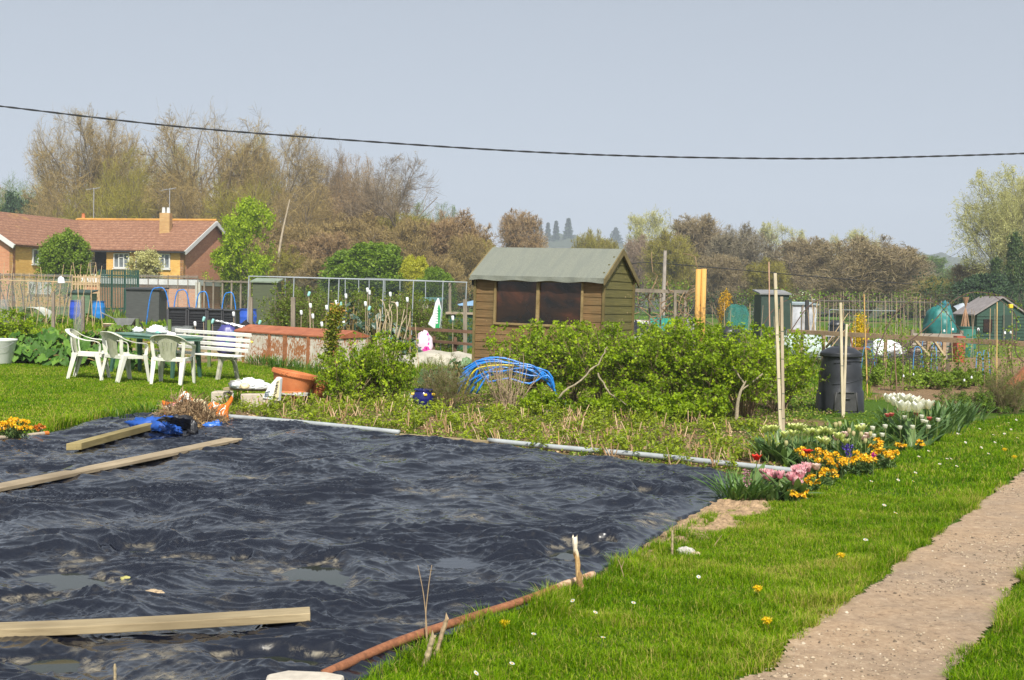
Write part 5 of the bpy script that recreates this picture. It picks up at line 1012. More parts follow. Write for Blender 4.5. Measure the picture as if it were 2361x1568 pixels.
# strap-leaved clumps
def strap(name, label, cat, loc, n, L_, w_, rad, lean, seed, mat=None, group=None, rz=0):
    g = np.random.default_rng(seed); mb = MB()
    for i in range(n): a = g.random() * 6.28; r_ = rad * g.random()**.5; blade(mb, (r_ * math.cos(a), r_ * math.sin(a)), a + g.normal() * .6, L_ * (.6 + .6 * g.random()), w_ * (.7 + .6 * g.random()), lean * (.3 + g.random()), g, .55, np.clip(.5 + .25 * g.normal(), 0, 1))
    return tag(obj(name, mb, mat or TULL, loc=loc, rz=rz), label, cat, group)
strap('bluebell_clump', 'grassy clump of strap leaves spilling over the corner of the black plastic', 'leaf clump', G(1705, 1150), 170, .23, .012, .17, .75, 401, leafy('strap_leaves', [(0, (.04, .10, .02)), (.5, (.08, .17, .03)), (1, (.17, .27, .06))], .4, .3, .4))
strap('bluebell_clump', 'tuft of strap leaves in front of the pink tulips', 'leaf clump', G(1775, 1150), 60, .17, .03, .2, .6, 402)
for i, (u, v, n) in enumerate(((1815, 1062, 90), (1870, 1080, 60), (1905, 1062, 70), (1790, 1040, 40))): strap('tulip_leaf_clump', ('mass of long green tulip leaves left of the red open tulip', 'green leaves below the red open tulip', 'green leaves behind the leftmost wallflowers', 'green leaves beside the foot of the paired stakes')[i], 'leaf clump', G(u, v), n, .26, .028, .28, .45, 410 + i)
for i, (u, v, n) in enumerate(((1960, 1020, 70), (2075, 985, 80), (2150, 990, 90), (2185, 975, 90), (2225, 972, 60), (2105, 1010, 60), (2170, 1000, 40))): strap('daffodil_leaf_clump', ('clump of green leaves behind the violet hyacinths', 'broad leaves under the big white tulips', 'tall daffodil leaves right of the white tulips', 'dense daffodil leaves at the far end of the border', 'last clump of daffodil leaves at the right tip of the border', 'low wavy leaves before the white tulips', 'short leaves at the lawn edge below the daffodils')[i], 'leaf clump', G(u, v), n, .36 if i in (2, 3) else .28, .03, .26, .45, 420 + i)
strap('daffodil_leaf_clump', 'small clump of daffodil leaves at the foot of the currants right of the blue pipes', 'leaf clump', G(1268, 955), 12, .32, .02, .04, .3, 431)
# daisies and dandelions in the grass
DW = petmat('daisy_petals', [(0, (.8, .8, .78)), (1, (.85, .84, .82))]); g = np.random.default_rng(5); dm = MB()
for i in range(16):
    a = i / 16 * 6.283; dm.add([(0, 0, 0), (.011 * math.cos(a - .14), .011 * math.sin(a - .14), .002), (.012 * math.cos(a + .14), .012 * math.sin(a + .14), .002)], [(0, 1, 2)], .5)
dme = dm.mesh('petals', DW); dc = MB().lathe([(.0038, 0), (.0036, .003), (0, .004)], 8).mesh('daisy_disc', ORF); dst = MB().tube([(0, 0, -.05), (0, 0, 0)], .001, 4).mesh('daisy_stem', stemg)
dz = [(1230, 1462), (1097, 1552), (1372, 1412), (1320, 1385), (2070, 1107), (2105, 1110), (2013, 1042), (2053, 1054), (2040, 1065), (2036, 1060), (2170, 1000), (2207, 1000), (2213, 1001), (2245, 985), (2258, 989), (2225, 1020), (2262, 1032), (2293, 1020), (2310, 1028), (2278, 1046), (2140, 1040), (2118, 1053), (2183, 1058), (2192, 1058), (2166, 1070), (2315, 1000), (2330, 990), (2345, 1010), (2290, 1003), (2205, 1075), (2064, 1183), (2038, 1165), (1995, 1245), (2342, 968), (2325, 975), (2300, 983), (2110, 1090), (2008, 1110), (1610, 1330), (1390, 1470), (1180, 1530), (1460, 1390)]
for (u, v) in dz:
    p = G(u, v, .06); s_ = 1.0 if v > 1300 else 1.35; t = thing('daisy', 'small white daisy in the mown grass strip', 'daisy', (p[0], p[1], .06), rng.random() * 6, 'daisies dotted over the grass strip'); t.scale = (s_,) * 3; t.rotation_euler = (.35 + rng.normal() * .15, rng.normal() * .2, rng.random())
    obj('petals', dme, None, t); obj('disc', dc, None, t); obj('stem', dst, None, t)
yd = MB().leaves(np.zeros((60, 3)) + rng.normal(size=(60, 3)) * [.006, .006, .002], .02, T_leaf(.3), flat=.35).mesh('dandelion_head', petmat('dandelion_petals', [(0, (.70, .45, .005)), (1, (.80, .62, .02))]))
for (u, v, lab) in ((1938, 1280, 'yellow dandelion highest up in the wide part of the grass strip'), (1746, 1356, 'yellow dandelion in the middle of the grass strip'), (1767, 1430, 'yellow dandelion lowest in the grass strip, towards the path'), (1162, 1437, 'yellow dandelion beside the rusty pipe'), (2315, 1036, 'yellow dandelion at the far right of the grass, upper one'), (2338, 1053, 'orange yellow dandelion at the far right of the grass, lower one'), (1218, 1022, 'tiny yellow flower beside the grey pipe')):
    p = G(u, v, .06); tag(obj('dandelion', yd, None, loc=(p[0], p[1], .06)), lab, 'dandelion')
# ---- rhubarb and big-leaved plants
def T_big(n=11, m=7, seed=0):
    g = np.random.default_rng(seed); t = np.linspace(0, 1, n); u = np.linspace(-1, 1, m); T_, U = np.meshgrid(t, u, indexing='ij'); w_ = .46 * np.sin(np.clip(T_ * .82 + .16, 0, 1) * np.pi)**.6; w_ = w_ * (1 + .10 * np.sin(T_ * 17 + 1)); X = T_ - .12 * (np.abs(U)**2) * (1 - T_); Y = U * w_; Z = .14 * np.sin(T_ * 14 + np.abs(U) * 3) * np.abs(U)**1.5 * .5 + .05 * np.sin(U * 9 + T_ * 4) + .12 * np.abs(U) - .35 * T_**2.2
    idx = np.arange(n * m).reshape(n, m); F = np.stack([idx[:-1, :-1], idx[1:, :-1], idx[1:, 1:], idx[:-1, 1:]], -1).reshape(-1, 4); return (np.stack([X, Y, Z], -1).reshape(-1, 3), [F])
BIG = T_big()
RHL = leafy('rhubarb_leaves', [(0, (.03, .085, .010)), (.5, (.07, .165, .018)), (1, (.14, .26, .035))], .6, .2, .25)
def rhub(label, loc, n, R0, H_, lsz, seed, name='rhubarb_plant', cat='rhubarb', mat=None, group=None):
    g = np.random.default_rng(seed); lsz *= .68; n = int(n * 1.35); t = thing(name, label, cat, loc, 0, group); a = g.random(n) * 6.28; q = g.random(n)**.6; tip = np.stack([np.cos(a) * R0 * q, np.sin(a) * R0 * q, H_ * (1.05 - .75 * q**2) * (.55 + .5 * g.random(n))], 1); st = np.zeros((n, 3)); st[:, :2] = tip[:, :2] * .12
    k = np.linspace(0, 1, 5)[None, :, None]; P_ = st[:, None] * (1 - k) + tip[:, None] * k; P_[:, :, 2] += .08 * np.sin(np.linspace(0, np.pi, 5))[None]; obj('stalks', MB().tubes(P_, np.full((n, 5), .011), 5), plain('rhubarb_stalk', (.3, .22, .08), .5, .3, 9), t)
    ax = unit(np.stack([np.cos(a), np.sin(a), np.full(n, -.15)], 1) + g.normal(size=(n, 3)) * .35); nr = unit(np.array([0, -.2, 1.]) + .5 * np.stack([np.cos(a), np.sin(a), np.zeros(n)], 1)); obj('leaves', MB().leaves(tip - ax * lsz * .3, lsz * (.6 + .6 * g.random(n)), BIG, normal=nr, flat=.8, axis=ax), mat or RHL, t, smooth=True); return t
rhub('big leafy rhubarb plant behind the left chair', GXX(110, 23.0), 90, .75, .62, .34, 501); rhub('big leafy rhubarb plant between the left chair and the white tub', GXX(55, 22.6), 90, .7, .5, .32, 502); rhub('rhubarb plant behind the middle chair', GXX(225, 23.2), 80, .7, .6, .33, 503)
rhub('spreading rhubarb leaves under the green table', GXX(300, 22.5), 34, .7, .3, .3, 504); rhub('rhubarb plant at the left back, behind the bean canes foot', GXX(165, 22.4), 40, .6, .45, .3, 505)
rhub('large blue green rhubarb leaves against the left corner of the shed', b_at(1068, 20.6), 20, .35, .62, .34, 506, mat=leafy('bluish_leaves', [(0, (.05, .11, .04)), (.5, (.10, .19, .075)), (1, (.18, .28, .12))], .45, .2, .4)); rhub('lower blue green rhubarb leaves left of the shed', b_at(1010, 19.6), 22, .42, .36, .3, 507, mat=MC['bluish_leaves'])
rhub('single crinkled blue green leaf clump at the right end of the rusty chest', b_at(810, 21.3), 9, .2, .5, .32, 508, mat=MC['bluish_leaves'])
shrub('leafy_bush', 'dark leafy currant bush at the far left above the white tub', 'bush', GXX(25, 23.6), 'goose2', dict(H=.95, R0=.75, nst=24, nk=6, lf=9, lsz=.045, seed=143))
t = thing('tub', 'white plastic tub with a bowed side half cut off at the left edge', 'tub', GXX(2, 21.9)); mb = MB(); mb.lathe([(0, 0), (.18, 0), (.2, .02), (.27, .42), (.29, .44), (.29, .47), (.26, .47), (.25, .4)], 36); obj('tub_wall', mb, plain('white_tub', (.72, .73, .68), .4, .12, 5), t, smooth=True); c = curve([(-.29, 0, .45), (-.2, -.25, .33), (0, -.33, .3), (.2, -.25, .33), (.29, 0, .45)], 16); obj('wire_handle', MB().tube(c, .004, 5), plain('grey_wire', (.35, .36, .36), .5), t)
# long grass tussocks
TUS = leafy('tussock', [(0, (.03, .09, .006)), (.5, (.07, .17, .010)), (1, (.17, .28, .03))], .5, .35, .3)
for i, (u, v, n, L_) in enumerate(((600, 842, 150, .30), (650, 850, 180, .32), (560, 830, 120, .26), (700, 855, 110, .28), (745, 862, 90, .26), (525, 935, 60, .28), (350, 958, 120, .2), (310, 962, 90, .16), (270, 968, 80, .16), (900, 815, 90, .3), (960, 812, 120, .3), (1050, 806, 120, .34), (1000, 830, 100, .26))):
    p = GG(u, v); strap('grass_tussock', ('tussock of long grass before the left part of the rusty chest', 'biggest arching tussock of long grass before the rusty chest', 'long grass between the bench and the rusty chest', 'tussock of long grass before the right part of the rusty chest', 'dark tussock of long grass behind the terracotta pot', 'long grass left of the square concrete block', 'long grass leaning over the tarp behind the blue bag', 'long grass at the lawn edge left of the blue bag', 'long grass at the lawn edge above the short timber', 'long grass left of the pale ground sheet', 'long grass before the pale ground sheet', 'long grass at the left corner of the shed', 'long grass below the pale ground sheet')[i], 'grass tussock', (p[0], p[1], float(zg(p[0], p[1]))), n, L_, .011, .3, .6, 520 + i, TUS)
# ---- blue water pipes bent in hoops, jar, black trug
BLU = plain('blue_water_pipe', (.02, .20, .62), .3, .45, 14); pp = b_at(1180, 17.0); bp_ = thing('blue_pipe_bundle', 'bundle of bright blue water pipes bent into a low arch in front of the shed', 'pipe bundle', pp); g = np.random.default_rng(540)
for i in range(13):
    u0 = 1068 + g.normal() * 14 + (i % 3) * 8; u1 = 1290 + g.normal() * 8; vt = 824 + (i % 5) * 10 + g.random() * 9; dy = g.normal() * .2; off = g.normal() * 24
    if i < 9: pts = [(u0, 908 - 22 * (i % 2)), (u0 + 28, 862 + g.normal() * 4), (1120 + off, vt + 8), (1165 + off, vt), (1215 + off, vt + 12), (1262, 868 + g.normal() * 6), (1280, 905), (u1, 940)]
    else: pts = [(1060 + g.normal() * 5, 872 - 10 * (i % 3)), (1095, 845 - 4 * (i % 3)), (1130, 834), (1180, 838), (1230, 855 + g.normal() * 6), (1258, 878)]
    q = np.array([P(u, v, 17.0 + dy) for u, v in pts]) - pp; obj('pipe', MB().tube(curve(q, 26), .0145, 8), BLU, bp_, smooth=True)
q = np.array([P(u, v, 16.8) for u, v in ((1065, 915), (1078, 880), (1100, 850), (1150, 842), (1185, 843))]) - pp; obj('pipe', MB().tube(curve(q, 18), .012, 8), plain('yellow_pipe', (.62, .5, .03), .4), bp_, smooth=True, label='yellow pipe')
jr = thing('glazed_jar', 'squat cobalt blue glazed jar with yellow lugs beside the feathery bush', 'jar', b_at(975, 16.2)); mb = MB(); mb.lathe([(0, 0), (.08, 0), (.10, .02), (.145, .12), (.15, .17), (.125, .235), (.115, .25), (.13, .265), (.135, .28), (.12, .285), (.10, .26)], 36); obj('jar_body', mb, plain('cobalt_glaze', (.012, .015, .13), .12, .3, 6), jr, smooth=True)
for a in (-.2, 3.3, -1.3): mb = MB().box((.145 * math.cos(a), .145 * math.sin(a), .215), (.05, .045, .03), rz=a); obj('lug', mb, PLA('yellow_lug', (.75, .5, .03)), jr, bevel=.008)
q = b_at(1262, 15.2); t = thing('plant_pot', 'small black plastic pot with a white label lying in the raspberry bed', 'pot', q); mb = MB().lathe([(0, 0), (.05, 0), (.068, .1), (.072, .1), (.072, .112), (.062, .112)], 24); obj('pot_body', mb, BBL, t, smooth=True); obj('label', MB().box((-.02, -.066, .06), (.028, .006, .05)), WB, t); t.rotation_euler = (.2, 0, 0)
q = b_at(945, 16.7); tag(obj('litter_bag', lump((.12, .08, .08), 545, (20, 12), .4, 2.6, .3, .2), plain('grey_film', []), smooth=True, loc=q + [0, 0, .06]), 'pale grey plastic scraps left of the blue glazed jar', 'plastic scrap')
# ================================================================ BACKGROUND ALLOTMENTS
def cane_obj(name, label, cat, a, b, r, mat, group=None, n=5, sub=None):
    a = np.array(a, float); b = np.array(b, float); o = obj(name, MB().tube(np.array([a, .5 * (a + b), b]) - a, [r, r * .92, r * .8], n), mat, loc=a); return tag(o, label, cat, group)
BAMB = plain('bamboo', (.50, .36, .20), .6, .3, 10); BAMG = plain('grey_bamboo', (.36, .28, .19), .7, .3, 10); POSTM = wood('fence_post_wood', (.13, .11, .085), (.27, .225, .17), 4, (6, 6, 1))
def onz(u, v, Y, ub=None):     # base on the ground below column ub (or u), top at picture point (u, v)
    return GXX(u if ub is None else ub, Y), P(u, v, Y)
# bean canes, a long double row with a ridge pole
Z3 = lambda x, y: (x * .1708, 605 + y * .1708)
for (bx, tx, ty) in ((0, 60, 0), (75, 175, 15), (190, 290, 150), (320, 400, 140), (420, 525, 160), (490, 610, 160), (600, 740, 160), (735, 860, 30), (830, 970, 40), (905, 975, 260), (1050, 1200, 10), (1165, 1285, 35), (1260, 1375, 45), (1385, 1290, 0), (1250, 1215, 0), (640, 545, 60), (450, 360, 200), (1130, 985, 0), (250, 180, 150), (1010, 1095, 20), (130, 40, 90)):
    u, v = Z3(tx, ty); ub = Z3(bx, 0)[0]; a, b = onz(u, v, 42 + (.5 if bx < tx else -.5), ub); cane_obj('bean_cane', 'slanting bamboo cane in the long bean frame before the brick flats', 'cane', a, b, .012, BAMB, 'bamboo canes of the bean frame at the left')
a, b = P(-10, 646, 42), P(232, 652.5, 42); tag(obj('ridge_pole', MB().tube(np.array([a, b]) - a, .02, 5), BAMB, loc=a), 'horizontal bamboo pole tying the bean canes together', 'pole')
cane_obj('prop', 'pale board propped diagonally among the bean canes', 'board', GXX(48, 41), P(18, 691, 41), .03, WPALE)
q = P(141, 652, 41); tag(obj('plastic_bag', lump((.12, .04, .2), 601, (14, 12), .2, 2), WB, loc=q, smooth=True), 'white plastic bag snagged high on a bean cane', 'bag')
def stk2(u, v, Y, w_, label, mat=POSTM, ub=None, name='fence_post', cat='post', group=None):
    a, b = onz(u, v, Y, ub); return tag(obj(name, MB().bar((0, 0, -.05), b - a, w_, w_, up=(0, 1, 0)), mat, loc=a), label, cat, group)
stk2(123, 674, 38, .09, 'grey wooden post among the bean canes, in front of the white cloche side'); stk2(191, 683, 36, .09, 'wooden post wrapped in wire netting beside the nearer blue barrel')
WMESH = None
def m_net(name, col, a_, scale=None):
    if name in MC: return MC[name]
    m, nt, b = newmat(name); b.inputs['Base Color'].default_value = (*col, 1); b.inputs['Roughness'].default_value = .9; f = noise(nt, 3, 4, .6); L(nt, ramp(nt, f, [(.3, (a_ * .55,)), (.75, (min(1, a_ * 1.5),))]), b.inputs['Alpha']); MC[name] = m; return m
NETD = m_net('dark_netting', (.02, .03, .025), .42); NETG = m_net('wire_netting', (.25, .27, .26), .35); NETT = m_net('teal_netting', (.03, .2, .15), .85)
q = GXX(181, 36); tag(obj('wire_roll', MB().lathe([(.14, 0), (.16, .4), (.13, .9), (.15, 1.05)], 16), NETG, loc=q), 'roll of grey wire netting standing against a post', 'wire netting')
q = GXX(5, 37); tag(obj('wire_roll', MB().lathe([(.2, 0), (.22, .5), (.2, 1.0)], 16), NETG, loc=q), 'greenish roll of netting at the left edge behind the leafy bush', 'wire netting')
def barrel(u, Y, h, r_, col, label, name='barrel', cat='barrel', lid=True):
    t = thing(name, label, cat, GXX(u, Y)); mb = MB(); mb.lathe([(0, 0), (r_ * .86, 0), (r_ * .9, .03), (r_, h * .3), (r_ * 1.03, h * .34), (r_, h * .38), (r_, h * .64), (r_ * 1.03, h * .68), (r_, h * .72), (r_ * .92, h * .96), (r_ * .93, h)], 28); m_ = plain('plastic_%02d%02d%02d' % tuple(int(c * 99) for c in col), col, .35, .15, 4)
    obj('barrel_wall', mb, m_, t, smooth=True); obj('barrel_lid' if lid else 'rim', MB().lathe([(r_ * .8, h - .02), (r_ * .98, h - .02), (r_ * .98, h + .025), (r_ * .8, h + .02)] + ([(0, h + .03)] if lid else []), 28), plain('lid_' + m_.name, tuple(np.array(col) * .5), .4), t); return t
barrel(176, 50, .88, .28, (.03, .08, .50), 'royal blue plastic barrel behind the bean canes, the nearer of two'); barrel(227, 53, .85, .28, (.02, .20, .55), 'lighter blue plastic barrel right of the royal blue one'); barrel(570, 42, .85, .33, (.03, .10, .5), 'blue plastic barrel behind the fruit cage corner post')
# small huts and boxes
def hut(u0, u1, Y, zt, depth, col, label, roofc=(.2, .22, .2), zr=.12, cat='hut', name='small_hut', rz=0, wallmat=None, win=None, mono=True):
    a, b = GXX(u0, Y), GXX(u1, Y); w_ = b[0] - a[0]; t = thing(name, label, cat, a, rz); mt = wallmat or plain('wall_' + label[:14].replace(' ', '_'), col, .7, .3, 3, stretch=(1, 1, 8)); obj('wall', MB().box((w_ / 2, depth / 2, zt / 2), (w_, depth, zt)), mt, t)
    mb = MB(); o_ = .08
    if mono: mb.prism([(-o_, -o_, zt + .0), (-o_, -o_, zt + .06), (-o_, depth + o_, zt + zr + .06), (-o_, depth + o_, zt + zr)], (w_ + 2 * o_, 0, 0))
    else: mb.prism([(-o_ * 2, -o_, zt - .06), (w_ / 2, -o_, zt + zr), (w_ + o_ * 2, -o_, zt - .06), (w_ + o_ * 2, -o_, zt), (w_ / 2, -o_, zt + zr + .07), (-o_ * 2, -o_, zt)], (0, depth + 2 * o_, 0)); obj('gable', MB().prism([(0, .01, zt), (w_, .01, zt), (w_ / 2, .01, zt + zr)], (0, depth - .02, 0)), mt, t)
    obj('roof', mb, plain('roof_' + label[:14].replace(' ', '_'), roofc, .8, .3, 4), t)
    if win: obj('window', MB().box((w_ * win[0], -.02, zt * win[2]), (w_ * win[1], .03, zt * win[3])), PANE, t)
    return t
hut(160, 206, 56, 1.2, 1.0, (.10, .17, .09), 'low green compost hut with a dark lid behind the blue barrels', (.03, .06, .05)); t = hut(290, 366, 52, 1.42, 1.2, (.06, .065, .06), 'low enclosure wrapped in dark grey mesh left of the black composters', (.04, .045, .045), .05, 'mesh enclosure', 'mesh_enclosure')
hut(581, 636, 48, 1.85, 1.0, (.075, .09, .045), 'dark green garden shed with a pale sloping roof behind the fruit cage', (.22, .27, .2), .14, 'shed', 'green_shed')
t = hut(1752, 1816, 48, 1.95, 1.4, (.025, .05, .035), 'dark green shed with a grey felt roof behind the pair of stakes', (.22, .22, .22), .16, 'shed', 'green_shed'); obj('door', MB().box((1.0, -.02, .95), (.5, .03, 1.7)), plain('dark_green_door', (.02, .045, .03), .6), t)
t = hut(2250, 2362, 50, 1.30, 2.4, (.025, .07, .045), 'dark green gabled shed at the right edge with a window and plank door', (.26, .23, .22), .72, 'shed', 'green_shed', mono=False, win=(.22, .18, .64, .42)); obj('door', MB().box((1.35, -.02, .7), (.55, .03, 1.2)), plain('dark_green_door', (.02, .045, .03), .6), t)
mb = MB(); [mb.box((1.04, -.012, .1 + .14 * i), (2.07, .02, .012)) for i in range(9)]; obj('board_joints', mb, plain('deep_green', (.012, .035, .022), .7), t)
q = P(2329, 706, 47); tag(obj('yellow_pot', MB().box((0, 0, 0), (.16, .16, .16)), PLA('yellow_bucket', (.75, .5, .02)), loc=q, bevel=.02), 'small yellow pot on the roof slope of the dark green gabled shed', 'pot')
t = hut(1822, 1880, 50, 1.55, 1.5, (.42, .44, .46), 'low greenhouse walled with whitish plastic sheet right of the dark green shed', (.30, .36, .38), .08, 'greenhouse', 'greenhouse', wallmat=plain('sheet_wall', (.48, .50, .53), .5, .5, 2)); mb = MB(); [mb.box((x, -.03, .78), (.05, .03, 1.5)) for x in (.02, .45, .95)]; obj('glazing_bars', mb, POSTM, t)
hut(970, 1012, 40, 1.42, 1.2, (.55, .52, .42), 'cream painted block hut with a teal roof behind the white and green sack', (.10, .24, .22), .08, 'hut', 'small_hut', win=(.55, .35, .8, .3)); hut(1032, 1096, 34, 1.08, .9, (.02, .085, .07), 'dark teal water tank with timber on its lid, left of the shed', (.35, .28, .2), .0, 'water tank', 'water_tank', wallmat=plain('teal_tank', (.02, .10, .08), .4, .3, 2))
q = P(1082, 698, 34); tag(obj('blue_sheet', MB().prism([(-.35, 0, -.05), (.3, 0, .12), (.35, 0, .05), (.3, 0, -.08), (-.3, 0, -.09)], (0, .5, 0)), plain('pale_blue', (.25, .42, .65), .4), loc=q), 'pale blue board with a white edge lying on the teal tank', 'board')
# garages
GBR = None
def m_brick(name, c1, c2, mortar, sx=1.0):
    m, nt, b = newmat(name); g = nt.nodes.new('ShaderNodeTexCoord'); mp = nt.nodes.new('ShaderNodeMapping'); L(nt, g.outputs['Object'], mp.inputs[0]); mp.inputs['Rotation'].default_value = (R(90), 0, 0); mp.inputs['Scale'].default_value = (sx, sx, sx); br = nt.nodes.new('ShaderNodeTexBrick'); L(nt, mp.outputs[0], br.inputs['Vector'])
    br.inputs['Color1'].default_value = (*c1, 1); br.inputs['Color2'].default_value = (*c2, 1); br.inputs['Mortar'].default_value = (*mortar, 1); br.inputs['Scale'].default_value = 1; br.inputs['Brick Width'].default_value = .30; br.inputs['Row Height'].default_value = .11; br.inputs['Mortar Size'].default_value = .014; br.inputs['Bias'].default_value = 0
    c = mixc(nt, ramp(nt, noise(nt, .8, 5), [(.35, (0,)), (.7, (.45,))]), br.outputs['Color'], tuple(np.array(c1) * .65)); c = mixc(nt, ramp(nt, noise(nt, 7, 4), [(.3, (.5,)), (.6, (0,))]), c, tuple(np.array(c2) * .7)); L(nt, c, b.inputs['Base Color']); b.inputs['Roughness'].default_value = .9; MC[name] = m; return m
BRR = m_brick('red_brick', (.50, .19, .09), (.64, .29, .14), (.48, .33, .22)); BRY = m_brick('yellow_brick', (.62, .32, .055), (.80, .48, .12), (.55, .38, .16)); WHF = plain('white_fascia', (.62, .62, .60), .5, .08)
ga, gb = P(195, 633, 70), P(452.5, 645, 70); gx = gb[0] - ga[0]; t = thing('garage_block', 'long flat roofed red brick garage block with a white fascia before the flats', 'garage block', (ga[0], 70, 0), R(1)); obj('wall', MB().box((gx / 2, 3, 1.0), (gx, 6, 2.0)), BRR, t); obj('fascia', MB().box((gx / 2, 2.95, 2.16), (gx + .3, 6.3, .32)), WHF, t); obj('roof', MB().box((gx / 2, 2.95, 2.34), (gx + .1, 6.1, .06)), plain('flat_roof', (.1, .1, .1), .9), t)
stk2(457, 651, 68, .28, 'pale concrete post at the right end of the garage wall', plain('pale_post', (.5, .48, .4), .8))
# ---- the flats: an L of two storey brick wings
EVH, RGH = 5.0, 7.6
A_ = np.array([-35.8, 98.0]); B_ = np.array([-27.0, 96.0]); e1 = (B_ - A_) / np.linalg.norm(B_ - A_); n1_ = np.array([-e1[1], e1[0]]); W1 = 10.0; C_ = np.array([-38.2, 89.5]); e2 = (A_ - C_) / np.linalg.norm(A_ - C_); n2_ = np.array([-e2[1], e2[0]]); W2 = 8.8
fl = thing('brick_flats', 'L shaped block of brick flats with tiled roof, yellow fronts and red gables', 'flats', (A_[0], A_[1], 0))
Lc = lambda p, z=0.0: np.array([p[0] - A_[0], p[1] - A_[1], z])
def wall(name, p, q, z0, z1, thick, mt, out, par=fl):
    d = (q - p); Lh = np.linalg.norm(d); mb = MB(); mb.box((Lh / 2, thick / 2, (z0 + z1) / 2), (Lh, thick, z1 - z0)); o = obj(name, mb, mt, par); o.location = Lc(p); o.rotation_euler = (0, 0, math.atan2(d[1], d[0])); return o
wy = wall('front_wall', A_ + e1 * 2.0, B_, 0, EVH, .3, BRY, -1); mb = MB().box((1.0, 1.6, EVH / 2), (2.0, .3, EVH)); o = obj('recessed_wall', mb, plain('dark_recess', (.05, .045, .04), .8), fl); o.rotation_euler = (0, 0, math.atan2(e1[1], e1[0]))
def gable(p, d, Wd, mt, name='gable_wall'):       # p corner, d direction along gable
    mb = MB(); pol = [(0, 0, 0), (Wd, 0, 0), (Wd, 0, EVH - .02), (Wd / 2, 0, RGH - .06), (0, 0, EVH - .02)]; mb.prism(pol, (0, .3, 0)); o = obj(name, mb, mt, fl); o.location = Lc(p); o.rotation_euler = (0, 0, math.atan2(d[1], d[0])); return o
gable(B_, n1_, W1, BRR); wl_ = wall('front_wall', C_, A_ + e2 * .0, 0, EVH, .3, BRY, 1); gable(C_ + n2_ * W2, -n2_, W2, BRR)
def roofplane(pts, th=.18): 
    p = [np.array(q) for q in pts]; n = np.cross(p[1] - p[0], p[2] - p[0]); n /= np.linalg.norm(n); n = n if n[2] > 0 else -n; return p, n * th
def m_tiles():
    m, nt, b = newmat('roof_tiles'); w_ = nt.nodes.new('ShaderNodeTexCoord'); sp = nt.nodes.new('ShaderNodeSeparateXYZ'); L(nt, w_.outputs['Object'], sp.inputs[0]); n1 = noise(nt, 3.5, 6, .85, stretch=(1, 1, 3)); n2 = noise(nt, .35, 4)
    c = ramp(nt, n1, [(.38, (.14, .062, .032)), (.52, (.25, .118, .062)), (.66, (.40, .24, .15))]); st = mmath(nt, 'FRACT', mmath(nt, 'MULTIPLY', sp.outputs[2], 4.2)); c = mixc(nt, ramp(nt, st, [(.0, (.75,)), (.45, (0,))]), c, (.13, .055, .035)); c = mixc(nt, ramp(nt, n2, [(.62, (0,)), (.72, (.6,))]), c, (.38, .24, .055)); L(nt, c, b.inputs['Base Color']); b.inputs['Roughness'].default_value = .9; return m
ov = .35; X_ = A_ + n1_ * (W1 / 2) - e1 * 4.0; Br = B_ + e1 * ov; sl2 = (RGH - EVH) / (W1 / 2); f1_ = A_ - n1_ * .35; ez = EVH - .35 * sl2
mb = MB(); p, nn = roofplane([Lc(A_ - n1_ * .35 - e2 * .0, ez), Lc(Br - n1_ * .35, ez), Lc(Br + n1_ * W1 / 2, RGH), Lc(X_, RGH)]); mb.prism(p, nn); Cg = C_ - e2 * ov; p, nn = roofplane([Lc(Cg - n2_ * .35, ez), Lc(A_ - n2_ * .35, ez), Lc(X_, RGH), Lc(C_ - e2 * ov + n2_ * W2 / 2, RGH)]); mb.prism(p, nn)
p, nn = roofplane([Lc(Br + n1_ * (W1 + .35), ez), Lc(X_ + n1_ * 5.35, ez), Lc(X_, RGH - .01), Lc(Br + n1_ * W1 / 2, RGH - .01)]); mb.prism(p, nn); p, nn = roofplane([Lc(Cg + n2_ * (W2 + .35), ez), Lc(Cg + n2_ * W2 / 2, RGH - .01), Lc(X_, RGH - .01), Lc(X_ + n2_ * 4.7, ez)]); mb.prism(p, nn); rf = obj('roof', mb, m_tiles(), fl)
def bar3(mb, a, b, w_, h_): mb.bar(a, b, w_, h_)
mb = MB(); bar3(mb, Lc(Br - n1_ * .4, ez - .02), Lc(Br + n1_ * W1 / 2, RGH - .02), .12, .34); bar3(mb, Lc(Br + n1_ * (W1 + .4), ez - .02), Lc(Br + n1_ * W1 / 2, RGH - .02), .12, .34); obj('barge_board', mb, WHF, rf)
mb = MB(); bar3(mb, Lc(Cg - n2_ * .4, ez - .02), Lc(Cg + n2_ * W2 / 2, RGH - .02), .12, .34); bar3(mb, Lc(Cg + n2_ * (W2 + .4), ez - .02), Lc(Cg + n2_ * W2 / 2, RGH - .02), .12, .34); obj('barge_board', mb, WHF, rf)
mb = MB(); bar3(mb, Lc(A_ - n1_ * .42 + e1 * .1, ez + .02), Lc(Br - n1_ * .42, ez + .02), .1, .12); obj('gutter', mb, plain('black_gutter', (.02, .02, .02), .5), rf); mb = MB(); mb.tube([Lc(X_, RGH + .22), Lc(Br + n1_ * W1 / 2, RGH + .2)], .13, 8); obj('ridge_tiles', mb, plain('mossy_ridge', (.5, .25, .05), .9, .3, 1.5), rf)
def chim(c, w_, h_, z0, lab, mt, pots=1):
    o = obj('chimney', MB().box((0, 0, z0 + h_ / 2), (w_, w_, h_)), mt, rf); o.location = Lc(c); mb = MB()
    for i in range(pots): mb.lathe([(.16, z0 + h_), (.13, z0 + h_ + .45), (.15, z0 + h_ + .5), (0, z0 + h_ + .5)], 12, c=((i - (pots - 1) / 2) * .4, 0, 0))
    o2 = obj('chimney_pot', mb, TER if lab else WHF, o); return o
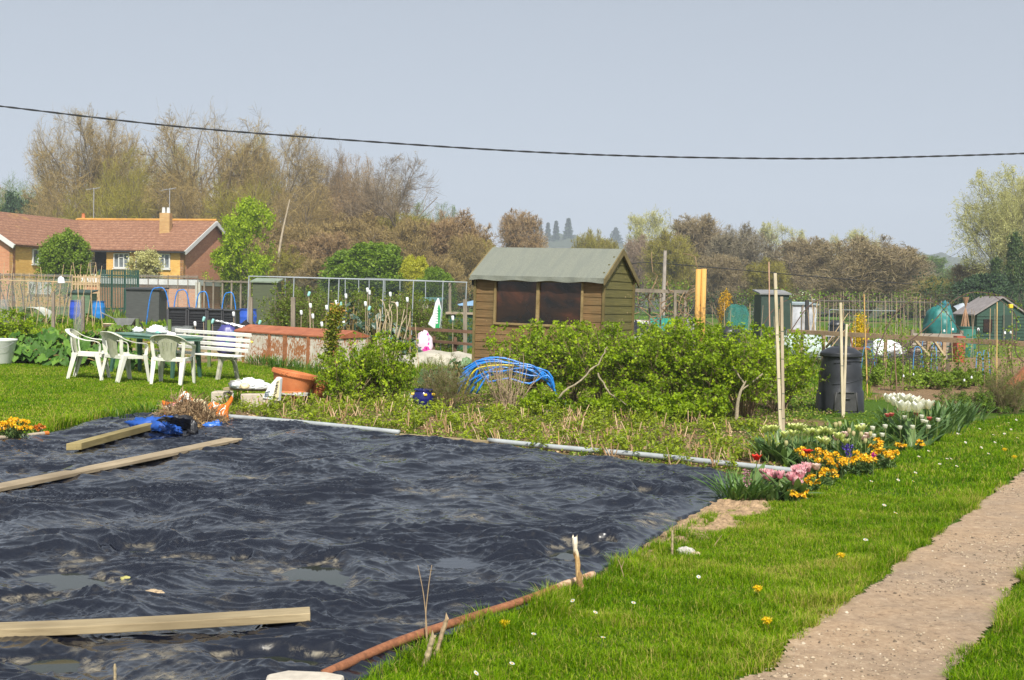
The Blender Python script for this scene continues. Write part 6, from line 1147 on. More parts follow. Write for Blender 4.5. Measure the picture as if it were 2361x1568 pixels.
YB2 = BRY; chim(B_ + n1_ * 3.0 - e1 * 3.3, .85, 1.95, 6.3, False, m_brick('chimney_brick', (.45, .25, .09), (.58, .36, .14), (.4, .3, .16)), 2); chim(X_ + e1 * 0.2 + n1_ * .6, 1.0, .6, 7.3, True, BRY); chim(C_ + n2_ * 5.5 + e2 * 2, 1.3, .9, 7.4, False, BRY, 2)
def aerial(p, z0, z1): mb = MB(); mb.tube([(0, 0, z0), (0, 0, z1)], .03, 5); mb.tube([(-.7, 0, z1 - .2), (.5, .2, z1 + .05)], .025, 4); [mb.bar((x, -.3, z1 - .08), (x + .05, .3, z1 - .08), .02, .02) for x in (-.5, -.2, .1, .35)]; o = obj('tv_aerial', mb, plain('aerial_metal', (.35, .36, .38), .4), rf); o.location = Lc(p)
aerial(B_ + n1_ * 3.4 - e1 * 3.2, 8.5, 10.4); aerial(X_ + e1 * 1.6, 7.5, 10.6)
def window(par, x, z, w_, h_, open_=False, face=-1):
    f = MB(); y = -.06 * 1
    for (dx, dz, ww, hh) in ((0, h_ / 2, w_, .09), (0, -h_ / 2, w_, .09), (-w_ / 2, 0, .09, h_), (w_ / 2, 0, .09, h_), (-w_ * .17, 0, .08, h_), (w_ * .17, 0, .08, h_), (0, h_ * .22, w_ * .34, .07)): f.box((x + dx, y if (dx or dz) else y + .0, z + dz), (ww, .10 + .004 * (ww > hh), hh))
    fo = obj('window', f, WHF, par); obj('pane', MB().box((x, -.01, z), (w_, .03, h_)), plain('net_curtain_glass', (.16, .18, .19), .15, .6, 1.5), fo); obj('sill', MB().box((x, -.07, z - h_ / 2 - .1), (w_ + .2, .16, .08)), WHF, fo)
LF = np.linalg.norm(B_ - A_) - 2.0
for u_, ww in ((277, 1.35), (330, 1.0), (383, 1.35)):
    q = P(u_, 595, 97); x = float(np.dot(q[:2] - (A_ + e1 * 2.0), e1)); window(wy, x, 4.1, ww, 1.15)
for fr2 in (.36, .68): window(wl_, np.linalg.norm(A_ - C_) * fr2, 4.15, 1.9, 1.1)
for k_ in (.2, .36, .68): obj('ground_window', MB().box((np.linalg.norm(A_ - C_) * k_ + .6, -.04, 1.7), (1.3, .08, 1.0)), WHF, wl_)
o = obj('balcony_parapet', MB().box((1.0, .05, 2.55), (2.3, .12, .8)), WHF, fl); o.rotation_euler = (0, 0, math.atan2(e1[1], e1[0])); mb = MB(); [mb.box((.1 + i * .18, .05, 3.4), (.03, .03, .8)) for i in range(11)]; mb.box((1, .05, 3.8), (2.0, .05, .05)); o = obj('balcony_railing', mb, plain('black_gutter', ()), fl); o.rotation_euler = (0, 0, math.atan2(e1[1], e1[0]))
o = obj('gable_window', MB().box((0, 0, 0), (.05, .8, 1.0)), WHF, fl); o.location = Lc(B_ + e1 * .05 + n1_ * 7.2, 4.0); o.rotation_euler = (0, 0, math.atan2(e1[1], e1[0])); o = obj('gable_window', MB().box((0, 0, 0), (.05, .8, .7)), WHF, fl); o.location = Lc(B_ + e1 * .05 + n1_ * 7.0, 1.6); o.rotation_euler = (0, 0, math.atan2(e1[1], e1[0]))
# ---- fences
def fence(label, u0, v0, u1, v1, Y, n, mat, hz=None, name='fence', cat='fence', rails=(1.0,), pales=0, net=None, pw=.07):
    a, b = onz(u0, v0, Y); a1, b1 = onz(u1, v1, Y); t = thing(name, label, cat, a); H_ = .5 * (b[2] + b1[2]); Lh = a1[0] - a[0]
    for i in range(n + 1): obj('post', MB().box((Lh * i / n, 0, H_ / 2), (pw, pw, H_)), mat, t)
    [obj('rail', MB().box((Lh / 2, -pw * .7, H_ * r_ - .05), (Lh, .03, .07)), mat, t) for r_ in rails]
    if pales: mb = MB(); [mb.box((Lh * (i + .5) / pales, -.08, H_ / 2), (.055, .02, H_)) for i in range(pales)]; obj('pales', mb, mat, t)
    if net: mb = MB(); X, Z = np.meshgrid(np.linspace(0, Lh, 30), np.linspace(0, H_, 5)); mb.grid(X, .04 + .05 * fbm(X, Z, 2, 3), Z); obj('netting', mb, net, t)
    return t
fence('dark green steel palisade fence in front of the garages', 228, 632, 318, 633, 60, 3, plain('green_steel', (.02, .07, .05), .5), rails=(.9, .2), pales=24, name='palisade_fence'); fence('tan trellis panel behind the bean canes', 165, 643, 228, 645, 58, 2, BAMB, rails=(.97, .8, .6, .4), pales=10, name='trellis')
fence('grey posts and netting before the clipped hedge', 0, 641, 165, 643, 56, 6, POSTM, rails=(.98,), net=NETG, name='net_fence', pw=.04); fence('wire fence with slim posts before the brick garage wall', 318, 640, 455, 648, 62, 6, POSTM, rails=(.98,), net=NETG, name='net_fence', pw=.04); fence('slim posted netting fence between garages and fruit cage', 470, 655, 575, 660, 52, 5, POSTM, rails=(.99,), net=NETD, name='net_fence')
# blue hoops over the left bed, composters, wheelbarrow, pail
def hoop(pts, Y, r, label, group, dy=0): q = np.array([P(u, v, Y) for u, v in pts]); q[0] = GXX(pts[0][0], Y); q[-1] = GXX(pts[-1][0], Y); c = curve(q, 18) - q[0]; return tag(obj('hoop', MB().tube(c, r, 6), BLU if Y > 40 else plain('light_blue_pipe', (.07, .30, .62), .4), loc=q[0], smooth=True), label, 'hoop', group)
for i, (u0, ut, u1, vt) in enumerate(((336, 362, 396, 664), (396, 416, 442, 669), (446, 466, 486, 673), (506, 526, 548, 675))): hoop([(u0, 708), (u0 + (ut - u0) * .45, vt + 14), (ut, vt), (ut + (u1 - ut) * .6, vt + 10), (u1, 708)], 44, .022, ('leftmost, largest blue hoop behind the black composters', 'second blue hoop from the left behind the black composters', 'third blue hoop from the left behind the black composters', 'rightmost blue hoop behind the black composters')[i], 'blue hoops over the left bed')
CMP = plain('composter_plastic', (.018, .019, .022), .45, .3, 6, spec=.6)
def composter(u0, u1, Y, h, label):
    a, b = GXX(u0, Y), GXX(u1, Y); w_ = b[0] - a[0]; t = thing('composter', label, 'composter', a, 0, 'square black composters in a row'); mb = MB(); mb.box((w_ / 2, .35, h / 2), (w_ * .93, .7, h), taper=.93)
    for i in range(8): mb.box((w_ / 2, -.02 + .02 * i / 8, h * (.12 + i * .105)), (w_ * .78, .05, h * .055))
    obj('side_panel', mb, CMP, t)
    for s in (.03, .97): obj('corner_post', MB().box((w_ * s, -.02, h * .5), (w_ * .11, .08, h)), plain('composter_post', (.06, .06, .065), .5), t)
    obj('lid', MB().box((w_ / 2, .34, h + .03), (w_ * .96, .76, .07)), CMP, t, bevel=.02)
for u0, u1, l in ((386, 432, 'leftmost of the row'), (432, 477, 'second from the left in the row'), (478, 513, 'third from the left in the row'), (513, 543, 'rightmost of the row')): composter(u0, u1, 39, .80, 'square slatted black plastic composter behind the bench, ' + l)
q = GXX(412, 35); mb = MB(); c = np.linspace(0, 1, 8); 
for k_ in range(3): mb.tube(np.stack([np.linspace(-.42, .42, 12), np.full(12, .03 * k_), .2 + .03 * fbm(np.linspace(0, 3, 12), 0 * c[0] + np.zeros(12), 2, k_)], 1), .19 - .03 * k_, 14)
tag(obj('wire_roll', mb, NETG, loc=q), 'loose roll of chicken wire lying in front of the black composters', 'wire netting')
wbq = GXX(284, 38); t = thing('wheelbarrow', 'grey metal wheelbarrow tipped among the leaves behind the middle chair', 'wheelbarrow', wbq); mb = MB().prism([(-.33, 0, .45), (.38, 0, .45), (.22, 0, .18), (-.18, 0, .2)], (0, .5, 0)); GRM = plain('galvanised', (.22, .23, .22), .5, .3, 5, metal=.3); obj('tray', mb, GRM, t); obj('handle', MB().tube([(-.75, .1, .62), (-.3, .1, .42), (.3, .1, .2)], .02, 6), GRM, t); obj('wheel', MB().tube(np.stack([.38 + .16 * np.cos(np.linspace(0, 6.28, 16)), np.full(16, .25), .17 + .16 * np.sin(np.linspace(0, 6.28, 16))], 1), .03, 6), BBL, t); obj('leg', MB().tube([(-.1, .05, .25), (-.15, .05, 0)], .018, 6), GRM, t)
t = thing('bucket', 'cream plastic bucket beside the grey wheelbarrow', 'bucket', GXX(250, 37)); mb = MB().lathe([(0, 0), (.12, 0), (.16, .28), (.17, .28), (.17, .31), (.15, .3)], 24); obj('bucket_wall', mb, plain('cream_plastic2', (.62, .52, .34), .4), t, smooth=True); obj('handle', MB().tube(curve([(-.16, 0, .3), (-.1, -.14, .24), (.1, -.14, .24), (.16, 0, .3)], 12), .006, 5), GRM, t)
mb = MB(); a = np.linspace(0, np.pi, 16); U, V_ = np.meshgrid(a, np.linspace(0, 1.2, 6)); mb.grid(.62 * np.cos(U), V_, .62 * np.sin(U) * (1 + .06 * np.sin(V_ * 9))); tag(obj('cloche', mb, m_net('white_fleece', (.62, .62, .56), .95), loc=GXX(70, 46), smooth=True), 'small white fleece tunnel cloche behind the bean canes', 'cloche')
# black polythene heap and printed sack by the chest
tag(obj('polythene_heap', lump((.85, .5, .36), 611, (34, 16), .35, 3, .3, .3), plain('black_polythene', ()), smooth=True, loc=GXX(543, 29) + [0, 0, .25]), 'heap of crumpled black polythene with old straw behind the rusty chest', 'polythene heap')
sp_ = GXX(522, 26.2); t = thing('compost_sack', 'open purple and teal printed sack with a white torn top, left of the rusty chest', 'sack', sp_); obj('sack_body', lump((.24, .16, .34), 612, (24, 16), .15, 2.2, .8, .12), striped('purple_teal', (.06, .06, .22), (.02, .17, .17), (.4, .4, .5), 4, .5, .62), t, smooth=True).location = (0, 0, .42); mb = MB(); sheet([(-.28, 0, .86), (.32, 0, .70), (.36, .15, .74), (-.26, .15, .84)], mb, 12, 6, wr=.05, seed=5); obj('torn_top', mb, WB, t)
# canes topped with white bottles
CAP = plain('white_bottle', (.74, .76, .76), .35, .05); CAPT = plain('teal_bottle', (.30, .62, .58), .4)
Z2 = lambda x, y: (518.6 + x * .27555, 547.4 + y * .27555)
caps = [(1192, 430, 0), (1208, 450, 0), (1383, 465, 0), (700, 462, 1), (930, 535, 0), (968, 548, 1), (1012, 480, 0), (1205, 582, 1), (1440, 550, 0), (715, 560, 0), (850, 575, 0), (638, 618, 0), (735, 648, 0), (1052, 705, 0), (993, 705, 0), (810, 715, 0), (72, 630, 0), (168, 705, 0), (288, 700, 1), (1175, 545, 0), (1525, 510, 0), (1905, 665, 0), (-105, 690, 1), (-180, 672, 1), (-250, 712, 0)]
lc = ['highest of all, a close pair left one', 'highest of all, a close pair right one', 'high up, right of the highest pair', 'tilted left, highest on the left side', 'thick white one above the climbing column', 'thin teal one beside the thick white one', 'bluish, right of the climbing column', 'teal banded, below the highest pair', 'straight, above the pale prunings', 'middle of the left group', 'small grey one left of the column', 'topping two crossed canes', 'wide one just above the chest lid', 'low one right of the climbing column', 'small low one near the brassicas', 'small low one over the chest lid', 'before the black polythene heap, tall', 'small, over the chest left end', 'small teal, over the chest left end', 'tiny, just left of the highest pair', 'half hidden in leaves near the sack', 'near the shed wall, low', 'leftmost but two, behind the bench', 'leftmost but one, behind the bench', 'leftmost, behind the bench']
for (x, y, k_), l in zip(caps, lc):
    u, v = Z2(x, y); Y = 28.5 + (x % 5) * .4; a, b = onz(u, v + 5, Y, u + rng.normal() * 3); t = thing('capped_cane', 'thin cane topped with a small plastic bottle, ' + l, 'cane', a); d = b - a; obj('cane', MB().tube([(0, 0, 0), d], .009, 5), BAMG, t); o = obj('bottle', MB().lathe([(0, .08), (.026, .08), (.034, .06), (.034, -.01), (.022, -.05), (0, -.05)], 12), CAPT if k_ else CAP, t, smooth=True); o.location = d; o.rotation_euler = (0, .3 if k_ else -.1, 0)
# fruit cage of grey tubes with netting and bushes in it
TUB = plain('grey_tube', (.33, .36, .38), .4, .15, 5)
cg = thing('fruit_cage', 'large tubular grey fruit cage with dark netting, behind the rusty chest', 'fruit cage', GXX(574, 30)); o0 = np.array(cg.location)
fl_, frt = P(573.7, 637, 30), P(1076.6, 651, 31.5); bl_, brt = P(655, 638.5, 37), P(1076, 650, 37.5); rail = lambda a, b, nm='rail': obj(nm, MB().tube(np.array([a, b]) - o0, .014, 6), TUB, cg)
rail(fl_, frt); rail(bl_, P(930, 646, 37)); rail(fl_, bl_); rail(P(843, 642, 31), P(1077, 651, 37))
for zx in (200, 563, 850, 932, 1305, 1560, 1815, 2020):
    u = Z2(zx, 0)[0]; k_ = (u - 573.7) / 503; top = fl_ + (frt - fl_) * k_; base = GXX(u + (top[0] * 0), top[1]); base[0] = top[0] - .04; rail(base, top, 'post')
for zx in (503, 1005, 1118, 1205, 1337, 1463, 1677):
    u = Z2(zx, 0)[0]; top = P(u, 641 + (u - 650) * .02, 37); base = GXX(u, 37); rail(base, top, 'post')
def netp(a, b, nm='netting', mt=NETD, z1=None): 
    X, T_ = np.meshgrid(np.linspace(0, 1, 40), np.linspace(0, 1, 8)); Q = np.array(a)[None, None] * (1 - X[..., None]) + np.array(b)[None, None] * X[..., None]; Q = Q - o0; Zt = Q[..., 2].copy(); sag = .10 * np.sin(X * 25) * 0; Q[..., 2] = Zt * T_ + 0; Q[..., 1] += .08 * fbm(X * 9, T_ * 3, 2, 5); mb = MB().grid(Q[..., 0], Q[..., 1], Q[..., 2]); return obj(nm, mb, mt, cg)
netp(bl_, brt)
for i, (zx) in enumerate((215, 570)): u = Z2(zx, 0)[0]; stk2(u, 547.4 + 500 * .27555, 29.2, .10, ('squared grey post at the front left corner of the fruit cage', 'squared grey post at the second bay of the fruit cage')[i])
stk2(1072, 690, 30, .1, 'greenish wooden post at the right end of the fruit cage'); stk2(1037, 652, 36, .08, 'slim brown post inside the right end of the fruit cage')
g = np.random.default_rng(620); CAGEL = leafy('cage_leaves', [(0, (.055, .085, .01)), (.5, (.13, .19, .018)), (1, (.26, .34, .04))], .5, .35, .3)
cgp = dict(H=1.75, R0=.8, nst=26, nk=6, lf=5, lsz=.055, k2=4, seed=621, spread=.3)
cl_ = ['at the left end of the fruit cage', 'in the second bay of the fruit cage', 'behind the climbing column', 'left of the highest bottle canes', 'behind the highest bottle canes', 'behind the pale prunings', 'right of the pale prunings', 'left of the white and green sack', 'beside the cream hut', 'between the teal tank and the cage end']
for i, u in enumerate((650, 700, 752, 800, 850, 900, 940, 965, 1020, 1040)): shrub('fruit_bush', 'tall loose pale green fruit bush ' + cl_[i], 'fruit bush', GXX(u, 31.5 + (i % 3) * 1.6), 'cage', cgp, rz=i * 2.1, sc=(1, 1, .92 + .1 * g.random() - (.35 if i > 7 else 0)), group='fruit bushes in and around the cage', lm=CAGEL)
BRS = leafy('brassica_leaves', [(0, (.015, .04, .022)), (.5, (.035, .075, .045)), (1, (.12, .18, .13))], .4, .15, .5)
for i, (u, Y, H_) in enumerate(((815, 29, 1.3), (868, 28.5, 1.25), (915, 29.5, .9), (962, 26.5, .62))): rhub(('dark blue green brassica plant right of the climbing column', 'biggest dark brassica behind the bottle canes', 'dark brassica behind the pale prunings', 'small dark leafy plant before the pale ground sheet')[i], GXX(u, Y), 46, .45, H_, .22, 630 + i, 'brassica', 'brassica', BRS)
prn = GXX(880, 24.5); t = thing('prunings', 'sheaf of tall pale curved prunings stuck in the ground before the brassicas', 'prunings', prn)
mb = MB()
for (pts) in ([(1230, 930), (1270, 790), (1260, 650)], [(1290, 900), (1275, 760), (1290, 640)], [(1320, 900), (1345, 720), (1330, 560), (1300, 520)], [(1350, 900), (1380, 740), (1350, 600)], [(1340, 890), (1395, 700), (1370, 560)], [(1385, 890), (1440, 700), (1430, 560), (1390, 540)], [(1400, 900), (1480, 700), (1500, 600)], [(1430, 900), (1530, 740), (1550, 620)], [(1300, 880), (1320, 760), (1400, 560)], [(1410, 920), (1450, 800), (1520, 650)], [(1240, 780), (1300, 700), (1290, 600)]): q = np.array([P(*Z2(*p), 24.5) for p in pts]) - prn; q[0, 2] = min(q[0, 2], .1); mb.tube(curve(q, 10), .010, 5)
obj('sticks', mb, plain('peeled_sticks', (.50, .40, .27), .7, .3, 12), t); tag(obj('twine', MB().tube(np.array([P(*Z2(1220, 825), 24.3), P(*Z2(1330, 838), 24.2), P(*Z2(1450, 850), 24.3)]) - prn, .006, 5), plain('green_twine', (.03, .35, .25), .6), loc=prn), 'bright green twine tied round the pale prunings', 'twine')
# white / green sack, magenta sack, ground sheet, rail
sk2 = GXX(1002, 29); t = thing('compost_sack', 'tall pointed white sack with a green printed side, left of the teal tank', 'sack', sk2); sv = lambda u, v: P(u, v, 29) - sk2
mb = MB(); mb.prism([sv(986, 748), sv(1000, 758), sv(1014, 757), sv(1017, 715), sv(1012, 690), sv(1009, 686.5), sv(1003, 698), sv(997, 725)], (0, .14, 0)); obj('sack_body', mb, WB, t, bevel=.02); mb = MB(); mb.prism([sv(1003, 756), sv(1013, 756), sv(1016, 715), sv(1012, 700), sv(1008, 712)], (0, -.02, 0)); obj('green_panel', mb, plain('print_green', (.02, .33, .10), .5), t); mb = MB(); [mb.bar(sv(1005, 745 - i * 6) + [0, -.03, 0], sv(1009, 743 - i * 6) + [0, -.03, 0], .05, .004, up=(0, 1, 0)) for i in range(6)]; obj('lettering', mb, WB, t)
q = GXX(977, 26.5); t = thing('compost_sack', 'slumped magenta and white plastic sack in front of the white and green one', 'sack', q); obj('sack_body', lump((.19, .12, .34), 641, (20, 14), .2, 2.4, .8, .15), striped('magenta_print', (.66, .52, .58), (.60, .04, .30), (.30, .02, .13), 4, .36, .55), t, smooth=True).location = (0, 0, .42)
mb = MB(); X, T_ = np.meshgrid(np.linspace(-1.5, 1.6, 40), np.linspace(0, 1, 10)); mb.grid(X, T_ * 1.4, .02 + (.34 * np.sin(np.clip(T_ * 1.6, 0, 1) * 1.57) * (.55 + .45 * np.cos((X - .1) * 1.5)) * (1 + .2 * fbm(X * 2, T_ * 2, 3, 7)))); tag(obj('ground_sheet', mb, plain('beige_sheet', (.42, .39, .31), .8, .25, 3), smooth=True, loc=GXX(1005, 25)), 'pale beige ground sheet humped over a bed left of the shed', 'ground sheet')
a, b = P(940, 757, 27.5), P(1094, 766, 26.5); t = thing('timber_rail', 'low brown two railed timber barrier left of the shed', 'rail fence', (a[0], a[1], 0)); BRN = wood('brown_rail', (.10, .055, .035), (.20, .115, .07), 3, (1, 8, 8)); d = np.array([b[0] - a[0], b[1] - a[1], 0]); obj('rail', MB().bar((0, 0, a[2]), d + [0, 0, b[2]], .08, .07), BRN, t); obj('rail', MB().bar((0, 0, a[2] - .25), d + [0, 0, b[2] - .28], .08, .06), BRN, t)
for k_ in (.04, .4, .72): obj('post', MB().box(d * k_ + [0, .06, .33], (.07, .07, .66)), BRN, t)
cane_obj('garden_cane', 'thin pale cane leaning before the pale ground sheet, left one', 'cane', GXX(945, 23.5), P(945, 720, 23.5), .009, BAMB); cane_obj('garden_cane', 'thin pale cane leaning before the pale ground sheet, right one', 'cane', GXX(966, 23.5), P(957, 745, 23.5), .009, BAMB)
# climbing column on a cane
q0, q1 = GG(757, 868), None; t = thing('climbing_plant', 'narrow column of reddish green climbing leaves on a cane before the rusty chest', 'climber', q0); Yq = q0[1]; cp = np.array([P(u, v, Yq) for u, v in ((757, 868), (760, 830), (765, 780), (770, 740), (776, 712))]) - q0; obj('cane', MB().tube(curve(cp, 12), .012, 6), BAMB, t); c = curve(cp, 40)[9:]; g = np.random.default_rng(650); par = np.repeat(np.arange(len(c)), 60); pos = c[par] + g.normal(size=(len(par), 3)) * (.045 + .035 * np.abs(np.sin(par * .35)))[:, None]; obj('leaves', MB().leaves(pos, .065 * (.6 + .7 * g.random(len(pos))), LEAF, flat=.3, tint=np.clip(g.random(len(pos)) * .8 + .2 * (par > 24), 0, 1)), leafy('reddish_leaves', [(0, (.10, .14, .008)), (.6, (.22, .25, .012)), (1, (.45, .22, .04))], .5, .3), t)
# green stakes behind the table
for i, u in enumerate((317, 391, 482)): stk2(u, 735 + i * 1.5, 23.5, .06, 'short mossy green stake behind the table, %s of three' % ('left', 'middle', 'right')[i], plain('mossy_green', (.12, .17, .05), .8), name='wooden_stake', cat='stake')
a = GXX(540, 27); t = tag(obj('edging_board', MB().bar((-2.6, .3, .08), (0, 0, .08), .05, .18), WPALE, loc=a), 'sandy timber edging board running behind the bench', 'board')
# daffodils and leafy rows on the left plots
DAF = petmat('daffodil_petals', [(0, (.70, .55, .05)), (1, (.80, .72, .2))])
for i, (u, v, h) in enumerate(((331, 749, .35), (344, 757, .28), (372, 747, .34), (380, 745, .34), (362, 750, .3), (395, 753, .3), (357, 752, .3), (325, 752, .3))):
    p = P(u, v, 24.2); t = thing('daffodil', 'yellow daffodil behind the green table', 'daffodil', (p[0], p[1], float(zg(p[0], p[1]))), 0, 'daffodils behind the green table'); mb = MB(); petals(mb, (0, 0, h + .1), 6, .05, .035, 1.0, g); mb.lathe([(.012, h + .11), (.018, h + .14)], 10); obj('flower', mb, DAF, t); mb = MB(); [blade(mb, (0, 0), j * 1.1, h + .05, .02, .25, g, .4, .5) for j in range(7)]; obj('leaves', mb, TULL, t)
for i, (u, v, n_) in enumerate(((300, 722, 70), (325, 717, 70), (352, 715, 70), (275, 730, 50), (245, 700, 50))): p = GXX(u, 4185 * .9 / (v + 12 - 672)); strap('leek_row', ('tall pale green leaf tuft left of the composters, left one', 'tall pale green leaf tuft left of the composters, middle one', 'tall pale green leaf tuft left of the composters, right one', 'pale leaf tuft before the wheelbarrow', 'feathery pale leaf tuft right of the blue barrels')[i], 'leaf tuft', p, n_, .7, .045, .45, .35, 660 + i, leafy('pale_leaves', [(0, (.08, .14, .015)), (.5, (.19, .28, .03)), (1, (.34, .42, .08))], .5, .35))
for i, (u, Y, s_) in enumerate(((270, 33, .9), (300, 34, .8), (120, 44, 1), (150, 30, .7), (460, 31, .8), (485, 33, 1.0), (60, 50, 1.1), (20, 48, 1.2), (200, 46, .9))): rhub(('low leafy plant before the wheelbarrow', 'low leafy plant right of the wheelbarrow', 'leafy plant left of the nearer blue barrel', 'low leafy plant behind the left chair back', 'leafy plant before the composters, left one', 'tall leafy plant before the right composter', 'leafy plant below the fleece cloche', 'leafy plant at the far left behind the canes', 'leafy plant between the two blue barrels')[i], GXX(u, Y), 26, .6 * s_, .45 * s_, .3, 670 + i, 'vegetable_plant', 'plant', WEEDL if False else leafy('veg_leaves', [(0, (.05, .11, .01)), (.5, (.12, .21, .02)), (1, (.22, .33, .04))], .5, .3))
# ---- right-hand side
Z6 = lambda x, y: (1411.6 + x * .19524, 605 + y * .19524); Z7 = lambda x, y: (1815 + x * .23885, 605 + y * .23885)
a, b = P(1448, 669, 33), P(1586, 673.5, 34); t = thing('vine_frame', 'grey timber frame with a thick top rail and tangled vine right of the shed', 'timber frame', (a[0], a[1], 0)); d = b - a; o0 = np.array(t.location); obj('top_rail', MB().bar((0, 0, a[2]), b - o0, .1, .10), POSTM, t)
for u, Y in ((1556, 33), (1497, 34), (1522, 34.5), (1579, 34)): bs = GX(u, Y); tp = P(u, 672, Y); obj('post', MB().bar(bs - o0, tp - o0, .07 if u > 1550 else .05, .06, up=(0, 1, 0)), POSTM, t)
g = np.random.default_rng(701); mb = MB()
for i in range(26): u = 1470 + 120 * g.random(); v = 740 - 60 * g.random(); q = [P(u, v, 33.5)]; [q.append(q[-1] + [g.normal() * .22, g.normal() * .1, g.normal() * .25 + .05]) for _ in range(4)]; mb.tube(curve(np.array(q) - o0, 10), .013, 4)
obj('vine', mb, plain('brown_vine', (.26, .17, .09), .85, .3, 12), t)
tbs = thing('cardboard_tubes', 'pair of tall yellow brown cardboard tubes standing above the currants', 'cardboard tubes', GX(1612, 27)); o0 = np.array(tbs.location)
def m_tube():
    m, nt, b = newmat('ochre_cardboard'); sp_ = nt.nodes.new('ShaderNodeTexCoord'); s2 = nt.nodes.new('ShaderNodeSeparateXYZ'); L(nt, sp_.outputs['Generated'], s2.inputs[0]); n1 = noise(nt, 12, 4, .7); f = mmath(nt, 'ADD', n1, mmath(nt, 'MULTIPLY', mmath(nt, 'SUBTRACT', .55, s2.outputs[2]), .35)); c = mixc(nt, ramp(nt, f, [(.52, (0,)), (.58, (.85,))]), (.56, .31, .075), (.24, .14, .04)); L(nt, c, b.inputs['Base Color']); b.inputs['Roughness'].default_value = .7; return m
TBM2 = m_tube()
for (ub, ut, vt) in ((1603, 1610, 621), (1616, 1622.5, 620)): bs = GX(ub, 27); tp = P(ut, vt, 27); obj('tube', MB().tube(np.array([bs, .5 * (bs + tp), tp]) - o0, .062, 14), TBM2, tbs, smooth=True)
t = thing('pole', 'tall grey wooden pole against the trees right of the shed', 'pole', GX(1526, 52)); tp = P(1533, 578, 52); obj('shaft', MB().tube([(0, 0, 0), tp - np.array(t.location)], [.10, .075], 8), plain('grey_pole', (.36, .31, .27), .8, .3, 4), t)
tag(obj('polythene_heap', lump((.55, .4, .42), 711, (26, 14), .35, 3, .4, .3), plain('black_polythene', ()), smooth=True, loc=GX(1471, 28) + [0, 0, .5]), 'black plastic wrapped heap between the shed and the timber frame', 'polythene heap')
barrel(1520, 36, 1.12, .16, (.05, .30, .24), 'round turquoise water butt behind the timber frame', 'water_butt', 'water butt'); tag(obj('tray', MB().box((0, 0, .95), (.7, .3, .18)), plain('teal_plastic', (.02, .30, .22), .4), loc=GX(1520, 37)), 'flat teal crate behind the turquoise water butt', 'crate')
mb = MB(); [mb.box((0, 0, .1 + i * .22), (.36, .3, .19)) for i in range(5)]; tag(obj('block_stack', mb, plain('grey_block', (.33, .32, .30), .9, .2, 8), loc=GX(1594, 34)), 'stack of grey concrete blocks beside the yellow cardboard tubes', 'block stack')
t = thing('cold_frame', 'small white framed glazed cold frame seen past the shed corner', 'cold frame', GX(1482, 44)); obj('frame', MB().box((0, 0, .8), (1.5, .8, .12)).box((-.7, -.3, .65), (.06, .06, .4)).box((.1, -.3, .65), (.06, .06, .4)), WHF, t); obj('base', MB().box((0, .1, .3), (1.4, .6, .6)), POSTM, t)
def tealnet(u0, v0, u1, Y, label, mt=NETT, hump=.0, zt=None, name='net_tunnel', cat='net cover'):
    a, b = GX(u0, Y), GX(u1, Y); w_ = b[0] - a[0]; h_ = P(u0, v0, Y)[2]; X, T_ = np.meshgrid(np.linspace(0, 1, 24), np.linspace(0, np.pi, 14)); return tag(obj(name, MB().grid(X * w_, .6 - .6 * np.cos(T_), h_ * np.sin(T_)**.3 * (1 - hump * np.abs(2 * X - 1)**5) * (1 + .05 * fbm(X * 6, T_ * 2, 2, 9))), mt, loc=a, smooth=True), label, cat)
tealnet(1674, 702, 1732, 44, 'teal netting stretched over a bed left of the dark green shed', m_net('teal_net', (.02, .16, .13), .6), .4); 
def tarplump(u0, u1, v, Y, col, label, sd, nm): a, b = GX(u0, Y), GX(u1, Y); h_ = P(u0, v, Y)[2]; o = lump(((b - a)[0] / 2 * .92, .7, h_ * .55), sd, (30, 18), .12, 1.6, .8, .14); tag(obj(nm, o, plain(nm + '_film', col, .5, .3, 3), loc=(a + b) / 2 + [0, 0, h_ * .45], smooth=True), label, 'tarpaulin')
tarplump(2126, 2198, 708, 40, (.015, .15, .135), 'bright teal tarpaulin over a heap behind the slatted compost bay', 735, 'teal_tarpaulin'); tarplump(2154, 2190, 699, 45, (.03, .16, .19), 'blue green rounded tarpaulin top behind the bright teal one', 736, 'blue_tarpaulin'); tealnet(2206, 699, 2300, 58, 'pale grey polytunnel behind the dark green gabled shed', plain('polytunnel_film', (.36, .40, .44), .4, .15, 2), .1, name='polytunnel', cat='polytunnel')
tag(obj('net_heap', lump((.75, .5, .42), 721, (30, 16), .35, 3, .2, .3), m_net('pale_netting', (.50, .60, .56), .95), smooth=True, loc=GX(1843, 31) + [0, 0, .3]), 'heap of pale mint netting beyond the timber rail', 'net heap'); tag(obj('plastic_heap', lump((.5, .35, .28), 722, (24, 12), .35, 3, .2, .3), WB, smooth=True, loc=GX(2036, 32) + [0, 0, .28]), 'heap of white plastic bags beyond the timber rail', 'plastic heap')
g = np.random.default_rng(731); mb = MB(); st = g.normal(size=(160, 3)) * [.45, .25, .12] + [0, 0, .3]; mb.tubes(grow(st, g.normal(size=(160, 3)) * [1, .6, .4], .5 + .4 * g.random(160), 5, .15, 0, g), np.full((160, 5), .009), 3); tag(obj('brushwood_heap', mb, plain('dark_twigs', (.10, .07, .055), .9), loc=GX(2076, 32)), 'dark heap of brushwood right of the white plastic heap', 'brushwood')
def dalek(u, Y, h, label): t = thing('compost_bin', label, 'compost bin', GX(u, Y)); r_ = h * .36; obj('bin_body', MB().lathe([(r_, 0), (r_ * .98, .03), (r_ * .8, h * .8)], 24), BBL, t, smooth=True); obj('lid', MB().lathe([(r_ * .88, h * .8), (r_ * .9, h * .85), (r_ * .5, h), (0, h)], 24), BBL, t, smooth=True)
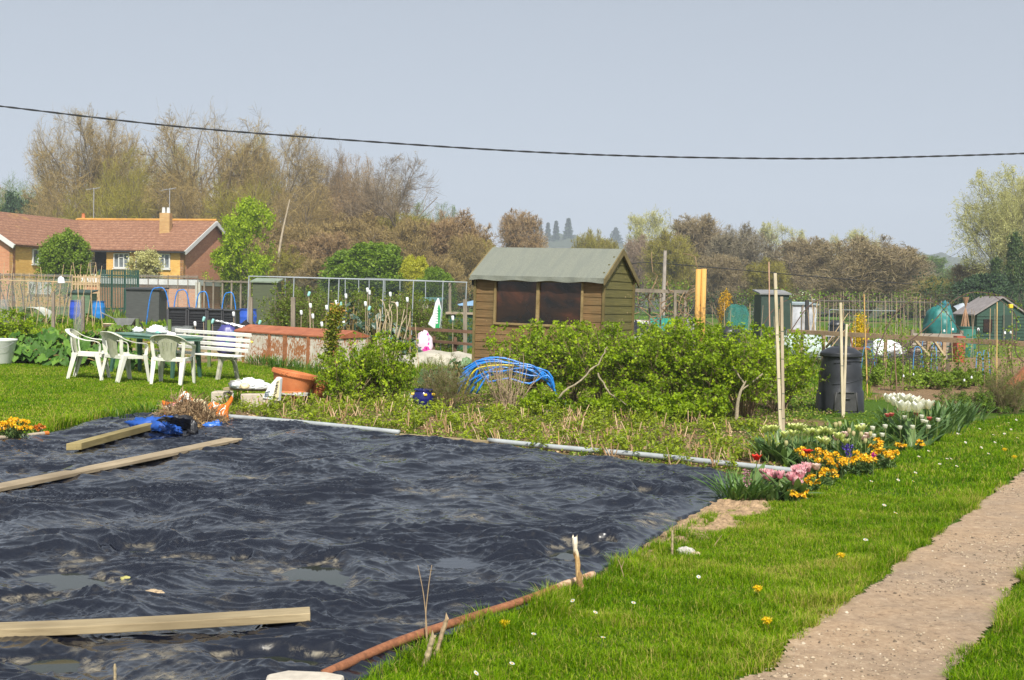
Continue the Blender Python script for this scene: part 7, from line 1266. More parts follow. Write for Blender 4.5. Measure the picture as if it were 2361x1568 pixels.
dalek(1679, 31, .95, 'black compost bin heaped with dry stems right of the cardboard tubes'); dalek(1702, 32, .85, 'second black compost bin right of the one heaped with dry stems'); dalek(1927, 44, 1.0, 'black compost bin beyond the timber rail, left of the yellow bush')
FOR = petmat('forsythia_flowers', [(0, (.55, .38, .01)), (1, (.74, .58, .02))])
def blob(name, label, cat, u, vt, rw, Y, mat, seed, n=2600, sz=.05, group=None, stem=BARK):
    base = GX(u, Y); H_ = P(u, vt, Y)[2]; k_ = rw / FPX * Y; g = np.random.default_rng(seed); t = thing(name, label, cat, base, 0, group); q = unit(g.normal(size=(n, 3))) * g.random((n, 1))**.4; pos = q * [k_, k_, H_ * .5] + [0, 0, H_ * .52]; keep = perlin(pos[:, 0] * 1.8 / k_, pos[:, 2] * 2.2 / k_ + pos[:, 1], seed) > -.45; pos = pos[keep]; obj('foliage', MB().leaves(pos, sz * (.6 + .8 * g.random(len(pos))), LEAF, flat=.4), mat, t)
    st = np.zeros((10, 3)); obj('stems', MB().tubes(grow(st, g.normal(size=(10, 3)) * .35 + [0, 0, 1], H_ * (.6 + .3 * g.random(10)), 5, .1, 0, g), np.full((10, 5), .015), 4), stem, t); return t
blob('forsythia', 'bright yellow flowering bush beyond the timber rail', 'bush', 1980, 722, 20, 34, FOR, 741, 1500, .06); blob('gorse', 'orange yellow gorse bush in front of the far trees', 'bush', 1670, 668, 17, 60, petmat('gorse_flowers', [(0, (.20, .16, .02)), (.4, (.60, .34, .01)), (1, (.72, .45, .02))]), 742, 1600, .09); blob('gorse', 'small orange tinged bush behind the roof of the dark green shed', 'bush', 1795, 668, 14, 62, MC['gorse_flowers'], 743, 900, .08)
def redchair():
    t = thing('rusty_chair', 'rust red metal chair frame standing beyond the timber rail', 'chair', GX(1984, 30)); mb = MB()
    for s in (-1, 1): obj('leg', MB().tube([(s * .2, -.15, 0), (s * .18, -.12, .45)], .02, 6), RUST, t); obj('back_post', MB().tube([(s * .16, .2, 0), (s * .17, .2, .45), (s * .24, .28, .95)], .02, 6), RUST, t)
    obj('seat', MB().box((0, .03, .46), (.42, .4, .05)), RUST, t)
redchair(); barrel(2000, 31, .62, .13, (.12, .13, .16), 'small grey barrel beside the rust red chair', 'small_barrel')
mb = MB(); [mb.box((0, 0, .09 + i * .16), (1.5, .06, .125)) for i in range(4)]; [mb.box((x, .06, .33), (.09, .06, .7)) for x in (-.72, 0, .72)]; pqt = GX(2158, 34); t = thing('slatted_planter', 'grey slatted timber compost bay beyond the rail, left of the green shed', 'compost bay', pqt)
for i in range(4): obj('slat', MB().box((.0, 0, .15 + i * .19), (1.42, .03, .16)), wood('grey_slats', (.2, .17, .13), (.36, .32, .26), 3, (1, 8, 8)), t)
for x in (-.70, .72): obj('post', MB().box((x, .06, .45), (.09, .09, .9)), POSTM, t)
obj('side_panel', MB().box((.76, .5, .42), (.04, .9, .8)), POSTM, t); tag(obj('red_box', MB().prism([(-.12, 0, 0), (.12, 0, 0), (.12, 0, .75), (-.12, 0, .75)], (0, .3, 0)), plain('red_oxide', (.35, .06, .03), .6), loc=GX(2214, 33.5)), 'dull red upright box at the right end of the compost bay', 'box'); barrel(2225, 37, .95, .3, (.03, .16, .12), 'squat dark green water butt behind the compost bay', 'water_butt', 'water butt')
g = np.random.default_rng(751); q = GX(2222, 42); mb = MB(); n_ = 34; a = g.random(n_) * 6.28; st = np.stack([.3 * np.cos(a), .3 * np.sin(a), np.zeros(n_)], 1); mb.tubes(np.stack([st, st * .25 + [0, 0, 1.3], -st * .35 + [0, 0, 1.95]], 1), np.full((n_, 3), .012), 4); tag(obj('cane_stook', mb, plain('reddish_cane', (.42, .25, .15), .7), loc=q), 'stook of reddish canes tied together behind the compost bay', 'canes')
g = np.random.default_rng(755)
for i in range(30): u = 1872 + i * 9.3 + g.normal() * 2; v = 684 + g.normal() * 5; Y = 46 + g.random() * 3; a, b = onz(u, v, Y, u + g.normal() * 2); cane_obj('bean_cane', 'upright brown cane in the long row across the right hand plots', 'cane', a, b, .014, BAMG, 'upright canes across the right hand plots', 4)
for i, (u0, v0, u1, v1) in enumerate(((1884, 695, 1855, 790), (1870, 680, 1885, 780), (1960, 745, 1885, 770), (1955, 722, 1875, 765))): cane_obj('garden_cane', 'pale cane leaning in the wigwam behind the pale netting heap, ' + ('leaning left', 'leaning right', 'lower slanting one', 'upper slanting one')[i], 'cane', GX(u1, 31), P(u0, v0, 31), .012, BAMB)
for i in range(34):
    u = 1600 + i * 22.5 + g.normal() * 6; Y = 30 + 10 * g.random(); a, b = onz(u + g.normal() * 5, 690 + 40 * g.random(), Y, u); cane_obj('garden_cane', 'slim cane standing among the right hand plots behind the timber rail', 'cane', a, b, .010, BAMG if i % 3 else BAMB, 'slim canes scattered over the right hand plots', 4)
a, b = P(1872, 693.5, 47), P(2150, 698, 47); tag(obj('rail', MB().tube(np.array([a, b]) - a, .035, 5), plain('dark_rail', (.10, .085, .07), .8), loc=a), 'dark horizontal rail across the upright canes at the right', 'rail'); a, b = P(1912, 714, 43), P(2066, 717, 43); t = thing('crop_support', 'slim pale pipe frame beyond the timber rail', 'plant support', (a[0], a[1], 0)); o0 = np.array(t.location); obj('top_pipe', MB().tube(np.array([a, b]) - o0, .011, 6), TUB, t); [obj('upright', MB().tube([(x, 0, 0), (x, 0, a[2])], .011, 6), TUB, t) for x in (0, (b - a)[0])]
stk2(1860, 692, 42, .12, 'dark square post beside the whitish greenhouse', plain('dark_post', (.03, .03, .03), .7)); tag(obj('white_table', MB().box((0, 0, .72), (.9, .5, .06)).box((-.4, 0, .36), (.05, .4, .7)).box((.4, 0, .36), (.05, .4, .7)), WHF, loc=GX(1924, 33)), 'low white table strewn with pots beyond the timber rail', 'table')
# timber rail with posts and braces
a, b = P(1815, 764, 29.5), P(2420, 796, 23.5); t = thing('timber_rail', 'long brown timber rail on posts crossing the right side behind the compost bin', 'rail', (a[0], a[1], 0)); o0 = np.array(t.location); RLM = wood('rail_timber', (.24, .155, .09), (.40, .28, .175), 2.5, (1, 10, 10)); obj('top_rail', MB().bar((0, 0, a[2]), b - o0, .05, .11), RLM, t, bevel=.004)
def onrail(u): k_ = (u - 1815) / 605; Y = 29.5 + (23.5 - 29.5) * k_; q = P(u, 764 + 32 * k_, Y); return q
for u in (1850, 1900, 2043, 2142, 2178, 2330): q = onrail(u); s_ = np.array([q[0], q[1] + .05, 0]); obj('post', MB().box(s_ - o0 + [0, 0, q[2] / 2], (.07, .07, q[2])), RLM, t)
for (u0, u1, v1) in ((2105, 2141, 822), (2150, 2176, 822), (1930, 1903, 800)): q = onrail(u0); r2 = onrail(u1); r2 = P(u1, v1, r2[1]); obj('brace', MB().bar(q - o0 - [0, .04, .02], r2 - o0 - [0, .04, 0], .04, .09, up=(0, 1, 0)), WPALE, t)
# blue hoops on the right, red beams, arching brambles, leafy canes on wires
for i, (u0, ut, u1, vt, Y) in enumerate(((1985, 1996, 2018, 800, 28), (2018, 2030, 2050, 781, 30), (2103, 2113, 2130, 800, 26), (2121, 2133, 2142, 782, 29), (2145, 2152, 2160, 793, 28), (2156, 2163, 2176, 788, 29), (2248, 2256, 2268, 812, 26), (2264, 2271, 2282, 806, 27))): hoop([(u0, 830), (u0 + (ut - u0) * .4, vt + 10), (ut, vt), (ut + (u1 - ut) * .6, vt + 9), (u1, 830)], Y, .009, 'low light blue hoop over the dug bed below the timber rail, ' + ('first from the left', 'second from the left', 'third from the left', 'fourth from the left', 'fifth from the left', 'sixth from the left', 'seventh from the left', 'rightmost')[i], 'blue hoops on the right hand bed')
for i, (p0, p1) in enumerate((((2312, 905), (2385, 835)), ((2335, 912), (2400, 868)))): a, b = P(*p0, 19.0 + i * .3), P(*p1, 19.0 + i * .3); tag(obj('beam', MB().bar((0, 0, 0), b - a, .10, .12), plain('red_brown_beam', (.35, .12, .05), .6, .3, 5), loc=a), 'slanting red brown painted beam at the right edge, ' + ('upper' if i == 0 else 'lower') + ' one', 'beam')
BRAM = plain('bramble_stem', (.11, .065, .05), .8, .3, 20); LITE = leafy('young_leaves', [(0, (.09, .15, .01)), (.5, (.17, .27, .02)), (1, (.28, .38, .04))], .5, .35)
def bram(lab, pts, Y, leafn=60, r=.011, sd=1):
    q = np.array([P(*Z7(*p), Y) for p in pts]); o0 = GX(Z7(*pts[0])[0], Y); t = thing('bramble_arch', lab, 'bramble', o0); c = curve(q - o0, 40); obj('stem', MB().tube(c, np.linspace(r, r * .5, len(c)), 5), BRAM, t); g = np.random.default_rng(sd); par = g.integers(0, len(c), leafn // 4).repeat(4); pos = c[par] + g.normal(size=(len(par), 3)) * .025; obj('leaves', MB().leaves(pos, .035 * (.5 + g.random(len(pos))), LEAF, flat=.4), LITE, t)
bram('dark bramble stem arching leftmost over the timber rail', [(-120, 900), (60, 620), (190, 440), (330, 350), (500, 325), (640, 400), (720, 520)], 19.5, 50, .010, 1); bram('thin bramble stem arching low at the far left behind the stakes', [(-260, 640), (-100, 420), (100, 330), (200, 315), (330, 360)], 20, 30, .008, 2); bram('long bramble stem arching in the middle of the right hand plots', [(760, 1180), (900, 760), (1040, 500), (1180, 380), (1290, 352), (1450, 400), (1560, 520), (1700, 700)], 19, 90, .010, 3); bram('highest bramble stem arching over to the green gabled shed', [(1180, 760), (1400, 580), (1560, 400), (1760, 295), (1950, 300), (2160, 360), (2300, 480)], 19, 90, .010, 4); bram('reddish bramble stem drooping in front of the green gabled shed', [(2300, 980), (2200, 860), (2210, 600), (2180, 480), (2000, 330), (1900, 325)], 18.6, 60, .009, 5)
g = np.random.default_rng(770)
for i, (x, top, base) in enumerate(((800, 850, 1160), (870, 760, 1160), (940, 560, 1190), (1000, 960, 1240), (1110, 540, 1250), (1170, 960, 1240), (1330, 860, 1180), (1390, 830, 1190), (1490, 900, 1180), (1600, 800, 1200), (1690, 760, 1200), (1820, 640, 1180), (1900, 830, 1230), (1960, 760, 1200), (2090, 800, 1200), (2180, 640, 1180), (2240, 850, 1230))):
    u, vt = Z7(x, top); vb = Z7(x, base)[1]; bs = G(u, vb); Y = bs[1]; tp = P(u + g.normal() * 4, vt, Y); t = thing('trained_cane', 'upright fruit cane with fresh green side shoots on the right hand bed', 'fruit cane', bs, 0, 'trained fruit canes on the right hand bed'); c = curve([(0, 0, 0), (tp - bs) * .5 + g.normal(size=3) * .04, tp - bs], 14); obj('stem', MB().tube(c, .009, 5), BRAM if i % 2 else BARK, t)
    k_ = g.integers(1, len(c), 34).repeat(7); pos = c[k_] + g.normal(size=(len(k_), 3)) * [.09, .09, .05]; obj('leaves', MB().leaves(pos, .042 * (.5 + g.random(len(pos))), LOBED, flat=.4), LITE, t)
rlow = dict(H=.36, R0=.42, nst=14, nk=4, lf=7, lsz=.045, seed=155, base=.2)
for i, (x, y) in enumerate(((780, 1190), (930, 1180), (1060, 1130), (1230, 1150), (1300, 1220), (1440, 1200), (1560, 1230), (1680, 1210), (1780, 1190), (1000, 1060), (1880, 1200), (2230, 1290))): shrub('strawberry_patch', 'low leafy green clump on the dug right hand bed', 'plant', G(*Z7(x, y)), 'rlow', rlow, rz=i * 1.3, sc=.8 + .3 * g.random(), group='low leafy clumps on the right hand bed', lm=LITE)
JUN = leafy('conifer_green', [(0, (.03, .075, .005)), (.5, (.08, .16, .008)), (1, (.2, .3, .015))], .6, .25)
jp = dict(H=.42, R0=.75, nst=40, nk=7, lf=12, lsz=.03, seed=780, base=.3, spread=1.4, tmpl=TRI)
shrub('spreading_conifer', 'low spreading dark green conifer behind the daffodil leaves', 'shrub', G(*Z7(1790, 1440)), 'jun', jp, lm=JUN); shrub('spreading_conifer', 'low spreading conifer at the right edge under the red beams', 'shrub', G(*Z7(2260, 1420)), 'jun', jp, rz=2, sc=1.1, lm=JUN); shrub('feathery_bush', 'brownish feathery heather bush at the edge of the grass, far right', 'bush', G(*Z7(2095, 1455)), 'feath', None, rz=1, sc=(.85, .85, .95))
for i, (x, y) in enumerate(((1100, 880), (1215, 1090), (1118, 1105), (1775, 1118), (1595, 655), (1510, 670), (1840, 655), (2098, 690), (2152, 685), (1705, 1145))): q = P(*Z7(x, y), 20 if y > 800 else 27); tag(obj('plastic_tag', lump((.03, .02, .05) if y < 800 else (.016, .01, .035), 790 + i, (10, 8), .2, 2), WB, loc=q, rz=i), 'small white plastic tag or pot on the right hand bed', 'plastic tag', 'white plastic tags on the right hand bed')
mb = MB(); X, T_ = np.meshgrid(np.linspace(0, 1, 40), np.linspace(0, np.pi, 12)); a, b = GX(1990, 29), GX(2190, 28); mb.grid(X * (b[0] - a[0]), .5 - .5 * np.cos(T_) + X * (b[1] - a[1]), .42 * np.sin(T_)**.6 * (1 + .15 * np.sin(X * 18))); tag(obj('net_tunnel', mb, NETD, loc=a, smooth=True), 'low dark netting tunnel over the dug bed behind the compost bin', 'net cover')
# ---- overhead cable
cp = [(-60, 238), (0, 245), (400, 291), (787, 322), (1180, 348), (1500, 361), (1850, 366), (2100, 362), (2360, 354), (2440, 350)]; c = curve([P(u, v, 45) for u, v in cp], 400); o0 = c[0].copy(); ph = np.arange(len(c)) * .55; off = np.stack([0 * ph, np.cos(ph), np.sin(ph)], 1) * .014
t = thing('overhead_cable', 'twisted black overhead cable sagging across the whole sky', 'cable', o0); CBL = plain('black_cable', (.012, .012, .013), .5); obj('strand', MB().tube(c - o0 + off, .023, 6), CBL, t); obj('strand', MB().tube(c - o0 - off, .023, 6), CBL, t)
c = curve([P(u, v, 60) for u, v in ((1440, 612), (1500, 606), (1700, 622), (1900, 640), (2100, 655))], 60); tag(obj('overhead_cable', MB().tube(c - c[0], .022, 4), CBL, loc=c[0]), 'thin far wire strung before the trees right of the shed', 'cable')
t = thing('street_lamp', 'distant grey street lamp above the brown scrub left of the shed', 'street lamp', GX(1113, 120)); tp = P(1115, 527, 120) - np.array(t.location); obj('pole', MB().tube([(0, 0, 0), tp], .09, 6), plain('lamp_grey', (.45, .48, .5), .5), t); obj('lamp_head', MB().box(tp + [.3, 0, .05], (.7, .25, .14)), WHF, t)
# ================================================================ TREES, HILLS, HAZE
def tree_mesh(H, R0, seed, trunk=.24, tr=.035, n=(11, 8, 7, 5), twig=.018, up=.05, ang=.75, leafn=0, leafs=.12, cz=.60, rz=.42, limb0=.25, tlen=1.0, lean=0.0, fork=1, lead=.80, l1r=.62):
    g = np.random.default_rng(seed); env = (np.array([0, 0, H * cz]), np.array([R0, R0, H * rz])); r0 = H * tr * .5
    st = np.zeros((fork, 3)); d = np.tile([lean, 0, 1.], (fork, 1)) + (g.normal(size=(fork, 3)) * .22 * (fork > 1)); p0 = grow(st, d, np.full(fork, H * lead), 12, .05, .03, g); q0 = r0 / fork**.4 * np.linspace(1, .18, 12)[None].repeat(fork, 0); q0[:, 0] *= 1.3
    l0 = np.full(fork, H * l1r); p1, q1, l1 = kids(p0, q0, n[0], limb0, 1, ang, .85, g, l0, env, 8, .16, up, .55); p2, q2, l2 = kids(p1, q1, n[1], .15, 1, .75, .6, g, l1, env, 6, .18, up * .7, .55)
    p3, q3, l3 = kids(p2, q2, n[2], .1, 1, .7, .7, g, l2, env, 4, .2, up * .5, .55); p4, q4, l4 = kids(p3, q3, n[3], .1, 1, .9, .68 * tlen, g, np.maximum(l3, H * .04), None, 3, .22, .0, .6)
    wd = MB().tubes(p0, q0, 8).tubes(p1, q1, 5).tubes(p2, np.maximum(q2, twig * .9), 4); cr = MB().tubes(p3, np.maximum(q3, twig * .62), 2).tubes(p4, np.full(q4.shape, twig * .5) * [1, .8, .45], 2)
    if leafn: pos, par = at_tips(p4, leafn, leafs * .8, g, .3); cl = np.repeat(g.random(len(p4)), leafn); cr.leaves(pos, leafs * (.5 + g.random(len(pos))), QUAD, flat=.35, tint=np.clip(.2 + .45 * cl + .35 * g.random(len(pos)), 0, 1))
    return wd, cr
TM = {}
TW_BR = leafy('brown_twigs', [(0, (.15, .105, .04)), (.5, (.28, .205, .08)), (1, (.42, .32, .125))], .9, 0, .1); TW_GR = leafy('grey_twigs', [(0, (.11, .08, .05)), (.6, (.21, .16, .10)), (1, (.32, .25, .15))], .9, 0, .1)
TW_OL = leafy('olive_twigs', [(0, (.15, .12, .025)), (.5, (.28, .24, .045)), (1, (.40, .38, .07))], .85, .15, .1); TW_RD = leafy('reddish_twigs', [(0, (.17, .105, .05)), (.5, (.30, .20, .095)), (1, (.42, .30, .15))], .9, 0, .1)
WILL = leafy('willow_buds', [(0, (.26, .23, .12)), (.5, (.44, .42, .17)), (1, (.60, .60, .27))], .7, .3, .2); MAPL = leafy('maple_leaves', [(0, (.14, .22, .005)), (.5, (.27, .38, .008)), (1, (.42, .52, .02))], .5, .4, .3); BUSHG = leafy('bush_green', [(0, (.055, .10, .006)), (.5, (.13, .22, .010)), (1, (.24, .34, .025))], .5, .35, .3); YELG = leafy('yellow_green', [(0, (.26, .28, .01)), (1, (.52, .50, .03))], .5, .35); DARKG = leafy('evergreen', [(0, (.012, .030, .012)), (.6, (.03, .065, .022)), (1, (.07, .12, .03))], .6, .1)
BK = plain('tree_bark', (.17, .135, .095), .9, .35, 3); BKD = plain('dark_bark', (.10, .085, .065), .9, .35, 3)
def tree(label, u, vt, Y, key, par=None, crown=TW_BR, bark=None, hw=None, group=None, name='bare_tree', cat='tree', rz=0, z0=0):
    if key not in TM: wd, cr = tree_mesh(**par); AV = np.concatenate(cr.v); TM[key] = (wd.mesh(name + '_trunk', bark or BK), cr.mesh(name + '_crown', crown), float(np.percentile(AV[:, 2], 98.8)), float(np.percentile(np.abs(AV[:, 0]), 97)))
    tm_, cm, H0, R0 = TM[key]; base = GX(u, Y); base[2] = z0; H_ = P(u, vt, Y)[2] - z0; s_ = H_ / H0; sx = s_ if hw is None else hw / FPX * Y / R0; t = thing(name, label, cat, base, rz, group); t.scale = (sx, sx, s_); o = obj('trunk', tm_, None, t); o = obj('crown', cm, None, t)
    if o.data.materials[0] != crown: o.material_slots[0].link = 'OBJECT'; o.material_slots[0].material = crown
    return t
for k_, sd in (('oakA', 901), ('oakB', 902), ('oakC', 903)): TM[k_] = None; del TM[k_]
oak = dict(H=20, R0=9, trunk=.2, tr=.055, n=(15, 11, 9, 8), leafn=0, twig=.024, cz=.60, rz=.42, up=.025, ang=.85, limb0=.3, lead=.6, l1r=.95)
OP = {'oakA': dict(oak, seed=901), 'oakB': dict(oak, seed=902, up=.04, R0=8), 'oakC': dict(oak, seed=903, ang=.95)}
wood_ = 'bare spring trees of the wood behind the flats'
for i, (u, vt, hw, Y, k_, cr_, lab) in enumerate(((212, 262, 120, 128, 'oakA', TW_BR, 'huge bare spreading oak behind the junction of the flats roofs'), (150, 290, 75, 131, 'oakB', TW_BR, 'bare tree forming the left shoulder of the tallest oak'), (318, 345, 85, 124, 'oakC', TW_OL, 'yellow tinged lower tree between the two tallest bare trees'), (490, 272, 118, 126, 'oakB', TW_BR, 'tall bare tree with many upright limbs behind the brick gable'), (402, 335, 70, 132, 'oakA', TW_OL, 'olive brown tree behind the brick chimney'),
        (655, 308, 110, 124, 'oakC', TW_BR, 'tall rounded bare tree behind the bright green maple'), (585, 320, 65, 132, 'oakA', TW_OL, 'narrow budding tree filling the gap above the maple'), (735, 340, 60, 130, 'oakB', TW_GR, 'bare tree on the right shoulder of the rounded one'), (808, 362, 62, 130, 'oakA', TW_RD, 'reddish brown tree left of the isolated dark bare tree'), (905, 362, 112, 112, 'oakC', TW_GR, 'fine dark bare tree standing forward at the right end of the wood'),
        (255, 430, 90, 118, 'oakB', TW_OL, 'low brown tree just above the left roof'), (440, 430, 90, 116, 'oakA', TW_BR, 'low brown tree just above the right roof'), (995, 470, 62, 135, 'oakA', BUSHG, 'green leafed tree behind the right end of the wood'), (60, 418, 75, 150, 'oakB', BUSHG, 'hazy pale green tree at the far left edge'), (12, 432, 50, 155, 'oakC', TW_BR, 'hazy brown tree cut off at the left edge'), (290, 345, 85, 140, 'oakB', TW_BR, 'bare tree behind the right side of the tallest oak'), (570, 355, 80, 142, 'oakA', TW_BR, 'bare tree behind and between the second and third tall crowns'), (725, 375, 80, 144, 'oakC', TW_BR, 'bare tree in the second row above the dead trunk'), (850, 400, 80, 146, 'oakB', TW_BR, 'bare tree in the second row left of the isolated dark tree'), (385, 400, 90, 118, 'oakC', TW_BR, 'brown tree low behind the middle of the right roof'), (560, 420, 80, 112, 'oakB', TW_OL, 'brown tree directly behind the maple crown'), (700, 430, 90, 112, 'oakA', TW_BR, 'brown tree in front of the rounded one, right of the maple'), (800, 450, 80, 114, 'oakC', TW_RD, 'brown tree before the second row, above the round green bush'), (150, 420, 90, 122, 'oakA', TW_BR, 'brown tree low behind the left roof'))):
    tree(lab, u, vt, Y, k_, OP[k_], cr_, hw=hw, group=wood_, rz=i * 1.7)
scr = dict(H=8, R0=4.2, trunk=.1, n=(20, 10, 8, 6), leafn=0, cz=.52, rz=.5, limb0=.05, fork=3, tr=.03, twig=.022)
SP = {'scrA': dict(scr, seed=911), 'scrB': dict(scr, seed=912, up=.1)}
sl_ = (('behind the maple, left', 600, 500, 60, 104, TW_BR), ('behind the maple, right', 690, 520, 70, 102, TW_BR), ('under the pale dead trunk', 650, 570, 60, 98, TW_OL), ('left of the round green bush', 760, 540, 70, 100, TW_RD), ('above the round green bush', 850, 520, 70, 106, TW_BR), ('right of the round green bush', 950, 510, 70, 104, TW_BR), ('two left of the shed', 1040, 495, 75, 106, TW_RD), ('just left of the shed', 1075, 545, 50, 100, TW_BR), ('above the left roof end of the shed', 1110, 560, 45, 104, TW_OL), ('behind the maple foot', 560, 590, 50, 96, TW_OL), ('in the thicket left of the dead trunk', 620, 560, 80, 100, TW_BR), ('in the thicket above the maple foot', 700, 560, 80, 100, TW_RD), ('deep behind the round green bush', 820, 500, 90, 108, TW_BR), ('deep behind the yellow green bush', 930, 500, 90, 109, TW_OL), ('deep behind the cage right end', 1010, 510, 80, 110, TW_BR), ('above the fruit cage, left part', 730, 600, 60, 94, TW_BR), ('above the fruit cage, right part', 1010, 590, 60, 94, TW_BR))
for i, (lab, u, vt, hw, Y, cr_) in enumerate(sl_): tree('brown leafless scrub tree ' + lab, u, vt, Y, 'scrA' if i % 2 else 'scrB', SP['scrA' if i % 2 else 'scrB'], cr_, hw=hw, group='brown scrub trees at the foot of the wood', name='scrub_tree', rz=i)
tree('reddish brown rounded tree rising behind the left end of the shed roof', 1192, 492, 140, 'scrA', None, TW_RD, hw=58, name='bare_tree')
tree('dark evergreen left of the big oak, behind the left roof', 95, 452, 140, 'ever', dict(H=9, R0=4, seed=921, n=(12, 8, 6, 4), leafn=6, leafs=.28, cz=.5, rz=.5, limb0=.1), DARKG, hw=50, name='evergreen_tree'); tree('dark evergreen cut off at the left edge above the roofs', 25, 455, 142, 'ever', None, DARKG, hw=45, name='evergreen_tree', rz=2)
bsh = dict(H=5, R0=3.4, seed=931, n=(18, 8, 6, 4), leafn=9, leafs=.16, cz=.5, rz=.5, limb0=.02, fork=4, tr=.03)
tree('bright yellow green young maple beside the brick gable', 572, 466, 76, 'maple', dict(H=9, R0=3.4, seed=932, n=(16, 7, 5, 4), leafn=6, leafs=.19, cz=.55, rz=.47, limb0=.12, up=.08), MAPL, hw=52, name='maple_tree', z0=0); tree('low maple limb of bright leaves reaching left before the brick gable', 520, 575, 77, 'maple', None, MAPL, hw=42, name='maple_tree', rz=2)
tree('large round green bush in front of the brown scrub', 862, 573, 84, 'bush', bsh, BUSHG, hw=88, name='round_bush', cat='bush'); tree('yellow green bush touching the right of the round green bush', 952, 600, 82, 'bush', None, YELG, hw=32, name='round_bush', cat='bush', rz=1); tree('green bush half hidden at the right of the yellow green one', 1000, 625, 80, 'bush', None, BUSHG, hw=36, name='round_bush', cat='bush', rz=3)
tree('fresh green tree standing before the corner of the flats', 150, 541, 72, 'small', dict(H=4.5, R0=1.7, seed=941, n=(14, 7, 5, 4), leafn=5, leafs=.12, cz=.6, rz=.42, limb0=.2, up=.1, fork=3), leafy('fresh_green', [(0, (.07, .12, .008)), (.5, (.15, .24, .012)), (1, (.25, .34, .03))], .5, .35), hw=48, name='small_tree'); tree('thin pale sapling before the yellow wall and its windows', 342, 582, 72, 'sap', dict(H=4.5, R0=1.7, seed=942, n=(9, 6, 5, 3), leafn=2, leafs=.11, cz=.55, rz=.45, limb0=.1, up=.15, fork=4), WILL, hw=42, name='small_tree')
dt = thing('dead_tree', 'pale dead tree trunk standing among the trees behind the maple', 'tree', GX(645, 97)); obj('trunk', MB().tube(curve(np.array([P(u, v, 97) for u, v in ((645, 640), (642, 600), (650, 540), (668, 460))]) - np.array(dt.location), 12), np.linspace(0.15, .05, 13)[:len(curve(np.zeros((4, 3)) + np.arange(4)[:, None], 12))], 7), plain('pale_trunk', (.42, .34, .24), .9, .3, 3), dt)
# hedges
def hedge(label, u0, u1, Y, h, mat, seed, dens=60, sz=.09, depth=1.2):
    a, b = GX(u0, Y), GX(u1, Y); w_ = b[0] - a[0]; g = np.random.default_rng(seed); n = int(w_ * h * dens * 2); t = thing('hedge', label, 'hedge', a); x = g.random(n) * w_; y = g.random(n) * depth; top = h * (1 + .18 * fbm(x * .6, y, 3, seed)); z = top * g.random(n)**.6; obj('foliage', MB().leaves(np.stack([x, y, z], 1), sz * (.6 + .8 * g.random(n)), LEAF, flat=.35), mat, t); m = max(6, int(w_ * 2)); x = g.random(m) * w_; st = np.stack([x, np.full(m, depth / 2), np.zeros(m)], 1); obj('stems', MB().tubes(grow(st, np.tile([0, 0, 1.], (m, 1)) + g.normal(size=(m, 3)) * .2, np.full(m, h * .8), 4, .1, 0, g), np.full((m, 4), .03), 4), BKD, t); return t
hedge('clipped green hedge along the foot of the yellow flats wall', -60, 188, 60, 2.35, BUSHG, 951); hedge('mixed green hedge between the garages and the maple', 450, 600, 78, 2.3, BUSHG, 952); hedge('green hedge behind the fruit cage', 560, 900, 66, 2.0, BUSHG, 953, 40, .11); hedge('green hedge left of the shed behind the canes', 900, 1110, 64, 2.1, DARKG, 954, 40, .11); hedge('bright hedge and bramble bank right of the shed', 1390, 1600, 80, 3.0, BUSHG, 955, 30, .16, 2.5); hedge('dark green hedge below the far brown trees', 1590, 1760, 82, 2.2, DARKG, 956, 30, .14); hedge('low green hedge below the big rounded brown tree', 1700, 2130, 88, 2.6, BUSHG, 957, 26, .16, 2); hedge('dark ivy hedge behind the gabled green shed', 2120, 2420, 84, 3.6, DARKG, 958, 26, .16, 2); hedge('pale blossoming hedge behind the dark green shed', 1810, 1880, 78, 2.5, leafy('blossom', [(0, (.10, .16, .03)), (.6, (.2, .26, .08)), (1, (.7, .7, .6))], .6, .3), 959, 30, .12)
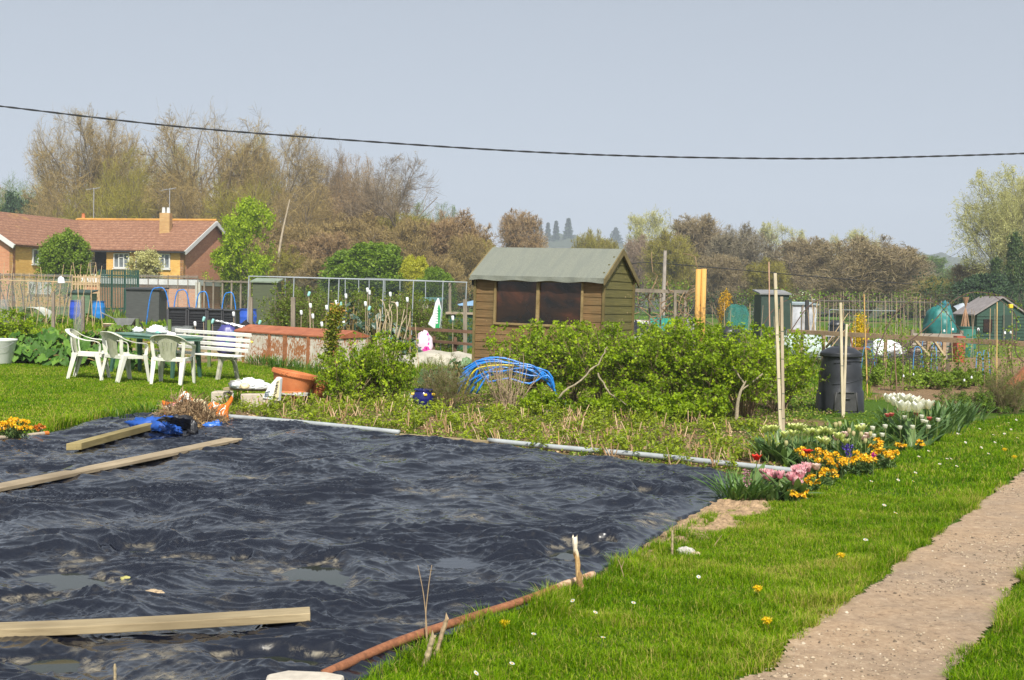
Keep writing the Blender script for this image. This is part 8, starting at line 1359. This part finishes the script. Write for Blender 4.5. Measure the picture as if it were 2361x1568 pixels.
# right-hand trees
rg = 'bare brown trees along the right hand skyline'
TW_BR0, TW_RD0, TW_GR0 = TW_BR, TW_RD, TW_GR
TW_BR = leafy('hazed_brown_twigs', [(0, (.19, .145, .075)), (.5, (.29, .225, .12)), (1, (.38, .31, .18))], .9, .1, .1); TW_RD = leafy('hazed_mauve_twigs', [(0, (.20, .14, .09)), (.5, (.29, .21, .14)), (1, (.38, .29, .2))], .9, .1, .1); TW_GR = leafy('hazed_grey_twigs', [(0, (.17, .14, .09)), (.5, (.26, .22, .14)), (1, (.35, .31, .2))], .9, .1, .1)  # distance haze painted into the twig colours: paler, greyer, less contrast
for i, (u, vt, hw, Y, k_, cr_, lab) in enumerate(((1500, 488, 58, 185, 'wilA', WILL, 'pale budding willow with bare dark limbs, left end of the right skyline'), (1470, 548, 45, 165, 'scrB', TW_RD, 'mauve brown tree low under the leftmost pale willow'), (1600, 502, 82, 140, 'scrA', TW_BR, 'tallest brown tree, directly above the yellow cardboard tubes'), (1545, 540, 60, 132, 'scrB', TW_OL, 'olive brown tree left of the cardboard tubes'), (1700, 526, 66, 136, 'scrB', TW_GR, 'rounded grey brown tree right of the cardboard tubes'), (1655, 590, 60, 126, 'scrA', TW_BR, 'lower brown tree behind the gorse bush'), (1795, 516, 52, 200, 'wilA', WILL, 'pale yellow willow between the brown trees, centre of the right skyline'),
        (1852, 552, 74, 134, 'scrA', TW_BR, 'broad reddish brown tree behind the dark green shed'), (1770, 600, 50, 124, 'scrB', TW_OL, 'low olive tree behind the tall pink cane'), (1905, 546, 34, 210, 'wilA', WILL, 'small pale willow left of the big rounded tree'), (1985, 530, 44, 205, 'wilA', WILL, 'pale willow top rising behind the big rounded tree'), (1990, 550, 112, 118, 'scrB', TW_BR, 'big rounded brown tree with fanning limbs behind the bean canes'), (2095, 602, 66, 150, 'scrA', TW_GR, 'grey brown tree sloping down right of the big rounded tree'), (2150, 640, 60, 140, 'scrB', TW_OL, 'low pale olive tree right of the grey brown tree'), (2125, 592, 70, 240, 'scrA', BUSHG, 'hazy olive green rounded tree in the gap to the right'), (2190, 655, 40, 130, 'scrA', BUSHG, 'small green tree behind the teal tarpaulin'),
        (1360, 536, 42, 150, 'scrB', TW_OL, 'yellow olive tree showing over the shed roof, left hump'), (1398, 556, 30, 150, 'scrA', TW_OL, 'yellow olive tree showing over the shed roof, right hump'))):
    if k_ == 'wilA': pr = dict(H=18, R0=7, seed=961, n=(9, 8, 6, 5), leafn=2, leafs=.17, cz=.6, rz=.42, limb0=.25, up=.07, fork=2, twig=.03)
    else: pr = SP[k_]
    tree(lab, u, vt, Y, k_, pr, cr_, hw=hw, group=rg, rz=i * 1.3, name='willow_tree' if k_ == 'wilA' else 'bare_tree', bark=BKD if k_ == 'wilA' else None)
big = dict(H=15, R0=7.5, seed=971, n=(11, 10, 7, 5), leafn=3, leafs=.11, cz=.58, rz=.44, limb0=.18, up=.08, fork=3, twig=.02)
tree('tall pale yellow green willow with spreading limbs at the right edge', 2320, 398, 100, 'wilB', big, WILL, hw=128, name='willow_tree', bark=BKD); tree('second pale willow crown cut off at the right edge', 2400, 400, 104, 'wilB', None, WILL, hw=110, name='willow_tree', rz=2)
for u, vt, hw, lab in ((2300, 600, 22, 'left'), (2338, 545, 24, 'middle'), (2362, 570, 24, 'right')): tree('dark ivy clad trunk under the right edge willow, %s one of three' % lab, u, vt, 97, 'ivy', dict(H=8, R0=1.6, seed=981, n=(26, 7, 4, 3), leafn=7, leafs=.18, cz=.5, rz=.52, limb0=.0, up=.0), leafy('ivy_leaves', [(0, (.02, .045, .012)), (.6, (.05, .09, .02)), (1, (.12, .18, .03))], .5, .15), hw=hw, name='ivy_trunk', rz=u)
tree('brown scrubby tree left of the ivy clad trunks', 2235, 610, 105, 'scrA', None, TW_BR, hw=60, name='bare_tree', rz=1); tree('dark green bushy tree under the right edge willow', 2270, 640, 95, 'bush', None, DARKG, hw=60, name='round_bush', cat='bush')
# distant wooded hills
def hills(u0, u1, Y, prof, seed, name='hills'):
    us = np.linspace(u0, u1, 160); xs = np.array([P(u, 690, Y)[0] for u in us]); vt = np.interp(us, [p[0] for p in prof], [p[1] for p in prof]); zt = np.array([P(u, v, Y)[2] for u, v in zip(us, vt)]); T_ = np.linspace(0, 1, 24)[:, None]; X = np.repeat(xs[None], 24, 0); Yg = Y - 260 * (1 - T_) + 0 * X; Z = zt[None] * smooth(0, 1, T_) + 5 * fbm(X * .02, Yg * .02, 3, seed) * T_ + 2.5 * perlin(X * .12, Yg * .12, seed); m = MB().grid(X, Yg, np.maximum(Z, -1)); X2 = X[::-1]; m.grid(X, Y + 300 * T_ + 0 * X, np.maximum(Z[::-1] * 1.0, -1)); return kind(obj(name, m, plain('distant_wood', (.055, .07, .035), .95, .5, .05), smooth=True), 'structure')
hills(1100, 1500, 900, [(1100, 640), (1180, 600), (1230, 556), (1300, 552), (1360, 560), (1410, 562), (1450, 575), (1500, 610)], 11); hills(1850, 2420, 1000, [(1850, 640), (1950, 600), (2050, 578), (2130, 590), (2200, 602), (2300, 612), (2420, 625)], 13); hills(900, 2500, 420, [(900, 668), (1200, 640), (1400, 640), (1500, 655), (1900, 665), (2050, 650), (2200, 640), (2300, 650), (2500, 650)], 17); hills(-500, 700, 330, [(-500, 560), (0, 560), (300, 600), (700, 640)], 19)
g = np.random.default_rng(991)
def conifer(u, vt, vb, hw, Y, label):
    a = P(u, vb, Y); H_ = P(u, vt, Y)[2] - a[2]; k_ = hw / FPX * Y; t = thing('distant_conifer', label, 'tree', a); n = 1500; z = g.random(n)**.8; r_ = k_ * (1 - z)**.7 * (.75 + .25 * np.sin(z * 40)) * g.random(n)**.5; an = g.random(n) * 6.28; obj('crown', MB().leaves(np.stack([r_ * np.cos(an), r_ * np.sin(an), z * H_], 1), H_ * .09, LEAF, flat=.4), DARKG, t); obj('trunk', MB().tube([(0, 0, -2), (0, 0, H_)], [.6, .1], 6), BKD, t)
for (u, vt, hw, lab) in ((1243, 511, 11, 'leftmost of four'), (1262, 516, 10, 'second from the left of four'), (1281, 512, 11, 'third from the left of four'), (1309, 506, 17, 'rightmost and tallest of four')): conifer(u, vt, 566, hw, 860, 'blue hazy conifer on the distant hill above the shed, ' + lab)
for (u, vt, vb, hw, lab) in ((1418, 527, 575, 28, 'broad blue hazy pine on the distant hill right of the shed ridge'), (2178, 597, 625, 13, 'dark blue hazy tree on the far hill, left of the willow'), (2120, 587, 612, 14, 'dark hazy tree on the far hill, middle of the gap'), (2075, 580, 606, 12, 'hazy tree on the far hill, right of the big rounded tree')): conifer(u, vt, vb, hw, 950, lab)
m, nt, b = newmat('far_foliage')
# ---- spring haze over the valley
hz = bpy.data.objects.new('haze', MB().box((0, 650, 65), (3600, 1700, 146)).mesh('haze', [])); C.objects.link(hz); hz['kind'] = 'stuff'
m, nt, b = newmat('haze'); nt.nodes.remove(b); v = nt.nodes.new('ShaderNodeVolumePrincipled'); v.inputs['Color'].default_value = (.80, .88, 1.0, 1); v.inputs['Density'].default_value = .0006; v.inputs['Anisotropy'].default_value = .0; L(nt, v.outputs[0], nt.nodes['Material Output'].inputs['Volume']); hz.data.materials.append(m)
